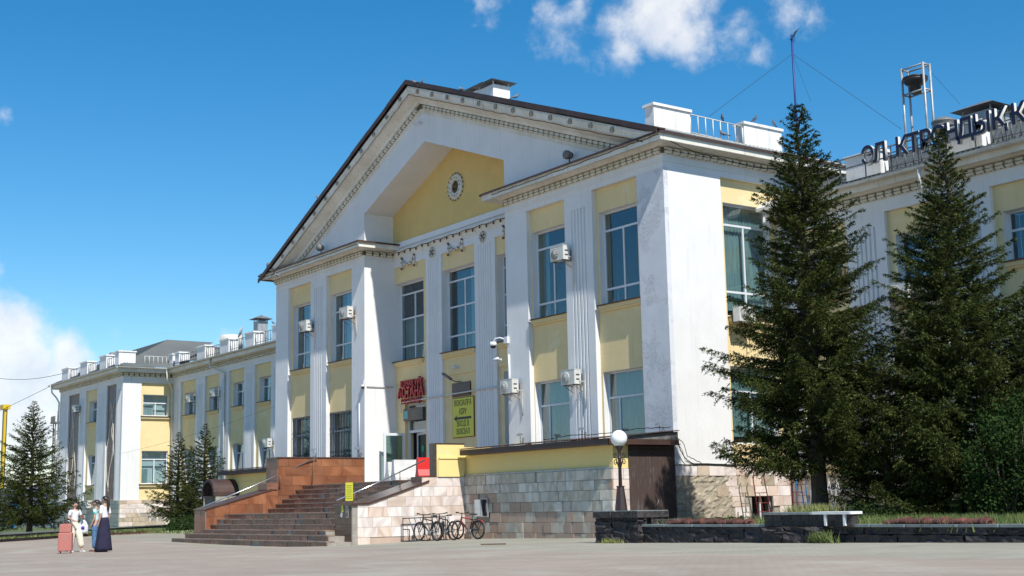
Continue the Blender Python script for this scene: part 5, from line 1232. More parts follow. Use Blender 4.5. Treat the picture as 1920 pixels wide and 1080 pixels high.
pipe('conduit', 'thin white conduit running down the pillar under the dome camera', [(at(955, 665, 1, Y0).x, Y0-.03, at(955, 665, 1, Y0).z), (at(958, 742, 1, Y0).x, Y0-.03, at(958, 742, 1, Y0).z)], .04, 'pvc')
pipe('conduit', 'thin white conduit down the pillar left of the entrance', [(at(674, 757, 1, Y0).x, Y0-.02, 6.2), (at(674, 757, 1, Y0).x, Y0-.02, 3.7)], .025, 'pvc')
pipe('conduit', 'white conduit along the shaded side of the entrance recess', [(XC1+.05, Y0+.1, 6.98), (XC1+.05, YC-.05, 6.98)], .025)
def downpipe(label, pts, r=.065): return pipe('downpipe', label, pts, r, 'gutter', 'downpipe', 'downpipes of the station', 10)
x_ = at(417, 720, 1, YW).x+.55
downpipe('downpipe running down the left wing beside a fluted pilaster', [(x_-1.1, 35.7, 11.7), (x_-1.1, 35.7, 11.1), (x_-.6, 36.0, 10.9), (x_, YW-.1, 10.6), (x_, YW-.1, 2.3)])
downpipe('downpipe in the corner between the far pavilion and the left wing', [(-94.2, 35.6, 11.7), (-94.2, 35.6, 10.95), (-94.6, 36.0, 10.6), (-94.85, YW-.12, 10.2), (-94.85, YW-.12, 2.3)])
downpipe('downpipe with a swan neck at the far left corner of the pavilion', [(-110.2, 31.75, 11.75), (-110.2, 31.9, 11.1), (-110.0, 32.2, 10.7), (-110.05, 32.45, 10.3), (-110.05, 32.45, 1.0)])
downpipe('white downpipe in the corner between centre block and right wing', [(XR+.35, YW-.85, 11.9), (XR+.35, YW-.85, 11.2), (XR+.4, YW-.4, 10.8), (XR+.3, YW-.12, 10.4), (XR+.3, YW-.12, .4)])
downpipe('short piece of downpipe under the right wing gutter behind the spruce top', [(-26.6, YW-.86, 11.9), (-26.6, YW-.86, 11.3), (-26.5, YW-.12, 10.9), (-26.5, YW-.12, 2.2)])
p = (XR+.3, YW-1.0, 11.95)
mb = MB(); mb.box(XR+.02, XR+.9, YW-1.15, YW-.0, 11.78, 11.9); mb.loft([[(XR+.02, YW-1.15, 11.9), (XR+.9, YW-1.0, 11.9), (XR+.9, YW, 11.9), (XR+.02, YW, 11.9)], [(XR+.1, YW-.95, 12.15), (XR+.7, YW-.9, 12.15), (XR+.7, YW-.2, 12.15), (XR+.1, YW-.2, 12.15)]]); build(mb, 'eave_end', M['cornice'], ST)
def cable(label, pts, r=.012, sag=0, n=14, name='cable', m='cable', group='cables'):
    jt = 0 if (name == 'guy_wire' or 'overhead' in label) else 1
    P = [Vector(q) for q in pts]; out = []
    for i in range(len(P)-1):
        for k in range(n if i < len(P)-2 else n+1):
            t = k/n; q = P[i]*(1-t)+P[i+1]*t; q.z -= sag*4*t*(1-t); q += Vector((0, random.uniform(-.012, .012), random.uniform(-.022, .022)))*jt; out.append(q)
    mb = MB(); mb.tube(out, r, 4); return build(mb, name, M[m], None, label=label, cat='cable', group=group)
cable('black cable wavering along the white fascia above the right front windows', [(XC2+.1, Y0-.70, 13.80), (XR+.6, Y0-.70, 13.86)], n=34, r=.014); cable('black cable wavering along the white fascia above the left front windows', [(XL-.3, Y0-.70, 13.74), (XC1+.5, Y0-.70, 13.74)], n=34, r=.014)
cable('black cable along the right slope of the gable cornice', [(AX, Y0-.70, ZT-.67), (ER_-.8, Y0-.70, zt(ER_-.8)-.67)], n=50, r=.014); cable('black cable along the left slope of the gable cornice', [(AX, Y0-.70, ZT-.67), (-64.6, Y0-.70, zt(-64.6)-.67)], n=50, r=.014)
cable('loose black cable looping under the side eave of the centre block', [(XR+.62, Y0-.3, 13.75), (XR+.4, 33, 13.5), (XR+.4, 36.2, 13.5)], sag=.12, r=.018)
cable('bundle of dark cables hanging down the lit corner beside the brown door', [(XR+.1, Y0-.1, 3.45), (XR+.13, Y0+.1, 3.1), (XR+.12, Y0+.35, 2.7), (XR+.12, 31.5, 2.48), (XR+.12, 33.5, 2.47)], n=6, r=.02)
cable('thin cable hanging in a curve beside the bundle on the lit corner', [(XR+.1, Y0-.1, 3.5), (XR+.14, Y0+.3, 3.2), (XR+.13, Y0+.5, 2.75), (XR+.12, 31.9, 2.5)], n=8, r=.014)
cable('tangle of cables lying along the annex roof edge', [(-40.5, 30.2, 3.66), (-38.8, 30.1, 3.72), (-37, 30.2, 3.68), (-35, 30.2, 3.75), (-33.4, 30.3, 3.72)], n=7, r=.014)
# string of bulbs across the entrance frieze
t = thing('light_string', 'festoon of small brown bulbs strung across the frieze over the entrance', 'light string', (-49.5, YC-.2, 13.6))
mb = MB(); pts = [Vector((x, YC-.2, 13.50+.03*math.sin(x*5))) for x in np.linspace(XC1+.1, XC2-.1, 60)]; mb.tube(pts, .015, 4); build(mb, 'wire', M['cable'], t)
for x in np.linspace(XC1+.3, XC2-.2, 22):
    mb = MB(); mb.lathe([(0, .0), (.025, -.01), (.03, -.05), (.045, -.10), (.03, -.14), (0, -.15)], c=(x, YC-.2, 13.5+.03*math.sin(x*5)), n=7); build(mb, 'bulb', M['rust'], t)
cable('overhead wire at the far left running to the pavilion', [at(-20, 706, 1, 33), at(118, 700, 1, 33)], r=.02, sag=.4, m='cable'); cable('lower overhead wire at the far left behind the spruce', [at(-20, 780, 1, 33), at(97, 723, 1, 33)], r=.02, m='cable')
cable('faint overhead wire crossing the left wing above the small spruces', [at(228, 850, 1, 31), at(515, 762, 1, 34)], r=.006, sag=.2, m='cable')

# ================================================================ SIGNS
def red_sign():
    t = thing('hotel_sign', 'red letter sign reading ҚОНАҚ ҮЙІ АСТАНА ГОСТИНИЦА over the entrance door', 'sign', (-53.8, YC+.1, 6.2))
    red = mat('red_acrylic', (.55, .02, .035), (.42, .015, .03), rough=.35, sc=3); rs = mat('red_letter_side', (.30, .012, .02), rough=.5)
    for txt, sz, x, z, b in (('ҚОНАҚ ҮЙІ', .40, -53.72, 6.92, .006), ('АСТАНА', .66, -53.78, 6.40, .008), ('ГОСТИНИЦА', .33, -53.75, 6.10, .004)):
        text_mesh(txt, sz, .06, 'letters', red, face_minus_y(x, YC-.02, z, .86), t, bold=b, side=rs)
    mb = MB(); mb.box(-54.7, -52.9, YC+.06, YC+.09, 6.9, 6.94); mb.box(-54.7, -52.9, YC+.06, YC+.09, 6.45, 6.48); build(mb, 'mounting_rail', M['rust'], t)
red_sign()
YS = YC+.14
t = thing('direction_sign', 'yellow sign with black lettering and arrow pointing left to the station entrance', 'sign', (-49.5, YS, 4.4))
ysn = mat('sign_yellow', (.62, .60, .04), (.58, .55, .04), rough=.45, sc=1); blk = mat('sign_black', (.02, .02, .02), rough=.5)
mb = MB(); mb.box(-50.32, -48.62, YS-.06, YS-.02, 4.28, 6.02); mb.box(-50.35, -48.59, YS-.05, YS-.015, 4.25, 6.05, 1); build(mb, 'board', [ysn, M['rust']], t)
for txt, z in (('ВОКЗАЛҒА', 5.66), ('КІРУ', 5.27), ('ВХОД В', 4.74), ('ВОКЗАЛ', 4.38)): text_mesh(txt, .355, .002, 'lettering', blk, face_minus_y(-49.47, YS-.063, z+.02, .74), t, bold=.004)
mb = MB(); mb.box(-50.0, -48.8, YS-.066, YS-.061, 5.06, 5.17); mb.add([(-50.22, YS-.066, 5.115), (-49.98, YS-.066, 5.25), (-49.98, YS-.066, 4.98), (-50.22, YS-.061, 5.115), (-49.98, YS-.061, 5.25), (-49.98, YS-.061, 4.98)], [(0, 1, 2), (3, 5, 4), (0, 3, 4, 1), (1, 4, 5, 2), (2, 5, 3, 0)]); build(mb, 'arrow', blk, t)
a = at(848, 747, 1, YS-.05); b = at(879, 714, 1, YS-.05)
mb = MB(); mb.box(a.x-.0, -48.85, YS-.06, YS-.02, 6.10, 6.72); mb.box(a.x+.02, -48.87, YS-.065, YS-.06, 6.12, 6.70, 1)
o = build(mb, 'plaque', [M['rust'], mat('bronze_plaque', (.075, .045, .035), (.10, .06, .05), rough=.4, sc=3)], None, label='dark brown engraved plaque on the yellow wall just above the yellow arrow sign', cat='plaque')
p = thing('display_board', 'black electronic board with a small teal screen above the entrance door', 'display board', (-53.7, YC+.2, 5.4))
mb = MB(); mb.box(-54.5, -52.75, YC-.02, YC+.2, 5.28, 5.86); build(mb, 'casing', mat('board_black', (.05, .045, .045), rough=.4), p)
mb = MB(); mb.box(-54.42, -54.1, YC-.026, YC-.021, 5.38, 5.74); build(mb, 'teal_screen', mat('teal_print', (.05, .35, .33), rough=.4), p)
for k in range(4): mb = MB(); mb.box(-53.75+.0, -53.1-.05*k, YC-.026, YC-.021, 5.66-.09*k, 5.69-.09*k); build(mb, 'text_line', mat('board_text', (.20, .19, .12), rough=.6) if k == 0 else bpy.data.materials['board_text'], p)
# notice on the rail, stickers on the pier
q = at(655, 922, 1, 23.2); nt_ = thing('notice', 'yellow notice sheet with printed lines on the handrail above the dark pier', 'notice', (q.x, 23.2, q.z-.33), R(35))
mb = MB(); mb.box(-.15, .15, -.012, .0, 0, .66); build(mb, 'sheet', ysn, nt_, local=True)
mb = MB()
for k in range(7): mb.box(-.12+.02*(k % 2), .12-.015*(k % 3), -.014, -.012, .09+k*.075, .105+k*.075)
build(mb, 'print_lines', blk, nt_, local=True)
q = at(651, 959, 1, 23.08)
mb = MB(); mb.box(q.x-.1, q.x+.1, 23.07, 23.09, q.z-.23, q.z+.2); mb.box(q.x-.07, q.x+.07, 23.066, 23.069, q.z+.03, q.z+.16, 1); mb.box(q.x-.07, q.x+.07, 23.066, 23.069, q.z-.18, q.z-.04, 1); build(mb, 'wall_plate', [M['zinc'], M['iron']], None, label='small grey metal plate on the dark pier at the foot of the right cheek wall', cat='plate')
q = at(642, 952, 1, 23.08); mb = MB(); mb.box(q.x-.07, q.x+.07, 23.075, 23.09, q.z-.16, q.z+.12); build(mb, 'sticker', ysn, None, label='small yellow green sticker on the dark pier beside the metal plate', cat='sticker')
q = at(640, 965, 1, 23.08); mb = MB(); mb.loft([[(q.x+a_, y, q.z+b_) for a_, b_ in ((-.1, -.02), (-.03, -.1), (.06, -.09), (.1, .05), (.0, .1), (-.04, .04))] for y in (23.078, 23.086)]); build(mb, 'paper_scrap', M['pvc'], None, label='torn white paper scrap on the dark pier under the yellow sticker', cat='paper')
# rooftop letters
RS = thing('rooftop_sign', 'navy letters with white sides on the right wing roof reading ЭЛ КТРОНДЫҚ К', 'sign', (-26, 35.7, 12.1))
navy = mat('navy_letter_face', (.008, .007, .030), (.014, .011, .045), rough=.35, sc=2); wside = mat('letter_side_white', (.62, .62, .58), (.45, .44, .4), rough=.6, sc=5)
for ch, px_ in (('Э', 1630), ('Л', 1652), ('К', 1694), ('Т', 1717), ('Р', 1740), ('О', 1765), ('Н', 1790), ('Д', 1816), ('Ы', 1848), ('Қ', 1881), ('К', 1918)):
    xx = at(px_, 280, 1, 35.6).x; text_mesh(ch, .88, .06, 'letter', navy, face_minus_y(xx, 35.55, 12.50, .92), RS, bold=.022, side=wside)
mb = MB(); mb.box(-30.2, -20, 35.66, 35.70, 12.60, 12.64); mb.box(-30.2, -20, 35.66, 35.70, 12.95, 12.99)
for x in np.arange(-30, -20, 1.1): mb.box(x-.015, x+.015, 35.67, 35.71, 12.05, 13.0)
build(mb, 'letter_frame', M['iron'], RS)

# ================================================================ ROOF KIT: antenna, siren tower, dish, mushroom vent
q = at(1484, 65, 1, 37.2); zt_ = q.z
AN_ = thing('antenna_mast', 'tall thin blue antenna mast with a small aerial standing on the roof edge', 'antenna', (q.x, 37.2, 14))
mb = MB(); mb.tube([(q.x, 37.2, 13.4), (q.x, 37.2, zt_)], .038, 8); build(mb, 'mast', mat('blue_paint', (.018, .03, .17), rough=.5), AN_)
mb = MB(); mb.tube([(q.x-.05, 37.2, zt_-.2), (q.x+.3, 37.2, zt_+.1)], .018, 5)
for k in range(4): mb.tube([(q.x+.02+.08*k, 37.05, zt_-.14+.07*k-.1), (q.x+.02+.08*k, 37.35, zt_-.14+.07*k+.12)], .012, 5)
mb.tube([(q.x+.1, 37.2, zt_-.35), (q.x+.16, 37.2, zt_+.05)], .012, 5); build(mb, 'aerial', M['black'], AN_)
g = Vector((q.x, 37.2, at(1481, 103, 1, 37.2).z))
cable('guy wire from the blue antenna mast down to the left', [g, at(1330, 218, 1, 34)], r=.007, name='guy_wire', group='guy wires'); cable('long guy wire from the blue antenna mast down to the right', [g, at(1690, 242, 1, 38)], r=.007, name='guy_wire', group='guy wires'); cable('short guy wire from the blue antenna mast behind the spruce top', [g, at(1520, 190, 1, 38)], r=.006, name='guy_wire', group='guy wires')
SY = 40.0; a = at(1690, 132, 1, SY); b = at(1731, 132, 1, SY); z0 = 12.8
TW = thing('siren_tower', 'grey tubular frame tower holding a dark round siren on the right wing roof', 'siren tower', ((a.x+b.x)/2, SY, z0))
mb = MB(); D_ = .4
for x in (a.x, b.x):
    for y in (SY, SY+D_): mb.tube([(x, y, z0), (x, y, a.z+.05)], .045, 8)
for z in (a.z, at(1690, 180, 1, SY).z):
    for y in (SY, SY+D_): mb.tube([(a.x, y, z), (b.x, y, z)], .035, 6)
    for x in (a.x, b.x): mb.tube([(x, SY, z), (x, SY+D_, z)], .035, 6)
build(mb, 'frame', M['zinc'], TW)
c = ((a.x+b.x)/2-.05, SY+D_/2, at(1690, 180, 1, SY).z)
mb = MB(); mb.lathe([(0, 0), (.2, 0), (.2, .28), (.34, .34), (.46, .48), (.46, .52), (.40, .53), (.47, .56), (.47, .6), (.2, .70), (0, .72)], c=c, n=24); build(mb, 'siren', M['black'], TW)
cable('guy wire from the siren tower down to the right', [(b.x, SY, a.z), at(1800, 195, 1, 42)], r=.007, name='guy_wire', group='guy wires')
q = at(1770, 236, 1, 39.5); mb = MB(); mb.lathe([(0, -1.2), (.22, -1.2), (.22, -.15), (.36, -.1), (.42, .0), (.36, .05), (.44, .1), (.44, .16), (.25, .28), (0, .32)], c=(q.x, 39.5, q.z), n=24); build(mb, 'mushroom_vent', [M['zinc_dark']], None, label='round mushroom shaped roof vent behind the letters on the right wing', cat='roof vent')
q = at(455, 624, 1, 37.0); t = thing('satellite_dish', 'small pale satellite dish between the pedestals on the left wing roof', 'satellite dish', (q.x, 37, q.z-.5))
mb = MB(); mb.tube([(0, 0, 0), (0, 0, .45)], .03, 6); build(mb, 'mast', M['iron'], t, local=True)
mb = MB(); Mx = Matrix.Translation((0, -.05, .5)) @ Matrix.Rotation(R(-30), 4, 'Z') @ Matrix.Rotation(R(70), 4, 'X'); mb.lathe([(0, 0), (.2, .03), (.42, .12), (.43, .13), (.2, .045), (0, .015)], n=20); mb.v = [tuple(Mx @ Vector(v)) for v in mb.v]; build(mb, 'dish', M['ac'], t, local=True)
def pigeon_proto():
    t = thing('pigeon', 'x', 'pigeon', group='pigeons on the roofs')
    mb = MB(); pts = [(.17, .0, .05, .012), (.10, 0, .075, .03), (.0, 0, .10, .058), (-.07, 0, .125, .06), (-.12, 0, .165, .036), (-.135, 0, .20, .028), (-.15, 0, .23, .03), (-.175, 0, .235, .014)]
    mb.tube([p[:3] for p in pts], [p[3] for p in pts], 8); build(mb, 'body', M['pigeon'], t, local=True)
    mb = MB(); mb.loft([[(.10, -.02, .075), (.10, .02, .075), (.10, .02, .085), (.10, -.02, .085)], [(.24, -.035, .02), (.24, .035, .02), (.24, .035, .03), (.24, -.035, .03)]]); build(mb, 'tail', M['black'], t, local=True)
    for s in (-1, 1): mb = MB(); mb.tube([(-.02, s*.02, .05), (-.02, s*.02, 0)], .007, 4); build(mb, 'leg', M['rust'], t, local=True)
    return t
M['pigeon'] = mat('pigeon_grey', (.10, .10, .12), (.22, .22, .24), sc=14); PG = pigeon_proto()
for i, (px_, py_, ax, V, rz, lb) in enumerate([(779, 158, 1, 29.9, .5, 'dark pigeon on the peak of the gable, the left of the pair'), (790, 160, 1, 29.9, 2.9, 'pigeon beside it just right of the gable peak, wing raised'), (866, 171, 1, 29.9, .2, 'pigeon on the gable edge left of the roof shafts'), (598, 374, 1, 29.9, 1, 'pigeon halfway down the left slope of the gable'), (966, 186, 1, 29.9, 4, 'small pigeon on the gable edge right of the roof shafts'),
        (1355, 227, 0, XR+.05, 2.2, 'dark pigeon perched on the side roof railing'), (1414, 229, 0, XR-.1, 3.0, 'grey pigeon on the nearer side of the second white pedestal'), (1452, 237, 0, XR-.1, 2.0, 'pigeon crouched on the far end of the second white pedestal'), (1358, 256, 0, XR+.15, 1.1, 'pigeon in shadow on the eave below the side railing'), (513, 608, 1, 36.2, .4, 'pigeon on the left wing pedestal next to the centre block'), (521, 520, 1, 29.9, .9, 'pigeon near the lower left end of the gable edge')]):
    p = at(px_, py_, ax, V)
    if i == 0: PG.location = p; PG.rotation_euler = (0, 0, rz); PG['label'] = lb
    else: copy_tree(PG, p, rz, lb)

# ================================================================ STREET LAMP on the planter
q = at(1165, 962, 1, PYF+.25); gl = at(1161, 822, 1, PYF+.25)
LP = thing('street_lamp', 'brown lamp post with scrolled brackets and a white globe standing on the black planter', 'street lamp', (q.x, PYF+.25, 1.01))
H_ = gl.z-1.01; gr_ = 31/2/FPX*(Vector((gl.x, gl.y, gl.z))-CP).dot(fw)
mb = MB(); mb.lathe([(0, 0), (.17, 0), (.17, .03), (.10, .62), (.115, .64), (.115, .66), (0, .66)], n=8, smooth=False); build(mb, 'base', M['brownpost'], LP, local=True)
mb = MB(); mb.lathe([(0, .6), (.05, .66), (.045, H_-gr_-.35), (.06, H_-gr_-.33), (.06, H_-gr_-.3), (.042, H_-gr_-.28), (.05, H_-gr_-.1), (.11, H_-gr_-.02), (.11, H_-gr_+.02), (0, H_-gr_+.02)], n=14); build(mb, 'pole', M['brownpost'], LP, local=True)
for s in (-1, 1):
    for k in (0, 1):
        mb = MB(); c = (s*.17, H_-gr_-.42+.20*k); pts = [(s*.045, 0, H_-gr_-.58+.03*k)]
        for j in range(12): a = -1.9+j*.55; r_ = .085*(1-j/14); pts.append((c[0]+s*r_*math.cos(a), 0, c[1]+r_*math.sin(a)*(1 if k else -1)))
        mb.tube(pts, .012, 5); build(mb, 'scroll', M['brownpost'], LP, local=True)
mb = MB(); mb.lathe([(gr_*math.sin(a)+1e-4, H_-gr_*math.cos(a)) for a in np.linspace(0, PI, 18)], n=28); build(mb, 'globe', M['lampwhite'], LP, local=True)

# ================================================================ BICYCLES and rack
M['tyre'] = mat('black_rubber', (.018, .018, .018), rough=.8); M['bikeblk'] = mat('black_bike_paint', (.02, .02, .022), rough=.35); M['bikered'] = mat('red_bike_paint', (.42, .03, .02), rough=.4); M['alloy'] = mat('bike_alloy', (.35, .35, .36), rough=.35, metal=.8)
def make_bike(accent, mags=True, label='x', guard=True):
    t = thing('bicycle', label, 'bicycle', group='bicycles parked by the marble wall')
    W_, r_ = .54, .325
    def tub(nm, segs, m, par=t):
        mb = MB()
        for pts, rr in segs: mb.tube(pts, rr*1.2, 7)
        return build(mb, nm, m, par, local=True)
    for x in (-W_, W_):
        mb = MB(); ring = [(r_-.008+.034*math.cos(a), .032*math.sin(a)) for a in np.linspace(0, 2*PI, 9)[:-1]]; n = 28
        rings = [[((r)*math.cos(b)+x, y, (r)*math.sin(b)+r_+.022) for r, y in ring] for b in [2*PI*k/n for k in range(n+1)]]
        mb.loft(rings, caps=False, smooth=True); wh = build(mb, 'wheel', M['tyre'], t, local=True)
        mb = MB(); rings = [[((r_-.03+a_)*math.cos(b)+x, y, (r_-.03+a_)*math.sin(b)+r_+.022) for a_, y in ((-.012, -.012), (.012, -.014), (.012, .014), (-.012, .012))] for b in [2*PI*k/n for k in range(n+1)]]
        mb.loft(rings, caps=False); mb.lathe([(0, -.04), (.03, -.04), (.03, .04), (0, .04)], c=(x, 0, r_+.022), n=10, axis='y')
        if mags:
            for k in range(6): a = k*PI/3; mb.tube([(x+.03*math.cos(a), 0, r_+.022+.03*math.sin(a)), (x+.17*math.cos(a+.12), 0, r_+.022+.17*math.sin(a+.12)), (x+(r_-.04)*math.cos(a), 0, r_+.022+(r_-.04)*math.sin(a))], .013, 5)
        else:
            for k in range(18): a = k*PI/9; mb.tube([(x, 0, r_+.022), (x+(r_-.04)*math.cos(a), 0, r_+.022+(r_-.04)*math.sin(a))], .003, 3)
        build(mb, 'rim', M['bikeblk'] if mags else M['alloy'], wh, local=True)
        if guard:
            mb = MB(); aa = np.linspace(R(20), R(140), 12) if x < 0 else np.linspace(R(50), R(150), 10)
            rings = [[((r_+.05+e_)*math.cos(b)+x, y, (r_+.05+e_)*math.sin(b)+r_+.022) for e_, y in ((0, -.03), (.008, 0), (0, .03), (-.004, 0))] for b in aa]
            mb.loft(rings); build(mb, 'mudguard', accent, t, local=True)
    bb = (-.10, 0, .29); st_ = (-.22, 0, .72); hd = (.34, 0, .80); hl = (.37, 0, .66); ra = (-W_, 0, r_+.02); fa = (W_, 0, r_+.02)
    tub('frame', [([hl, bb], .026), ([hd, st_], .018), ([st_, bb], .018), ([hd, hl], .026), ([bb, (-W_, .04, r_+.02)], .012), ([bb, (-W_, -.04, r_+.02)], .012), ([st_, (-W_, .04, r_+.02)], .010), ([st_, (-W_, -.04, r_+.02)], .012)], M['bikeblk'])
    if accent is not M['bikeblk']: tub('frame_stripe', [([(.30, 0, .79), (-.10, 0, .745)], .0205), ([(.28, 0, .575), (.06, 0, .40)], .028)], accent)
    tub('fork', [([hl, (.385, .05, .60), (W_, .05, r_+.02)], .014), ([hl, (.385, -.05, .60), (W_, -.05, r_+.02)], .014), ([hd, (.32, 0, .93)], .016)], M['bikeblk'])
    tub('handlebar', [([(.30, -.33, .98), (.34, -.1, .95), (.34, .1, .95), (.30, .33, .98)], .013), ([(.30, -.33, .98), (.27, -.22, .972)], .02), ([(.30, .33, .98), (.27, .22, .972)], .02), ([(.32, 0, .92), (.35, 0, .96)], .02), ([(.33, -.2, .97), (.38, -.26, .93)], .007), ([(.33, .2, .97), (.38, .26, .93)], .007)], M['bikeblk'])
    mb = MB(); mb.tube([st_, (-.25, 0, .86)], .014, 7)
    mb.loft([[(-.40, -.08, .88), (-.40, .08, .88), (-.40, .07, .93), (-.40, -.07, .93)], [(-.28, -.07, .875), (-.28, .07, .875), (-.28, .06, .92), (-.28, -.06, .92)], [(-.12, -.02, .88), (-.12, .02, .88), (-.12, .015, .91), (-.12, -.015, .91)]]); build(mb, 'saddle', M['tyre'], t, local=True)
    mb = MB(); mb.lathe([(0, .03), (.10, .03), (.10, .036), (0, .036)], c=bb, n=18, axis='y'); mb.tube([(bb[0], .05, bb[2]), (bb[0]+.14, .06, bb[2]-.09)], .011, 5); mb.tube([(bb[0], -.05, bb[2]), (bb[0]-.14, -.06, bb[2]+.09)], .011, 5)
    mb.box(bb[0]+.10, bb[0]+.19, .06, .15, bb[2]-.10, bb[2]-.08); mb.box(bb[0]-.19, bb[0]-.10, -.15, -.06, bb[2]+.08, bb[2]+.10)
    for z in (.1, -.1): mb.tube([(bb[0], .035, bb[2]+z), (-W_, .035, r_+.02+z*.35)], .006, 4)
    build(mb, 'crankset', M['alloy'], t, local=True)
    tub('kickstand', [([(-.2, .03, .28), (-.30, .16, .01)], .009)], M['bikeblk'])
    if guard: tub('luggage_rack', [([(-.24, -.06, .72), (-.72, -.06, .74)], .009), ([(-.24, .06, .72), (-.72, .06, .74)], .009), ([(-.72, -.06, .74), (-.72, .06, .74)], .009), ([(-.5, -.06, .73), (-.5, .06, .73)], .009), ([(-.66, -.06, .74), (-.56, -.04, .37)], .007), ([(-.66, .06, .74), (-.56, .04, .37)], .007)], M['bikeblk'])
    return t
b1 = make_bike(M['bikeblk'], False, 'leftmost black bicycle with spoked wheels leaning in the rack', guard=False)
def put(o, x, y, rz, tilt=0): o.location = (x, y, gz(x, y)+.0); o.rotation_euler = (tilt, 0, rz)
put(b1, -41.5, 25.62, PI+.10, .05)
b2 = copy_tree(b1, (-41.4, 26.3, gz(-41.5, 26.3)), PI-.05, 'middle black bicycle with spoked wheels and a bottle cage bag'); b2.rotation_euler = (-.04, 0, PI+.02)
mb = MB(); mb.lathe([(0, 0), (.05, .0), (.055, .2), (.03, .24), (0, .24)], c=(.1, .0, .45), n=10)
bg_ = build(mb, 'bottle_bag', M['tyre'], None, local=True); bg_.parent = b2
b3 = make_bike(M['bikered'], True, 'rightmost black bicycle with red frame stripes and six-spoke wheels in front of the grey stones'); put(b3, -41.1, 27.08, PI+.18, .03)
RK = thing('bicycle_rack', 'black tube bicycle rack standing by the pink marble wall', 'bicycle rack', (-42.2, 24.7, 0)); zr = gz(-42.2, 25)
mb = MB()
for x in (-42.4, -41.95): mb.tube([(x, 25.1, zr), (x, 25.1, zr+.85 if x < -42.2 else zr+.45)], .022, 6)
mb.tube([(-42.4, 25.1, zr+.85), (-42.4, 26.95, zr+.87)], .022, 6); mb.tube([(-42.4, 25.1, zr+.03), (-42.4, 27.05, zr+.03)], .022, 6); mb.tube([(-41.9, 25.1, zr+.03), (-41.9, 27.05, zr+.03)], .022, 6); mb.tube([(-42.4, 25.1, zr+.03), (-41.9, 25.1, zr+.03)], .022, 6); mb.tube([(-42.4, 26.95, zr), (-42.4, 26.95, zr+.87)], .022, 6)
mb.tube([(-42.4, 25.1, zr+.45), (-41.95, 25.1, zr+.45)], .02, 6)
build(mb, 'frame', M['black'], RK)
for y in np.arange(25.35, 26.9, .24):
    mb = MB(); mb.tube([(-42.4, y, zr+.85), (-41.9, y+.02, zr+.04)], .013, 5); build(mb, 'bar', M['black'], RK)
# meter cabinet in the grey wall
q = at(907, 961, 1, 27.95); CB = thing('meter_cabinet', 'rusty white metal cabinet with its door open, set in the grey stone wall', 'cabinet', (q.x, 27.93, .75))
mb = MB(); mb.box(-.10, .36, -.0, .3, .05, .74, 1); mb.box(-.10, -.06, -.06, .0, .05, .74); mb.box(.32, .36, -.06, 0, .05, .74); mb.box(-.06, .32, -.06, 0, .05, .09); mb.box(-.06, .32, -.06, 0, .70, .74); build(mb, 'box', [M['zinc'], M['dark']], CB, local=True)
mb = MB(); Mx = Matrix.Translation((-.10, -.06, 0)) @ Matrix.Rotation(R(-125), 4, 'Z'); mb.box(0, .22, -.012, .012, .08, .70); mb.v = [tuple(Mx @ Vector(v)) for v in mb.v]; build(mb, 'door', M['zinc'], CB, local=True)
# barriers on the landing
def barrier(x, y, rz, m, label, L_=1.15):
    t = thing('barrier', label, 'barrier', (x, y, 2.31), rz, 'plastic road barriers on the landing')
    pr = [(-.25, 0), (-.25, .12), (-.13, .36), (-.09, .82), (.09, .82), (.13, .36), (.25, .12), (.25, 0)]
    mb = MB(); mb.loft([[(-L_/2, a, b) for a, b in pr], [(L_/2, a, b) for a, b in pr]]); mb.box(-.18, .18, -.27, -.255, .05, .10); build(mb, 'body', m, t, local=True); return t
bw_ = mat('white_plastic', (.66, .66, .64), (.56, .56, .54), rough=.5, sc=3); br_ = mat('red_plastic', (.62, .02, .02), rough=.4)
barrier(at(766, 870, 1, 27.9).x, 27.9, PI/2-.1, bw_, 'dirty white plastic road barrier in the middle in front of the door', 1.4); barrier(at(756, 870, 1, 29.0).x, 29.0, PI/2, bw_, 'second white plastic barrier behind the first on the landing', 1.6); barrier(at(791, 870, 1, 27.2).x, 27.25, PI/2-.25, br_, 'red plastic road barrier beside the brown tiled parapet', .5)

# ================================================================ things stacked behind the planter
def tile_stack(px0, px1, label, n):
    x0 = at(px0, 985, 1, PYF+.2).x; x1 = at(px1, 985, 1, PYF+.2).x
    t = thing('clay_stack', label, 'stack', ((x0+x1)/2, PYF+.2, .65), 0, 'stacks of reddish brown ridge pieces')
    for k in range(n):
        x = x0+(x1-x0)*(k+.5)/n; mb = MB(); L_ = (x1-x0)/n*1.5; r0, r1 = .045+random.uniform(-.006, .012), .06+random.uniform(-.008, .012)
        rings = []
        for e, (xx, r_) in enumerate(((x-L_/2, r0), (x+L_/2, r1))):
            rings.append([(xx+random.uniform(-.01, .01), PYF+.2+r_*2.4*math.cos(a), .66+r_*1.5*math.sin(a)+.012*k % .05) for a in np.linspace(0, PI, 8)]+[(xx, PYF+.2+(r_-.02)*2.4*math.cos(a), .655+(r_-.02)*1.3*math.sin(a)) for a in np.linspace(PI, 0, 8)])
        mb.loft(rings); build(mb, 'ridge_piece', M['claytile'], t)
    mb = MB(); mb.box(x1-.5, x1+.1, PYF+.14, PYF+.26, .655, .69); build(mb, 'plank', M['claytile'], t)
M['claytile'] = mat('reddish_clay', (.15, .055, .035), (.085, .035, .028), rough=.8, sc=9, rnd=.3)
tile_stack(1254, 1405, 'low row of overlapping reddish brown ridge pieces on the coping right of the brown door', 20); tile_stack(1664, 1856, 'low row of overlapping reddish brown ridge pieces on the coping under the right spruce', 22)
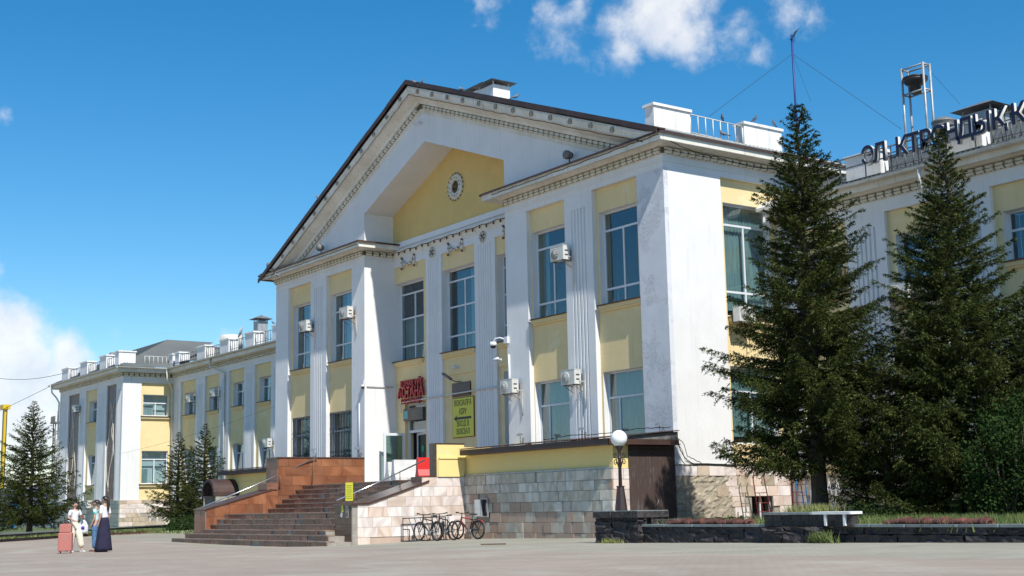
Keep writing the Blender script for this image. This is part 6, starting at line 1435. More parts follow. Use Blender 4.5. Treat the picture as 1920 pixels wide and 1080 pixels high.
def hand_truck(px_, py_, Y, label, m, h=1.25, lean=.25, rz=0, w_=.42):
    p = at(px_, py_, 1, Y); t = thing('hand_truck', label, 'hand truck', (p.x, Y, .52), rz, 'luggage hand trucks against the basement')
    mb = MB()
    for s in (-1, 1): mb.tube([(s*w_/2, 0, .05), (s*w_*.42, lean*.8, h*.85), (s*w_*.36, lean*.8-.12, h)], .02, 6)
    for z in (.3, .6, .95): mb.tube([(-w_*.48, lean*z/h, z), (w_*.48, lean*z/h, z)], .015, 6)
    mb.tube([(0, lean*.25, .3), (0, lean*.75, .95)], .013, 6); mb.box(-w_/2, w_/2, -.25, 0, .02, .04); build(mb, 'frame', m, t, local=True)
    for s in (-1, 1): mb = MB(); mb.lathe([(0, -.03), (.10, -.03), (.10, .03), (0, .03)], c=(s*(w_/2+.05), .05, .10), n=14, axis='x'); build(mb, 'wheel', M['tyre'], t, local=True)
M['redpaint'] = mat('worn_red_paint', (.26, .025, .02), (.12, .03, .02), rough=.5, sc=6); M['bluepaint'] = mat('blue_paint_bright', (.02, .20, .52), rough=.5); M['greyp'] = mat('grey_green_paint', (.16, .17, .13), rough=.6)
hand_truck(1436, 985, 33.9, 'tall red hand truck leaning in front of the basement window', M['redpaint'], 1.75, .5, R(70), .5); hand_truck(1500, 975, 34.8, 'dark red hand truck in front of the blue one beside the downpipe', M['redpaint'], 1.45, .3, R(60)); hand_truck(1508, 973, 35.4, 'bright blue hand truck by the downpipe', M['bluepaint'], 1.4, .25, R(60)); hand_truck(1404, 985, 33.0, 'thin grey hand truck frame casting a curved shadow on the marble', M['greyp'], 1.3, .35, R(75), .36)
p = at(1566, 975, 1, 34); t = thing('stepladder', 'small grey stepladder standing behind the big spruce trunk', 'ladder', (p.x, 34, .5)); mb = MB()
for s in (-1, 1): mb.tube([(s*.22, -.3, 0), (s*.17, 0, 1.35)], .018, 5); mb.tube([(s*.22, .3, 0), (s*.17, 0, 1.35)], .018, 5)
for k in range(1, 5): mb.box(-.2, .2, -.34+.07*k*1.0, -.24+.07*k, .27*k-.01, .27*k+.015)
build(mb, 'frame', M['zinc'], t, local=True)
# ================================================================ TREES
def leaf_mat(nm, c1, c2, rough=.75):
    m = mat(nm, c1, c2, rough=rough, sc=1.5, spec=.06, lo=.36, hi=.66); return m
M['needle'] = leaf_mat('spruce_needles', (.010, .017, .005), (.058, .071, .015)); M['needle_tip'] = leaf_mat('spruce_young_needles', (.075, .105, .028), (.12, .15, .05))
M['bark'] = mat('spruce_bark', (.055, .040, .032), (.10, .075, .06), sc=7, stretch=(1, 1, .3), bump=.8, bsc=18)
def tri_mesh(name, V, mi, mats):
    n = len(V); me = bpy.data.meshes.new(name); me.vertices.add(3*n); me.loops.add(3*n); me.polygons.add(n)
    me.vertices.foreach_set('co', V.ravel()); me.loops.foreach_set('vertex_index', np.arange(3*n)); me.polygons.foreach_set('loop_start', np.arange(0, 3*n, 3))
    for m in mats: me.materials.append(m)
    me.polygons.foreach_set('material_index', mi.astype(np.int32)); me.update(); return me
def spruce(seed, H, Rm, spacing=.16, per=9, start=.10, blade=.075, bw=.016, prof=None, trunk_r=.2, droop=.25, young=.10, dens=1.):
    """returns (crown mesh, trunk mesh); origin at the foot"""
    rg = np.random.default_rng(seed); tb = MB()
    zs = np.linspace(0, H*.98, 14); tb.tube([(rg.normal(0, .01)*z, rg.normal(0, .01)*z, z) for z in zs], [trunk_r*(1.25 if i == 0 else 1)*(1-z/H)**.85+.012 for i, z in enumerate(zs)], 10)
    segP, segD, segL, segY = [], [], [], []     # twig segments that carry needles
    z = H*start
    while z < H*.985:
        u = z/H; Rz = (prof(u) if prof else (1-u)**.80*min(1, .62+u*2.2))*Rm
        k = max(3, int(per*(1 if u < .8 else .7))); a0 = rg.uniform(0, 2*PI)
        for j in range(k):
            az = a0+2*PI*j/k+rg.normal(0, .22); L_ = Rz*rg.choice([rg.uniform(.45, .8), rg.uniform(.8, 1.05), rg.uniform(1.0, 1.18)], p=[.3, .5, .2])
            if L_ < .08: L_ = .08
            elev = (.55*u*u+.02)-(1-u)*droop+rg.normal(0, .09)
            n = max(4, int(L_/.14)); t = np.linspace(0, 1, n+1)
            r_ = L_*t; zz = z+L_*(elev*t*1.0+.28*t*t*(1-u)+.1*t*t)-.0*t
            px_ = np.cos(az+.12*t*rg.normal())*r_; py_ = np.sin(az+.12*t*rg.normal())*r_
            P = np.stack([px_, py_, zz], 1)
            if L_ > .5: tb.tube([tuple(p) for p in P[:max(3, int(n*.8))]], .022*min(1, L_/1.5)+.006, 4, r2=.005)
            D = P[1:]-P[:-1]; Ls = np.linalg.norm(D, axis=1); D /= Ls[:, None]
            keep = t[:-1] > .12
            segP.append(P[:-1][keep]); segD.append(D[keep]); segL.append(Ls[keep]); segY.append((t[:-1][keep] > .75).astype(float))
            # side twigs
            nt_ = int(L_/.085*dens); 
            if nt_ < 2: continue
            tt = rg.uniform(.12, 1, nt_)**.8; idx = tt*n; i0 = np.minimum(idx.astype(int), n-1); fr = idx-i0
            B = P[i0]*(1-fr)[:, None]+P[i0+1]*fr[:, None]; Dm = D[i0]
            side = np.where(rg.uniform(size=nt_) < .5, 1, -1); ang = side*rg.uniform(.55, 1.05, nt_)
            dx = Dm[:, 0]*np.cos(ang)-Dm[:, 1]*np.sin(ang); dy = Dm[:, 0]*np.sin(ang)+Dm[:, 1]*np.cos(ang)
            tl = np.clip(L_*.30*(1-tt*.72)*rg.uniform(.4, 1.25, nt_), .07, .62)
            hang = -rg.uniform(.0, .85, nt_)*(1.1-u)+rg.normal(0, .12, nt_)
            d2 = np.stack([dx, dy, hang], 1); d2 /= np.linalg.norm(d2, axis=1)[:, None]
            ns = 3
            for s in range(ns):
                st = B+d2*(tl*s/ns)[:, None]; dd = d2.copy(); dd[:, 2] += .12*s*(1 if u > .5 else -.4); dd /= np.linalg.norm(dd, axis=1)[:, None]
                segP.append(st); segD.append(dd); segL.append(tl/ns); segY.append(np.full(nt_, 1. if s == ns-1 else 0.))
            # little tertiary twigs
            m2 = tl > .28
            if m2.any():
                B2 = B[m2]+d2[m2]*(tl[m2]*rg.uniform(.3, .8, m2.sum()))[:, None]; a2 = rg.choice([-1, 1], m2.sum())*rg.uniform(.6, 1., m2.sum())
                e = d2[m2]; d3 = np.stack([e[:, 0]*np.cos(a2)-e[:, 1]*np.sin(a2), e[:, 0]*np.sin(a2)+e[:, 1]*np.cos(a2), e[:, 2]-rg.uniform(0, .4, m2.sum())], 1); d3 /= np.linalg.norm(d3, axis=1)[:, None]
                segP.append(B2); segD.append(d3); segL.append(tl[m2]*.45); segY.append(np.full(m2.sum(), .8))
        z += spacing*rg.uniform(.7, 1.3)*(1 if u < .7 else .75)
    P = np.concatenate(segP); D = np.concatenate(segD); L_ = np.concatenate(segL); Y = np.concatenate(segY)
    cnt = np.maximum(2, (L_/.024).astype(int)); idx = np.repeat(np.arange(len(P)), cnt); n = len(idx)
    tpos = rg.uniform(0, 1, n); base = P[idx]+D[idx]*(L_[idx]*tpos)[:, None]; d = D[idx]
    rnd = rg.normal(size=(n, 3)); perp = rnd-d*(rnd*d).sum(1)[:, None]; perp /= np.linalg.norm(perp, axis=1)[:, None]
    nd = d*rg.uniform(.45, 1.0, n)[:, None]+perp*rg.uniform(.5, .95, n)[:, None]; nd /= np.linalg.norm(nd, axis=1)[:, None]
    wv = np.cross(nd, rg.normal(size=(n, 3))); wv /= np.linalg.norm(wv, axis=1)[:, None]
    ln = blade*rg.uniform(.6, 1.2, n); V = np.empty((n, 3, 3)); V[:, 0] = base-wv*(bw/2); V[:, 1] = base+wv*(bw/2); V[:, 2] = base+nd*ln[:, None]
    mi = (rg.uniform(size=n) < (Y[idx]*young*2+.01)).astype(int)
    crown = tri_mesh('crown', V, mi, [M['needle'], M['needle_tip']])
    me = bpy.data.meshes.new('trunk'); me.from_pydata(tb.v, [], tb.f); me.materials.append(M['bark']); me.polygons.foreach_set('use_smooth', [True]*len(tb.f)); me.update()
    print('spruce', seed, n, 'needles'); return crown, me
def plant(meshes, loc, label, group, rz=0, s=1):
    t = thing('spruce_tree', label, 'spruce', loc, rz, group); t.scale = (s,)*3
    for nm, me in zip(('crown', 'trunk'), meshes):
        o = bpy.data.objects.new(nm, me); COL.objects.link(o); o.parent = t
    return t
def spot_(px_, py_, depth): d = ray(px_, py_); return CP+d*depth
def pr1(u): return float(np.interp(u, [0, .1, .2, .4, .57, .79, .9, 1], [.72, .95, 1., .80, .60, .35, .17, .02]))
def pr2(u): return float(np.interp(u, [0, .08, .2, .4, .53, .67, .81, .92, 1], [.95, 1, 1, .80, .62, .46, .24, .11, .02]))
c = spot_(1538, 955, 37.5); tp = at(1497, 185, 1, c.y)
A1 = spruce(101, tp.z-.35, 2.95, spacing=.21, per=9, start=.15, trunk_r=.24, prof=pr1, blade=.085, bw=.026, droop=.30, dens=2.8)
t1 = plant(A1, (c.x, c.y, .4), 'tall dark spruce with a bare thick trunk in front of the white side wall', 'spruces in the planter', 0)
c = spot_(1826, 985, 36); tp = at(1768, 228, 1, c.y)
A2 = spruce(202, tp.z-.35, 3.1, spacing=.21, per=9, start=.05, trunk_r=.2, prof=pr2, blade=.085, bw=.026, dens=2.8, young=.16, droop=.22)
t2 = plant(A2, (c.x-.15, c.y, .35), 'second tall spruce with paler tips in front of the right wing windows', 'spruces in the planter', .7)
c = spot_(1985, 985, 35)
A3 = spruce(303, 7.2, 2.6, spacing=.25, per=8, start=.05, trunk_r=.15, prof=pr2, blade=.085, bw=.026, dens=2.2)
plant(A3, (c.x, c.y, .35), 'spruce cut by the right edge of the picture', 'spruces in the planter', 2)
c = spot_(1668, 985, 36.5); plant(A3, (c.x, c.y, .35), 'lower bushy spruce between the two tall ones', 'spruces in the planter', 4.2, .74)
# left side
c = spot_(332, 990, 84)
A4 = spruce(404, 6.3, 2.05, spacing=.2, per=10, start=.14, trunk_r=.14, prof=pr2, blade=.11, bw=.032, dens=.7)
plant(A4, (c.x, c.y, .1), 'small spruce on the lawn, the left of the two by the orange cheek wall', 'small spruces on the left lawn', .4)
c = spot_(382, 985, 82); plant(A4, (c.x, c.y, .1), 'small spruce nearest the orange cheek wall, slightly taller', 'small spruces on the left lawn', 3.0, 1.06)
c = spot_(55, 990, 76); A5 = spruce(505, 7.8, 2.9, spacing=.2, per=10, start=.10, trunk_r=.16, prof=pr2, blade=.11, bw=.032, dens=.75)
plant(A5, (c.x, c.y, .1), 'dense spruce at the far left edge in front of the grey wall', 'small spruces on the left lawn', 1.3)
c = spot_(-40, 985, 72); plant(A5, (c.x, c.y, .1), 'spruce mostly outside the left edge of the picture', 'small spruces on the left lawn', 4.1, .72)
# leafy shrub at the right edge
def shrub(seed, n, rx, rz_, h, nm, lf=.07):
    rg = np.random.default_rng(seed); P = rg.normal(size=(n, 3)); P /= np.linalg.norm(P, axis=1)[:, None]; P *= rg.uniform(.35, 1, n)[:, None]**.6; P[:, 0] *= rx; P[:, 1] *= rx; P[:, 2] = P[:, 2]*rz_+h
    cc = P[rg.integers(0, n, 60)]; P = cc[rg.integers(0, 60, n)]*np.array([1.0, 1.0, 1.0])+rg.normal(0, .17, (n, 3))*np.array([1, 1, 1.2]); P[:, 2] = np.maximum(P[:, 2], .03); a = rg.normal(size=(n, 3)); a /= np.linalg.norm(a, axis=1)[:, None]; b = np.cross(a, rg.normal(size=(n, 3))); b /= np.linalg.norm(b, axis=1)[:, None]
    V = np.empty((2*n, 3, 3)); l = lf*rg.uniform(.6, 1.2, n)[:, None]; V[:n, 0] = P; V[:n, 1] = P+a*l*.5+b*l*.28; V[:n, 2] = P+a*l; V[n:, 0] = P; V[n:, 1] = P+a*l; V[n:, 2] = P+a*l*.5-b*l*.28
    return tri_mesh(nm, V, np.zeros(2*n), [M['leaf']])
M['leaf'] = leaf_mat('shrub_leaves', (.014, .03, .008), (.036, .068, .017))
c = spot_(1896, 985, 33); t = thing('shrub', 'bright green leafy shrub at the right edge below the spruces', 'shrub', (c.x, c.y, .45))
o = bpy.data.objects.new('foliage', shrub(7, 9000, 1.0, 1.55, 1.6, 'foliage', .10)); COL.objects.link(o); o.parent = t
mb = MB(); rg = np.random.default_rng(2)
for k in range(9): a = rg.uniform(0, 6.3); mb.tube([(0, 0, 0), (.3*math.cos(a), .3*math.sin(a), .9), (.7*math.cos(a), .7*math.sin(a), 2.1+rg.uniform(0, .6))], .02, 5, r2=.006)
build(mb, 'stem', M['bark'], t, local=True)
c = spot_(1640, 975, 34); t = thing('shrub', 'low dark green bush behind the coping under the spruces', 'shrub', (c.x, c.y, .4))
o = bpy.data.objects.new('foliage', shrub(9, 1500, .8, .22, .22, 'foliage')); COL.objects.link(o); o.parent = t; mb = MB(); mb.tube([(0, 0, 0), (.1, 0, .4)], .015, 5); build(mb, 'stem', M['bark'], t, local=True)
c = spot_(352, 982, 80); t = thing('shrub', 'low bright green undergrowth at the feet of the two small spruces', 'shrub', (c.x, c.y, .1))
o = bpy.data.objects.new('foliage', shrub(10, 3500, 1.3, .4, .3, 'foliage', .12)); COL.objects.link(o); o.parent = t; mb = MB(); mb.tube([(0, 0, 0), (.1, 0, .4)], .015, 5); build(mb, 'stem', M['bark'], t, local=True)

# ================================================================ FAR LEFT BACKGROUND
w0 = at(-60, 985, 1, 35.2); mb = MB(); n = 26; x0, x1 = -160, -110.6
WL = thing('metal_wall', 'pale grey sheet wall left of the pavilion behind the spruce', 'wall', (x1, 35.2, 0))
for k in range(n): a = x0+(x1-x0)*k/n; mb = MB(); mb.box(a+.02, a+(x1-x0)/n-.02, 35.2+.02*(k % 2), 35.3, 0, 3.9); build(mb, 'panel', M['greywall'] if 'greywall' in M else M.setdefault('greywall', mat('pale_grey_sheet', (.42, .46, .48), (.34, .38, .40), rough=.7, sc=.5, rnd=.06)), WL)
a = at(28, 960, 1, 33.9).x
FN = thing('fence', 'pale blue corrugated fence with a bright blue post at the left edge', 'fence', (a, 33.6, 0))
for k in range(24): xx = a-k*.5; mb = MB(); mb.box(xx-.48, xx, 33.9, 33.93+.03*(k % 2), .1, 2.1); build(mb, 'fence_panel', M.setdefault('bluefence', mat('pale_blue_sheet', (.22, .32, .38), (.18, .27, .33), rough=.6, sc=.6)), FN)
mb = MB(); mb.box(a+.0, a+.22, 33.8, 34.0, 0, 3.0); build(mb, 'post', M['bluepaint'], FN); mb = MB(); mb.box(a-12, a, 33.85, 33.95, 2.12, 2.25); build(mb, 'top_rail', M['bluepaint'], FN)
q = at(93, 912, 1, 36); mb = MB(); mb.box(q.x-1.4, q.x+1.4, 36, 36.1, q.z-.4, q.z+.4); build(mb, 'sign_board', mat('violet_board', (.045, .03, .22), rough=.5), None, label='plain violet board behind the spruce beside the pavilion', cat='sign board')
q = at(56, 975, 1, 35); 
def lattice(px_, ptop, pbot, depth, w_, label, m, name='lattice_mast', cat='mast'):
    b = spot_(px_, pbot, depth); tpz = spot_(px_, ptop, depth).z; t = thing(name, label, cat, (b.x, b.y, 0)); mb = MB(); h = w_/2
    for sx in (-1, 1):
        for sy in (-1, 1): mb.tube([(b.x+sx*h, b.y+sy*h, 0), (b.x+sx*h, b.y+sy*h, tpz)], .09, 4)
    z = 0
    while z < tpz-w_:
        for s in (-1, 1):
            mb.tube([(b.x-h, b.y+s*h, z), (b.x+h, b.y+s*h, z+w_*1.2)], .05, 4); mb.tube([(b.x+h, b.y+s*h, z), (b.x-h, b.y+s*h, z+w_*1.2)], .05, 4); mb.tube([(b.x+s*h, b.y-h, z), (b.x+s*h, b.y+h, z+w_*1.2)], .05, 4)
        mb.tube([(b.x-h, b.y-h, z), (b.x+h, b.y-h, z)], .06, 4); z += w_*1.2
    build(mb, 'lattice_frame', m, t); mb = MB(); mb.box(b.x-h*1.7, b.x+h*1.7, b.y-h*1.7, b.y+h*1.7, tpz, tpz+.25)
    for k in range(5): mb.box(b.x-h*1.6+k*h*.8, b.x-h*1.6+k*h*.8+.25, b.y-h*1.6, b.y-h*1.4, tpz+.25, tpz+1.1)
    mb.tube([(b.x-.4, b.y, tpz), (b.x-.4, b.y, tpz+2)], .06, 4); build(mb, 'platform', m, t); return t
lattice(104, 793, 935, 200, 1.1, 'grey lattice lighting mast with a platform behind the pavilion', M['iron'])
b = spot_(7, 850, 180); zt1 = spot_(7, 762, 180).z; t = thing('gantry_crane', 'yellow crane post rising above the spruce at the left edge', 'crane', (b.x, b.y, 0)); yl = mat('crane_yellow', (.60, .40, .01), rough=.5)
mb = MB(); mb.loft([[(b.x-.25, b.y-.2, 0), (b.x+.25, b.y-.2, 0), (b.x+.25, b.y+.2, 0), (b.x-.25, b.y+.2, 0)], [(b.x-.28, b.y-.2, zt1), (b.x+.28, b.y-.2, zt1), (b.x+.28, b.y+.2, zt1), (b.x-.28, b.y+.2, zt1)]]); build(mb, 'post', yl, t)
mb = MB(); mb.box(b.x-1.2, b.x+.6, b.y-.5, b.y+.5, zt1-.3, zt1+.3); build(mb, 'head', yl, t); mb = MB(); mb.tube([(b.x+.8, b.y, zt1), (b.x+.8, b.y, 4)], .05, 4); mb.tube([(b.x-1.2, b.y, zt1), (b.x-1.2, b.y, 4)], .05, 4); build(mb, 'rope', M['cable'], t)

# ================================================================ small ground things
q = at(925, 1023, 2, gz(-33, 23.5)); mb = MB(); mb.box(-.36, .36, -.05, .05, 0, .03); Mx = Matrix.Translation((q.x, q.y, gz(q.x, q.y)+.005)) @ Matrix.Rotation(math.atan2(rt.y, rt.x), 4, 'Z'); mb.v = [tuple(Mx @ Vector(v)) for v in mb.v]; build(mb, 'metal_strip', M['rust'], None, label='short rusty strip lying flat on the paving near the grey wall', cat='strip')

# ================================================================ PEOPLE
def skin_mesh(name, pts, edges, sub=1, root=0):
    """pts: (x,y,z,r) or (x,y,z,rx,ry)"""
    me = bpy.data.meshes.new(name); me.from_pydata([p[:3] for p in pts], edges, []); o = bpy.data.objects.new(name, me); COL.objects.link(o)
    md = o.modifiers.new('s', 'SKIN'); md.use_smooth_shade = True; md.branch_smoothing = .4
    for i, p in enumerate(pts):
        sv = me.skin_vertices[0].data[i]; sv.radius = (p[3], p[4] if len(p) > 4 else p[3]); sv.use_root = (i == root)
    sb = o.modifiers.new('u', 'SUBSURF'); sb.levels = sub; sb.render_levels = sub
    bpy.context.view_layer.update()
    m2 = bpy.data.meshes.new_from_object(o.evaluated_get(bpy.context.evaluated_depsgraph_get())); bpy.data.objects.remove(o); bpy.data.meshes.remove(me)
    m2.polygons.foreach_set('use_smooth', [True]*len(m2.polygons)); m2.name = name; return m2
def part(name, me, m, parent):
    me.materials.clear(); me.materials.append(m); o = bpy.data.objects.new(name, me); COL.objects.link(o); o.parent = parent; return o
M['skin'] = mat('skin', (.50, .30, .21), (.46, .27, .19), rough=.55, sc=8); M['hair'] = mat('dark_hair', (.018, .012, .010), rough=.45)
def chain(lst):
    pts, ed = [], []
    for c_ in lst:
        b = len(pts); pts += c_; ed += [(b+i, b+i+1) for i in range(len(c_)-1)]
    return pts, ed
def person(label, loc, rz, s, arms, legs, look=(0, 0), cat='person'):
    """arms: {side: (elbow, wrist)}, legs: {side: (knee, ankle)}; front is -y"""
    t = thing('person', label, cat, loc, rz, 'women waiting on the square'); t.scale = (s,)*3
    P = [(0, 0, .95, .13, .10), (0, 0, 1.07, .105, .085), (0, -.005, 1.22, .125, .095), (0, 0, 1.34, .10, .075), (0, .005, 1.41, .045), (0, -.01, 1.47, .05), (0, -.015, 1.53, .082, .09), (0, -.005, 1.60, .07, .085)]; E_ = [(i, i+1) for i in range(7)]
    for sd in (-1, 1):
        el, wr = arms[sd]; kn, an = legs[sd]; b = len(P); sh = (sd*.155, 0, 1.355)
        wv, ev = Vector(wr), Vector(el); dr = (wv-ev).normalized(); hv = wv+dr*.05
        P += [(*sh, .047), (*((Vector(sh)+ev)/2), .042), (*el, .036), (*((ev+wv)/2), .032), (*wr, .023), (*hv, .030, .018)]; E_ += [(3, b)]+[(b+i, b+i+1) for i in range(5)]
        side = dr.cross(Vector((0, 0, 1))); side = side.normalized() if side.length > .01 else Vector((1, 0, 0)); hb = b+5
        for k in range(4):
            f0 = hv+side*(k-1.5)*.017+dr*.02; f1 = f0+dr*(.032-.004*abs(k-1.5)); f2 = f1+dr*.022+Vector((0, -.010, -.008)); c0 = len(P); P += [(*f0, .010), (*f1, .009), (*f2, .007)]; E_ += [(hb, c0), (c0, c0+1), (c0+1, c0+2)]
        c0 = len(P); f0 = wv+dr*.02+side*-.028*sd; f1 = f0+dr*.03+side*-.012*sd; P += [(*f0, .011), (*f1, .008)]; E_ += [(b+4, c0), (c0, c0+1)]
        b = len(P); hp = (sd*.085, 0, .88); kv, av = Vector(kn), Vector(an); toe = av+Vector((0, -.13, -.045))
        P += [(*hp, .085), (*((Vector(hp)+kv)/2), .072), (*kn, .052), (*((kv+av)/2+Vector((0, .012, 0))), .048), (*an, .032), (*(av+Vector((0, -.05, -.04))), .034, .026), (*toe, .028, .018)]; E_ += [(0, b)]+[(b+i, b+i+1) for i in range(6)]
    bd = part('body', skin_mesh('body', P, E_, 2), M['skin'], t)
    for sx in (-1, 1):
        mb = MB(); mb.lathe([(0, -.012), (.013, -.006), (.014, .0), (0, .006)], c=(sx*.032, -.096, 1.545), n=8, axis='y'); build(mb, 'eye', M['hair'], t, local=True)
        mb = MB(); mb.lathe([(0, -.012), (.02, -.008), (.022, .008), (0, .012)], c=(sx*.088, .0, 1.535), n=8, axis='x'); build(mb, 'ear', M['skin'], t, local=True)
    mb = MB(); mb.loft([[(-.004, -.098, 1.555), (.004, -.098, 1.555), (.004, -.09, 1.555), (-.004, -.09, 1.555)], [(-.014, -.118, 1.515), (.014, -.118, 1.515), (.014, -.09, 1.512), (-.014, -.09, 1.512)]]); build(mb, 'nose', M['skin'], t, local=True)
    mb = MB(); mb.lathe([(0, -.006), (.022, -.003), (.022, .003), (0, .006)], c=(0, -.095, 1.492), n=8, axis='y'); mb.v = [(v[0], v[1], 1.492+(v[2]-1.492)*.35) for v in mb.v]; build(mb, 'mouth', mat('lips', (.35, .10, .08)) if 'lips' not in bpy.data.materials else bpy.data.materials['lips'], t, local=True)
    return t
def hair(t, tail):
    mb = MB(); rings = []
    for k in range(9):
        a = PI*k/8*.62; z = 1.562+.098*math.cos(a); r_ = .096*math.sin(a)+.004; rings.append([(r_*math.cos(b), .012+r_*1.08*math.sin(b)+(.012 if k > 5 else 0), z) for b in np.linspace(0, 2*PI, 17)[:-1]])
    mb.loft(rings, smooth=True)
    # cut the face side back
    mb.v = [((v[0], max(v[1], -.045-(v[2]-1.58)*.9) if v[2] < 1.62 else v[1], v[2]) if v[1] < 0 else v) for v in mb.v]
    build(mb, 'hair', M['hair'], t, local=True); P_, E_ = chain([tail]); part('ponytail', skin_mesh('ponytail', P_, E_, 1), M['hair'], t)
def top(t, arms, m, r=1.12, hem=.98, sl=.55):
    P = [(0, 0, hem, .14*r, .10*r), (0, 0, 1.09, .112*r, .09*r), (0, -.005, 1.22, .13*r, .10*r), (0, 0, 1.335, .115*r, .082*r), (0, .003, 1.39, .055, .055)]; E_ = [(i, i+1) for i in range(4)]
    for sd in (-1, 1):
        el = Vector(arms[sd][0]); sh = Vector((sd*.155, 0, 1.352)); b = len(P); P += [(*sh, .062), (*(sh*(1-sl)+el*sl), .056), (*(sh*(1-sl-.2)+el*(sl+.2)), .058)]; E_ += [(3, b), (b, b+1), (b+1, b+2)]
    part('shirt', skin_mesh('shirt', P, E_, 2), m, t)
def trousers(t, legs, m, wide=1.0):
    P = [(0, 0, 1.03, .115, .09), (0, 0, .95, .145, .115)]; E_ = [(0, 1)]
    for sd in (-1, 1):
        kn, an = Vector(legs[sd][0]), Vector(legs[sd][1]); hp = Vector((sd*.085, 0, .86)); b = len(P); P += [(*hp, .10), (*((hp+kn)/2), .092*wide), (*kn, .085*wide), (*((kn+an)/2), .085*wide), (*(an+Vector((0, 0, .03))), .085*wide)]; E_ += [(1, b)]+[(b+i, b+i+1) for i in range(4)]
    part('trousers', skin_mesh('trousers', P, E_, 2, 1), m, t)
rt2 = math.atan2(rt.y, rt.x)   # heading of the picture's right hand side
def heading(deg): return rt2+R(deg)+PI/2      # 0 = faces picture right, 90 = faces away, 180 = faces left, -90 = faces the camera
cl_w = mat('white_cotton', (.74, .74, .74), (.66, .66, .67), rough=.9, sc=9, bump=.3, bsc=20); cl_c = mat('cream_cotton', (.68, .63, .50), (.58, .53, .42), rough=.9, sc=8, bump=.4, bsc=16); cl_j = mat('blue_denim', (.085, .19, .33), (.05, .11, .21), rough=.9, sc=7, bump=.4, bsc=16); cl_n = mat('navy_cloth', (.011, .010, .032), (.018, .016, .045), rough=.9, sc=5); cl_t = mat('turquoise_print_shirt', (.55, .68, .68), (.03, .30, .28), rough=.9, sc=2.3, lo=.50, hi=.53, coord='obj')
pa = at(138, 1034, 2, gz(-44, 14)); pb_ = at(178, 1034, 2, gz(-44, 14)); pc_ = at(194, 1036, 2, gz(-44, 14))
armsA = {-1: ((-.24, -.02, 1.12), (-.14, -.22, 1.03)), 1: ((.24, -.03, 1.12), (.13, -.24, 1.12))}; legsA = {-1: ((-.10, -.03, .50), (-.10, .06, .08)), 1: ((.09, -.20, .52), (.12, -.30, .09))}
A = person('woman in white top and cream wide trousers looking at her phone behind the pink suitcase', (pa.x, pa.y, gz(pa.x, pa.y)-.0), heading(-42), 1.0, armsA, legsA)
top(A, armsA, cl_w, 1.12, .95); trousers(A, legsA, cl_c, 1.35); hair(A, [(0, .06, 1.60, .06), (.07, .03, 1.50, .05), (.11, -.02, 1.38, .04), (.12, -.05, 1.26, .03)])
for sd in (-1, 1): an = legsA[sd][1]; mb = MB(); mb.box(an[0]-.04, an[0]+.04, an[1]-.16, an[1]+.05, an[2]-.09, an[2]-.045); build(mb, 'shoe', cl_w, A, local=True)
armsB = {-1: ((-.26, -.16, 1.26), (-.12, -.20, 1.50)), 1: ((.22, .05, 1.10), (.20, -.05, .88))}; legsB = {-1: ((-.09, -.03, .49), (-.10, 0, .07)), 1: ((.09, .0, .49), (.12, .04, .07))}
B = person('woman in turquoise patterned t-shirt and blue jeans raising a hand to her face', (pb_.x, pb_.y, gz(pb_.x, pb_.y)), heading(176), 1.02, armsB, legsB)
top(B, armsB, cl_t, 1.1, .93); trousers(B, legsB, cl_j, 1.0); hair(B, [(0, .08, 1.60, .06), (0, .14, 1.54, .045), (0, .16, 1.44, .035)])
for sd in (-1, 1): an = legsB[sd][1]; mb = MB(); mb.box(an[0]-.042, an[0]+.042, an[1]-.17, an[1]+.05, an[2]-.075, an[2]-.02); build(mb, 'shoe', M['claytile'], B, local=True)
armsC = {-1: ((-.23, .02, 1.10), (-.20, -.06, .86)), 1: ((.22, .03, 1.10), (.21, -.04, .86))}; legsC = {-1: ((-.08, 0, .49), (-.09, 0, .07)), 1: ((.08, -.02, .49), (.09, -.04, .07))}
C_ = person('woman with a long black ponytail in white blouse and long navy skirt', (pc_.x, pc_.y, gz(pc_.x, pc_.y)), heading(160), 1.07, armsC, legsC)
top(C_, armsC, cl_w, 1.16, .93, .75); hair(C_, [(0, .07, 1.60, .055), (0, .12, 1.53, .045), (0, .125, 1.42, .048), (0, .125, 1.28, .04), (0, .12, 1.18, .02)])
mb = MB(); rings = []
for k in range(11):
    u = k/10; z = 1.02-.98*u; rr = .125+.15*u**.8; rings.append([((rr+.02*u*math.sin(7*b+1))*math.cos(b), (rr*.86+.02*u*math.sin(6*b))*math.sin(b), z) for b in np.linspace(0, 2*PI, 33)[:-1]])
mb.loft(rings, smooth=True); build(mb, 'skirt', cl_n, C_, local=True)
for sd in (-1, 1): an = legsC[sd][1]; mb = MB(); mb.box(an[0]-.04, an[0]+.04, an[1]-.17, an[1]+.05, an[2]-.07, an[2]-.03); build(mb, 'shoe', M['black'], C_, local=True)
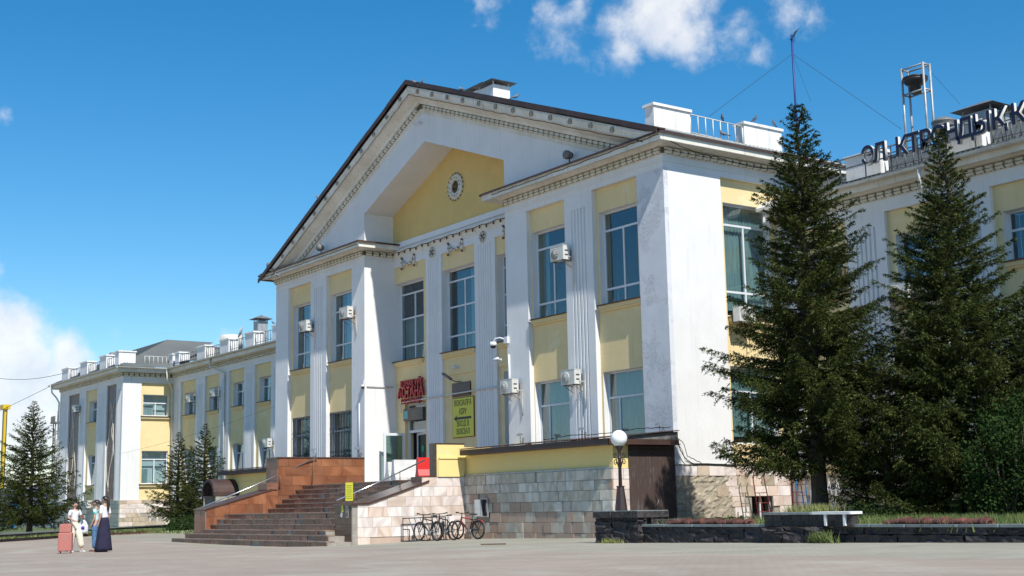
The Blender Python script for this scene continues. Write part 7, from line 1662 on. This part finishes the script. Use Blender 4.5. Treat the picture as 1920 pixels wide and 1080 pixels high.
# phone, bag, luggage
def local_world(t, v): return Matrix.Translation(t.location) @ t.rotation_euler.to_matrix().to_4x4() @ Matrix.Diagonal((*t.scale, 1)) @ Vector(v)
v = local_world(A, (.10, -.32, 1.15)); t = thing('phone', 'phone in a red case held by the woman in cream trousers', 'phone', v, A.rotation_euler.z); mb = MB(); mb.box(-.04, .04, -.008, .008, -.07, .08); mb.v = [tuple(Matrix.Rotation(R(-35), 4, 'X') @ Vector(q)) for q in mb.v]; build(mb, 'case', M['claytile'], t, local=True)
v = local_world(A, (.20, -.20, .60)); t = thing('shopping_bag', 'white plastic bag with violet print hanging from the arm of the woman in cream', 'bag', v, heading(-90))
mb = MB(); mb.loft([[(x*sx_, y*sx_*.4, z) for x, y in [(math.cos(a)*.17, math.sin(a)*.17) for a in np.linspace(0, 2*PI, 13)[:-1]]] for z, sx_ in ((0, .8), (.06, 1.05), (.25, 1.0), (.36, .7), (.44, .3))], smooth=True); build(mb, 'bag_body', M['pvc'], t, local=True)
mb = MB(); mb.tube([(-.04, 0, .42), (-.05, 0, .56), (.0, 0, .60), (.05, 0, .56), (.04, 0, .42)], .008, 5); build(mb, 'handle', M['pvc'], t, local=True); mb = MB(); mb.lathe([(0, -.004), (.06, -.004), (.06, 0), (0, 0)], c=(.02, -.073, .18), n=18, axis='y'); build(mb, 'print', mat('violet_print', (.10, .03, .32)), t, local=True)
M['pinkcase'] = mat('dusty_pink_shell', (.46, .17, .14), (.42, .15, .12), rough=.45, sc=2)
q = at(122, 1038, 2, gz(-43, 13.4)); ps = thing('suitcase', 'large dusty pink hard-shell suitcase on wheels', 'suitcase', (q.x, q.y, gz(q.x, q.y)), heading(-82))
def shell(w_, d_, z0, z1, nm, par):
    mb = MB(); c = .035; ring = lambda z, e: [(sx*(w_/2-e)+0, sy*(d_/2-e)*1.0, z) for sx, sy in ((-1, -1), (1, -1), (1, 1), (-1, 1))]
    def rr(z, e):
        pts = []
        for cx_, cy_, a0 in ((w_/2-c, -d_/2+c, -PI/2), (w_/2-c, d_/2-c, 0), (-w_/2+c, d_/2-c, PI/2), (-w_/2+c, -d_/2+c, PI)):
            for k in range(4): a = a0+k*PI/6; pts.append((cx_+(c-e)*math.cos(a), cy_+(c-e)*math.sin(a), z))
        return pts
    mb.loft([rr(z0, .02), rr(z0+.02, 0), rr(z1-.02, 0), rr(z1, .02)], smooth=False)
    for k in range(5): x = -w_/2+.07+k*(w_-.14)/4; mb.box(x-.006, x+.006, -d_/2-.006, -d_/2+.001, z0+.05, z1-.06)
    return build(mb, nm, M['pinkcase'], par, local=True)
shell(.42, .26, .07, .64, 'shell', ps)
for sx in (-1, 1):
    for sy in (-1, 1): mb = MB(); mb.box(sx*.16-.02, sx*.16+.02, sy*.09-.02, sy*.09+.02, .045, .07); mb.lathe([(0, -.018), (.028, -.018), (.028, .018), (0, .018)], c=(sx*.16, sy*.09, .029), n=12, axis='x'); build(mb, 'wheel', M['pinkcase'], ps, local=True)
mb = MB(); mb.tube([(-.09, .1, .64), (-.09, .1, 1.0), (.09, .1, 1.0), (.09, .1, .64)], .010, 6); build(mb, 'handle', M['steel'], ps, local=True)
mb = MB(); mb.loft([[(-.05, -.137, .42), (.13, -.137, .55), (.13, -.137, .565), (-.05, -.137, .435)], [(-.05, -.131, .42), (.13, -.131, .55), (.13, -.131, .565), (-.05, -.131, .435)]]); build(mb, 'logo_bar', M['steel'], ps, local=True)
vc = thing('vanity_case', 'small pink case sitting on top of the large pink suitcase', 'case', (q.x, q.y, gz(q.x, q.y)+.645), heading(-85)); shell(.37, .22, .0, .26, 'shell', vc); mb = MB(); mb.tube([(-.07, 0, .26), (-.06, 0, .29), (.06, 0, .29), (.07, 0, .26)], .01, 6); build(mb, 'handle', M['pinkcase'], vc, local=True)
bpy.context.view_layer.update()
print('objects', len(bpy.data.objects), 'tris', sum(len(o.data.polygons) for o in bpy.data.objects if o.type == 'MESH'))
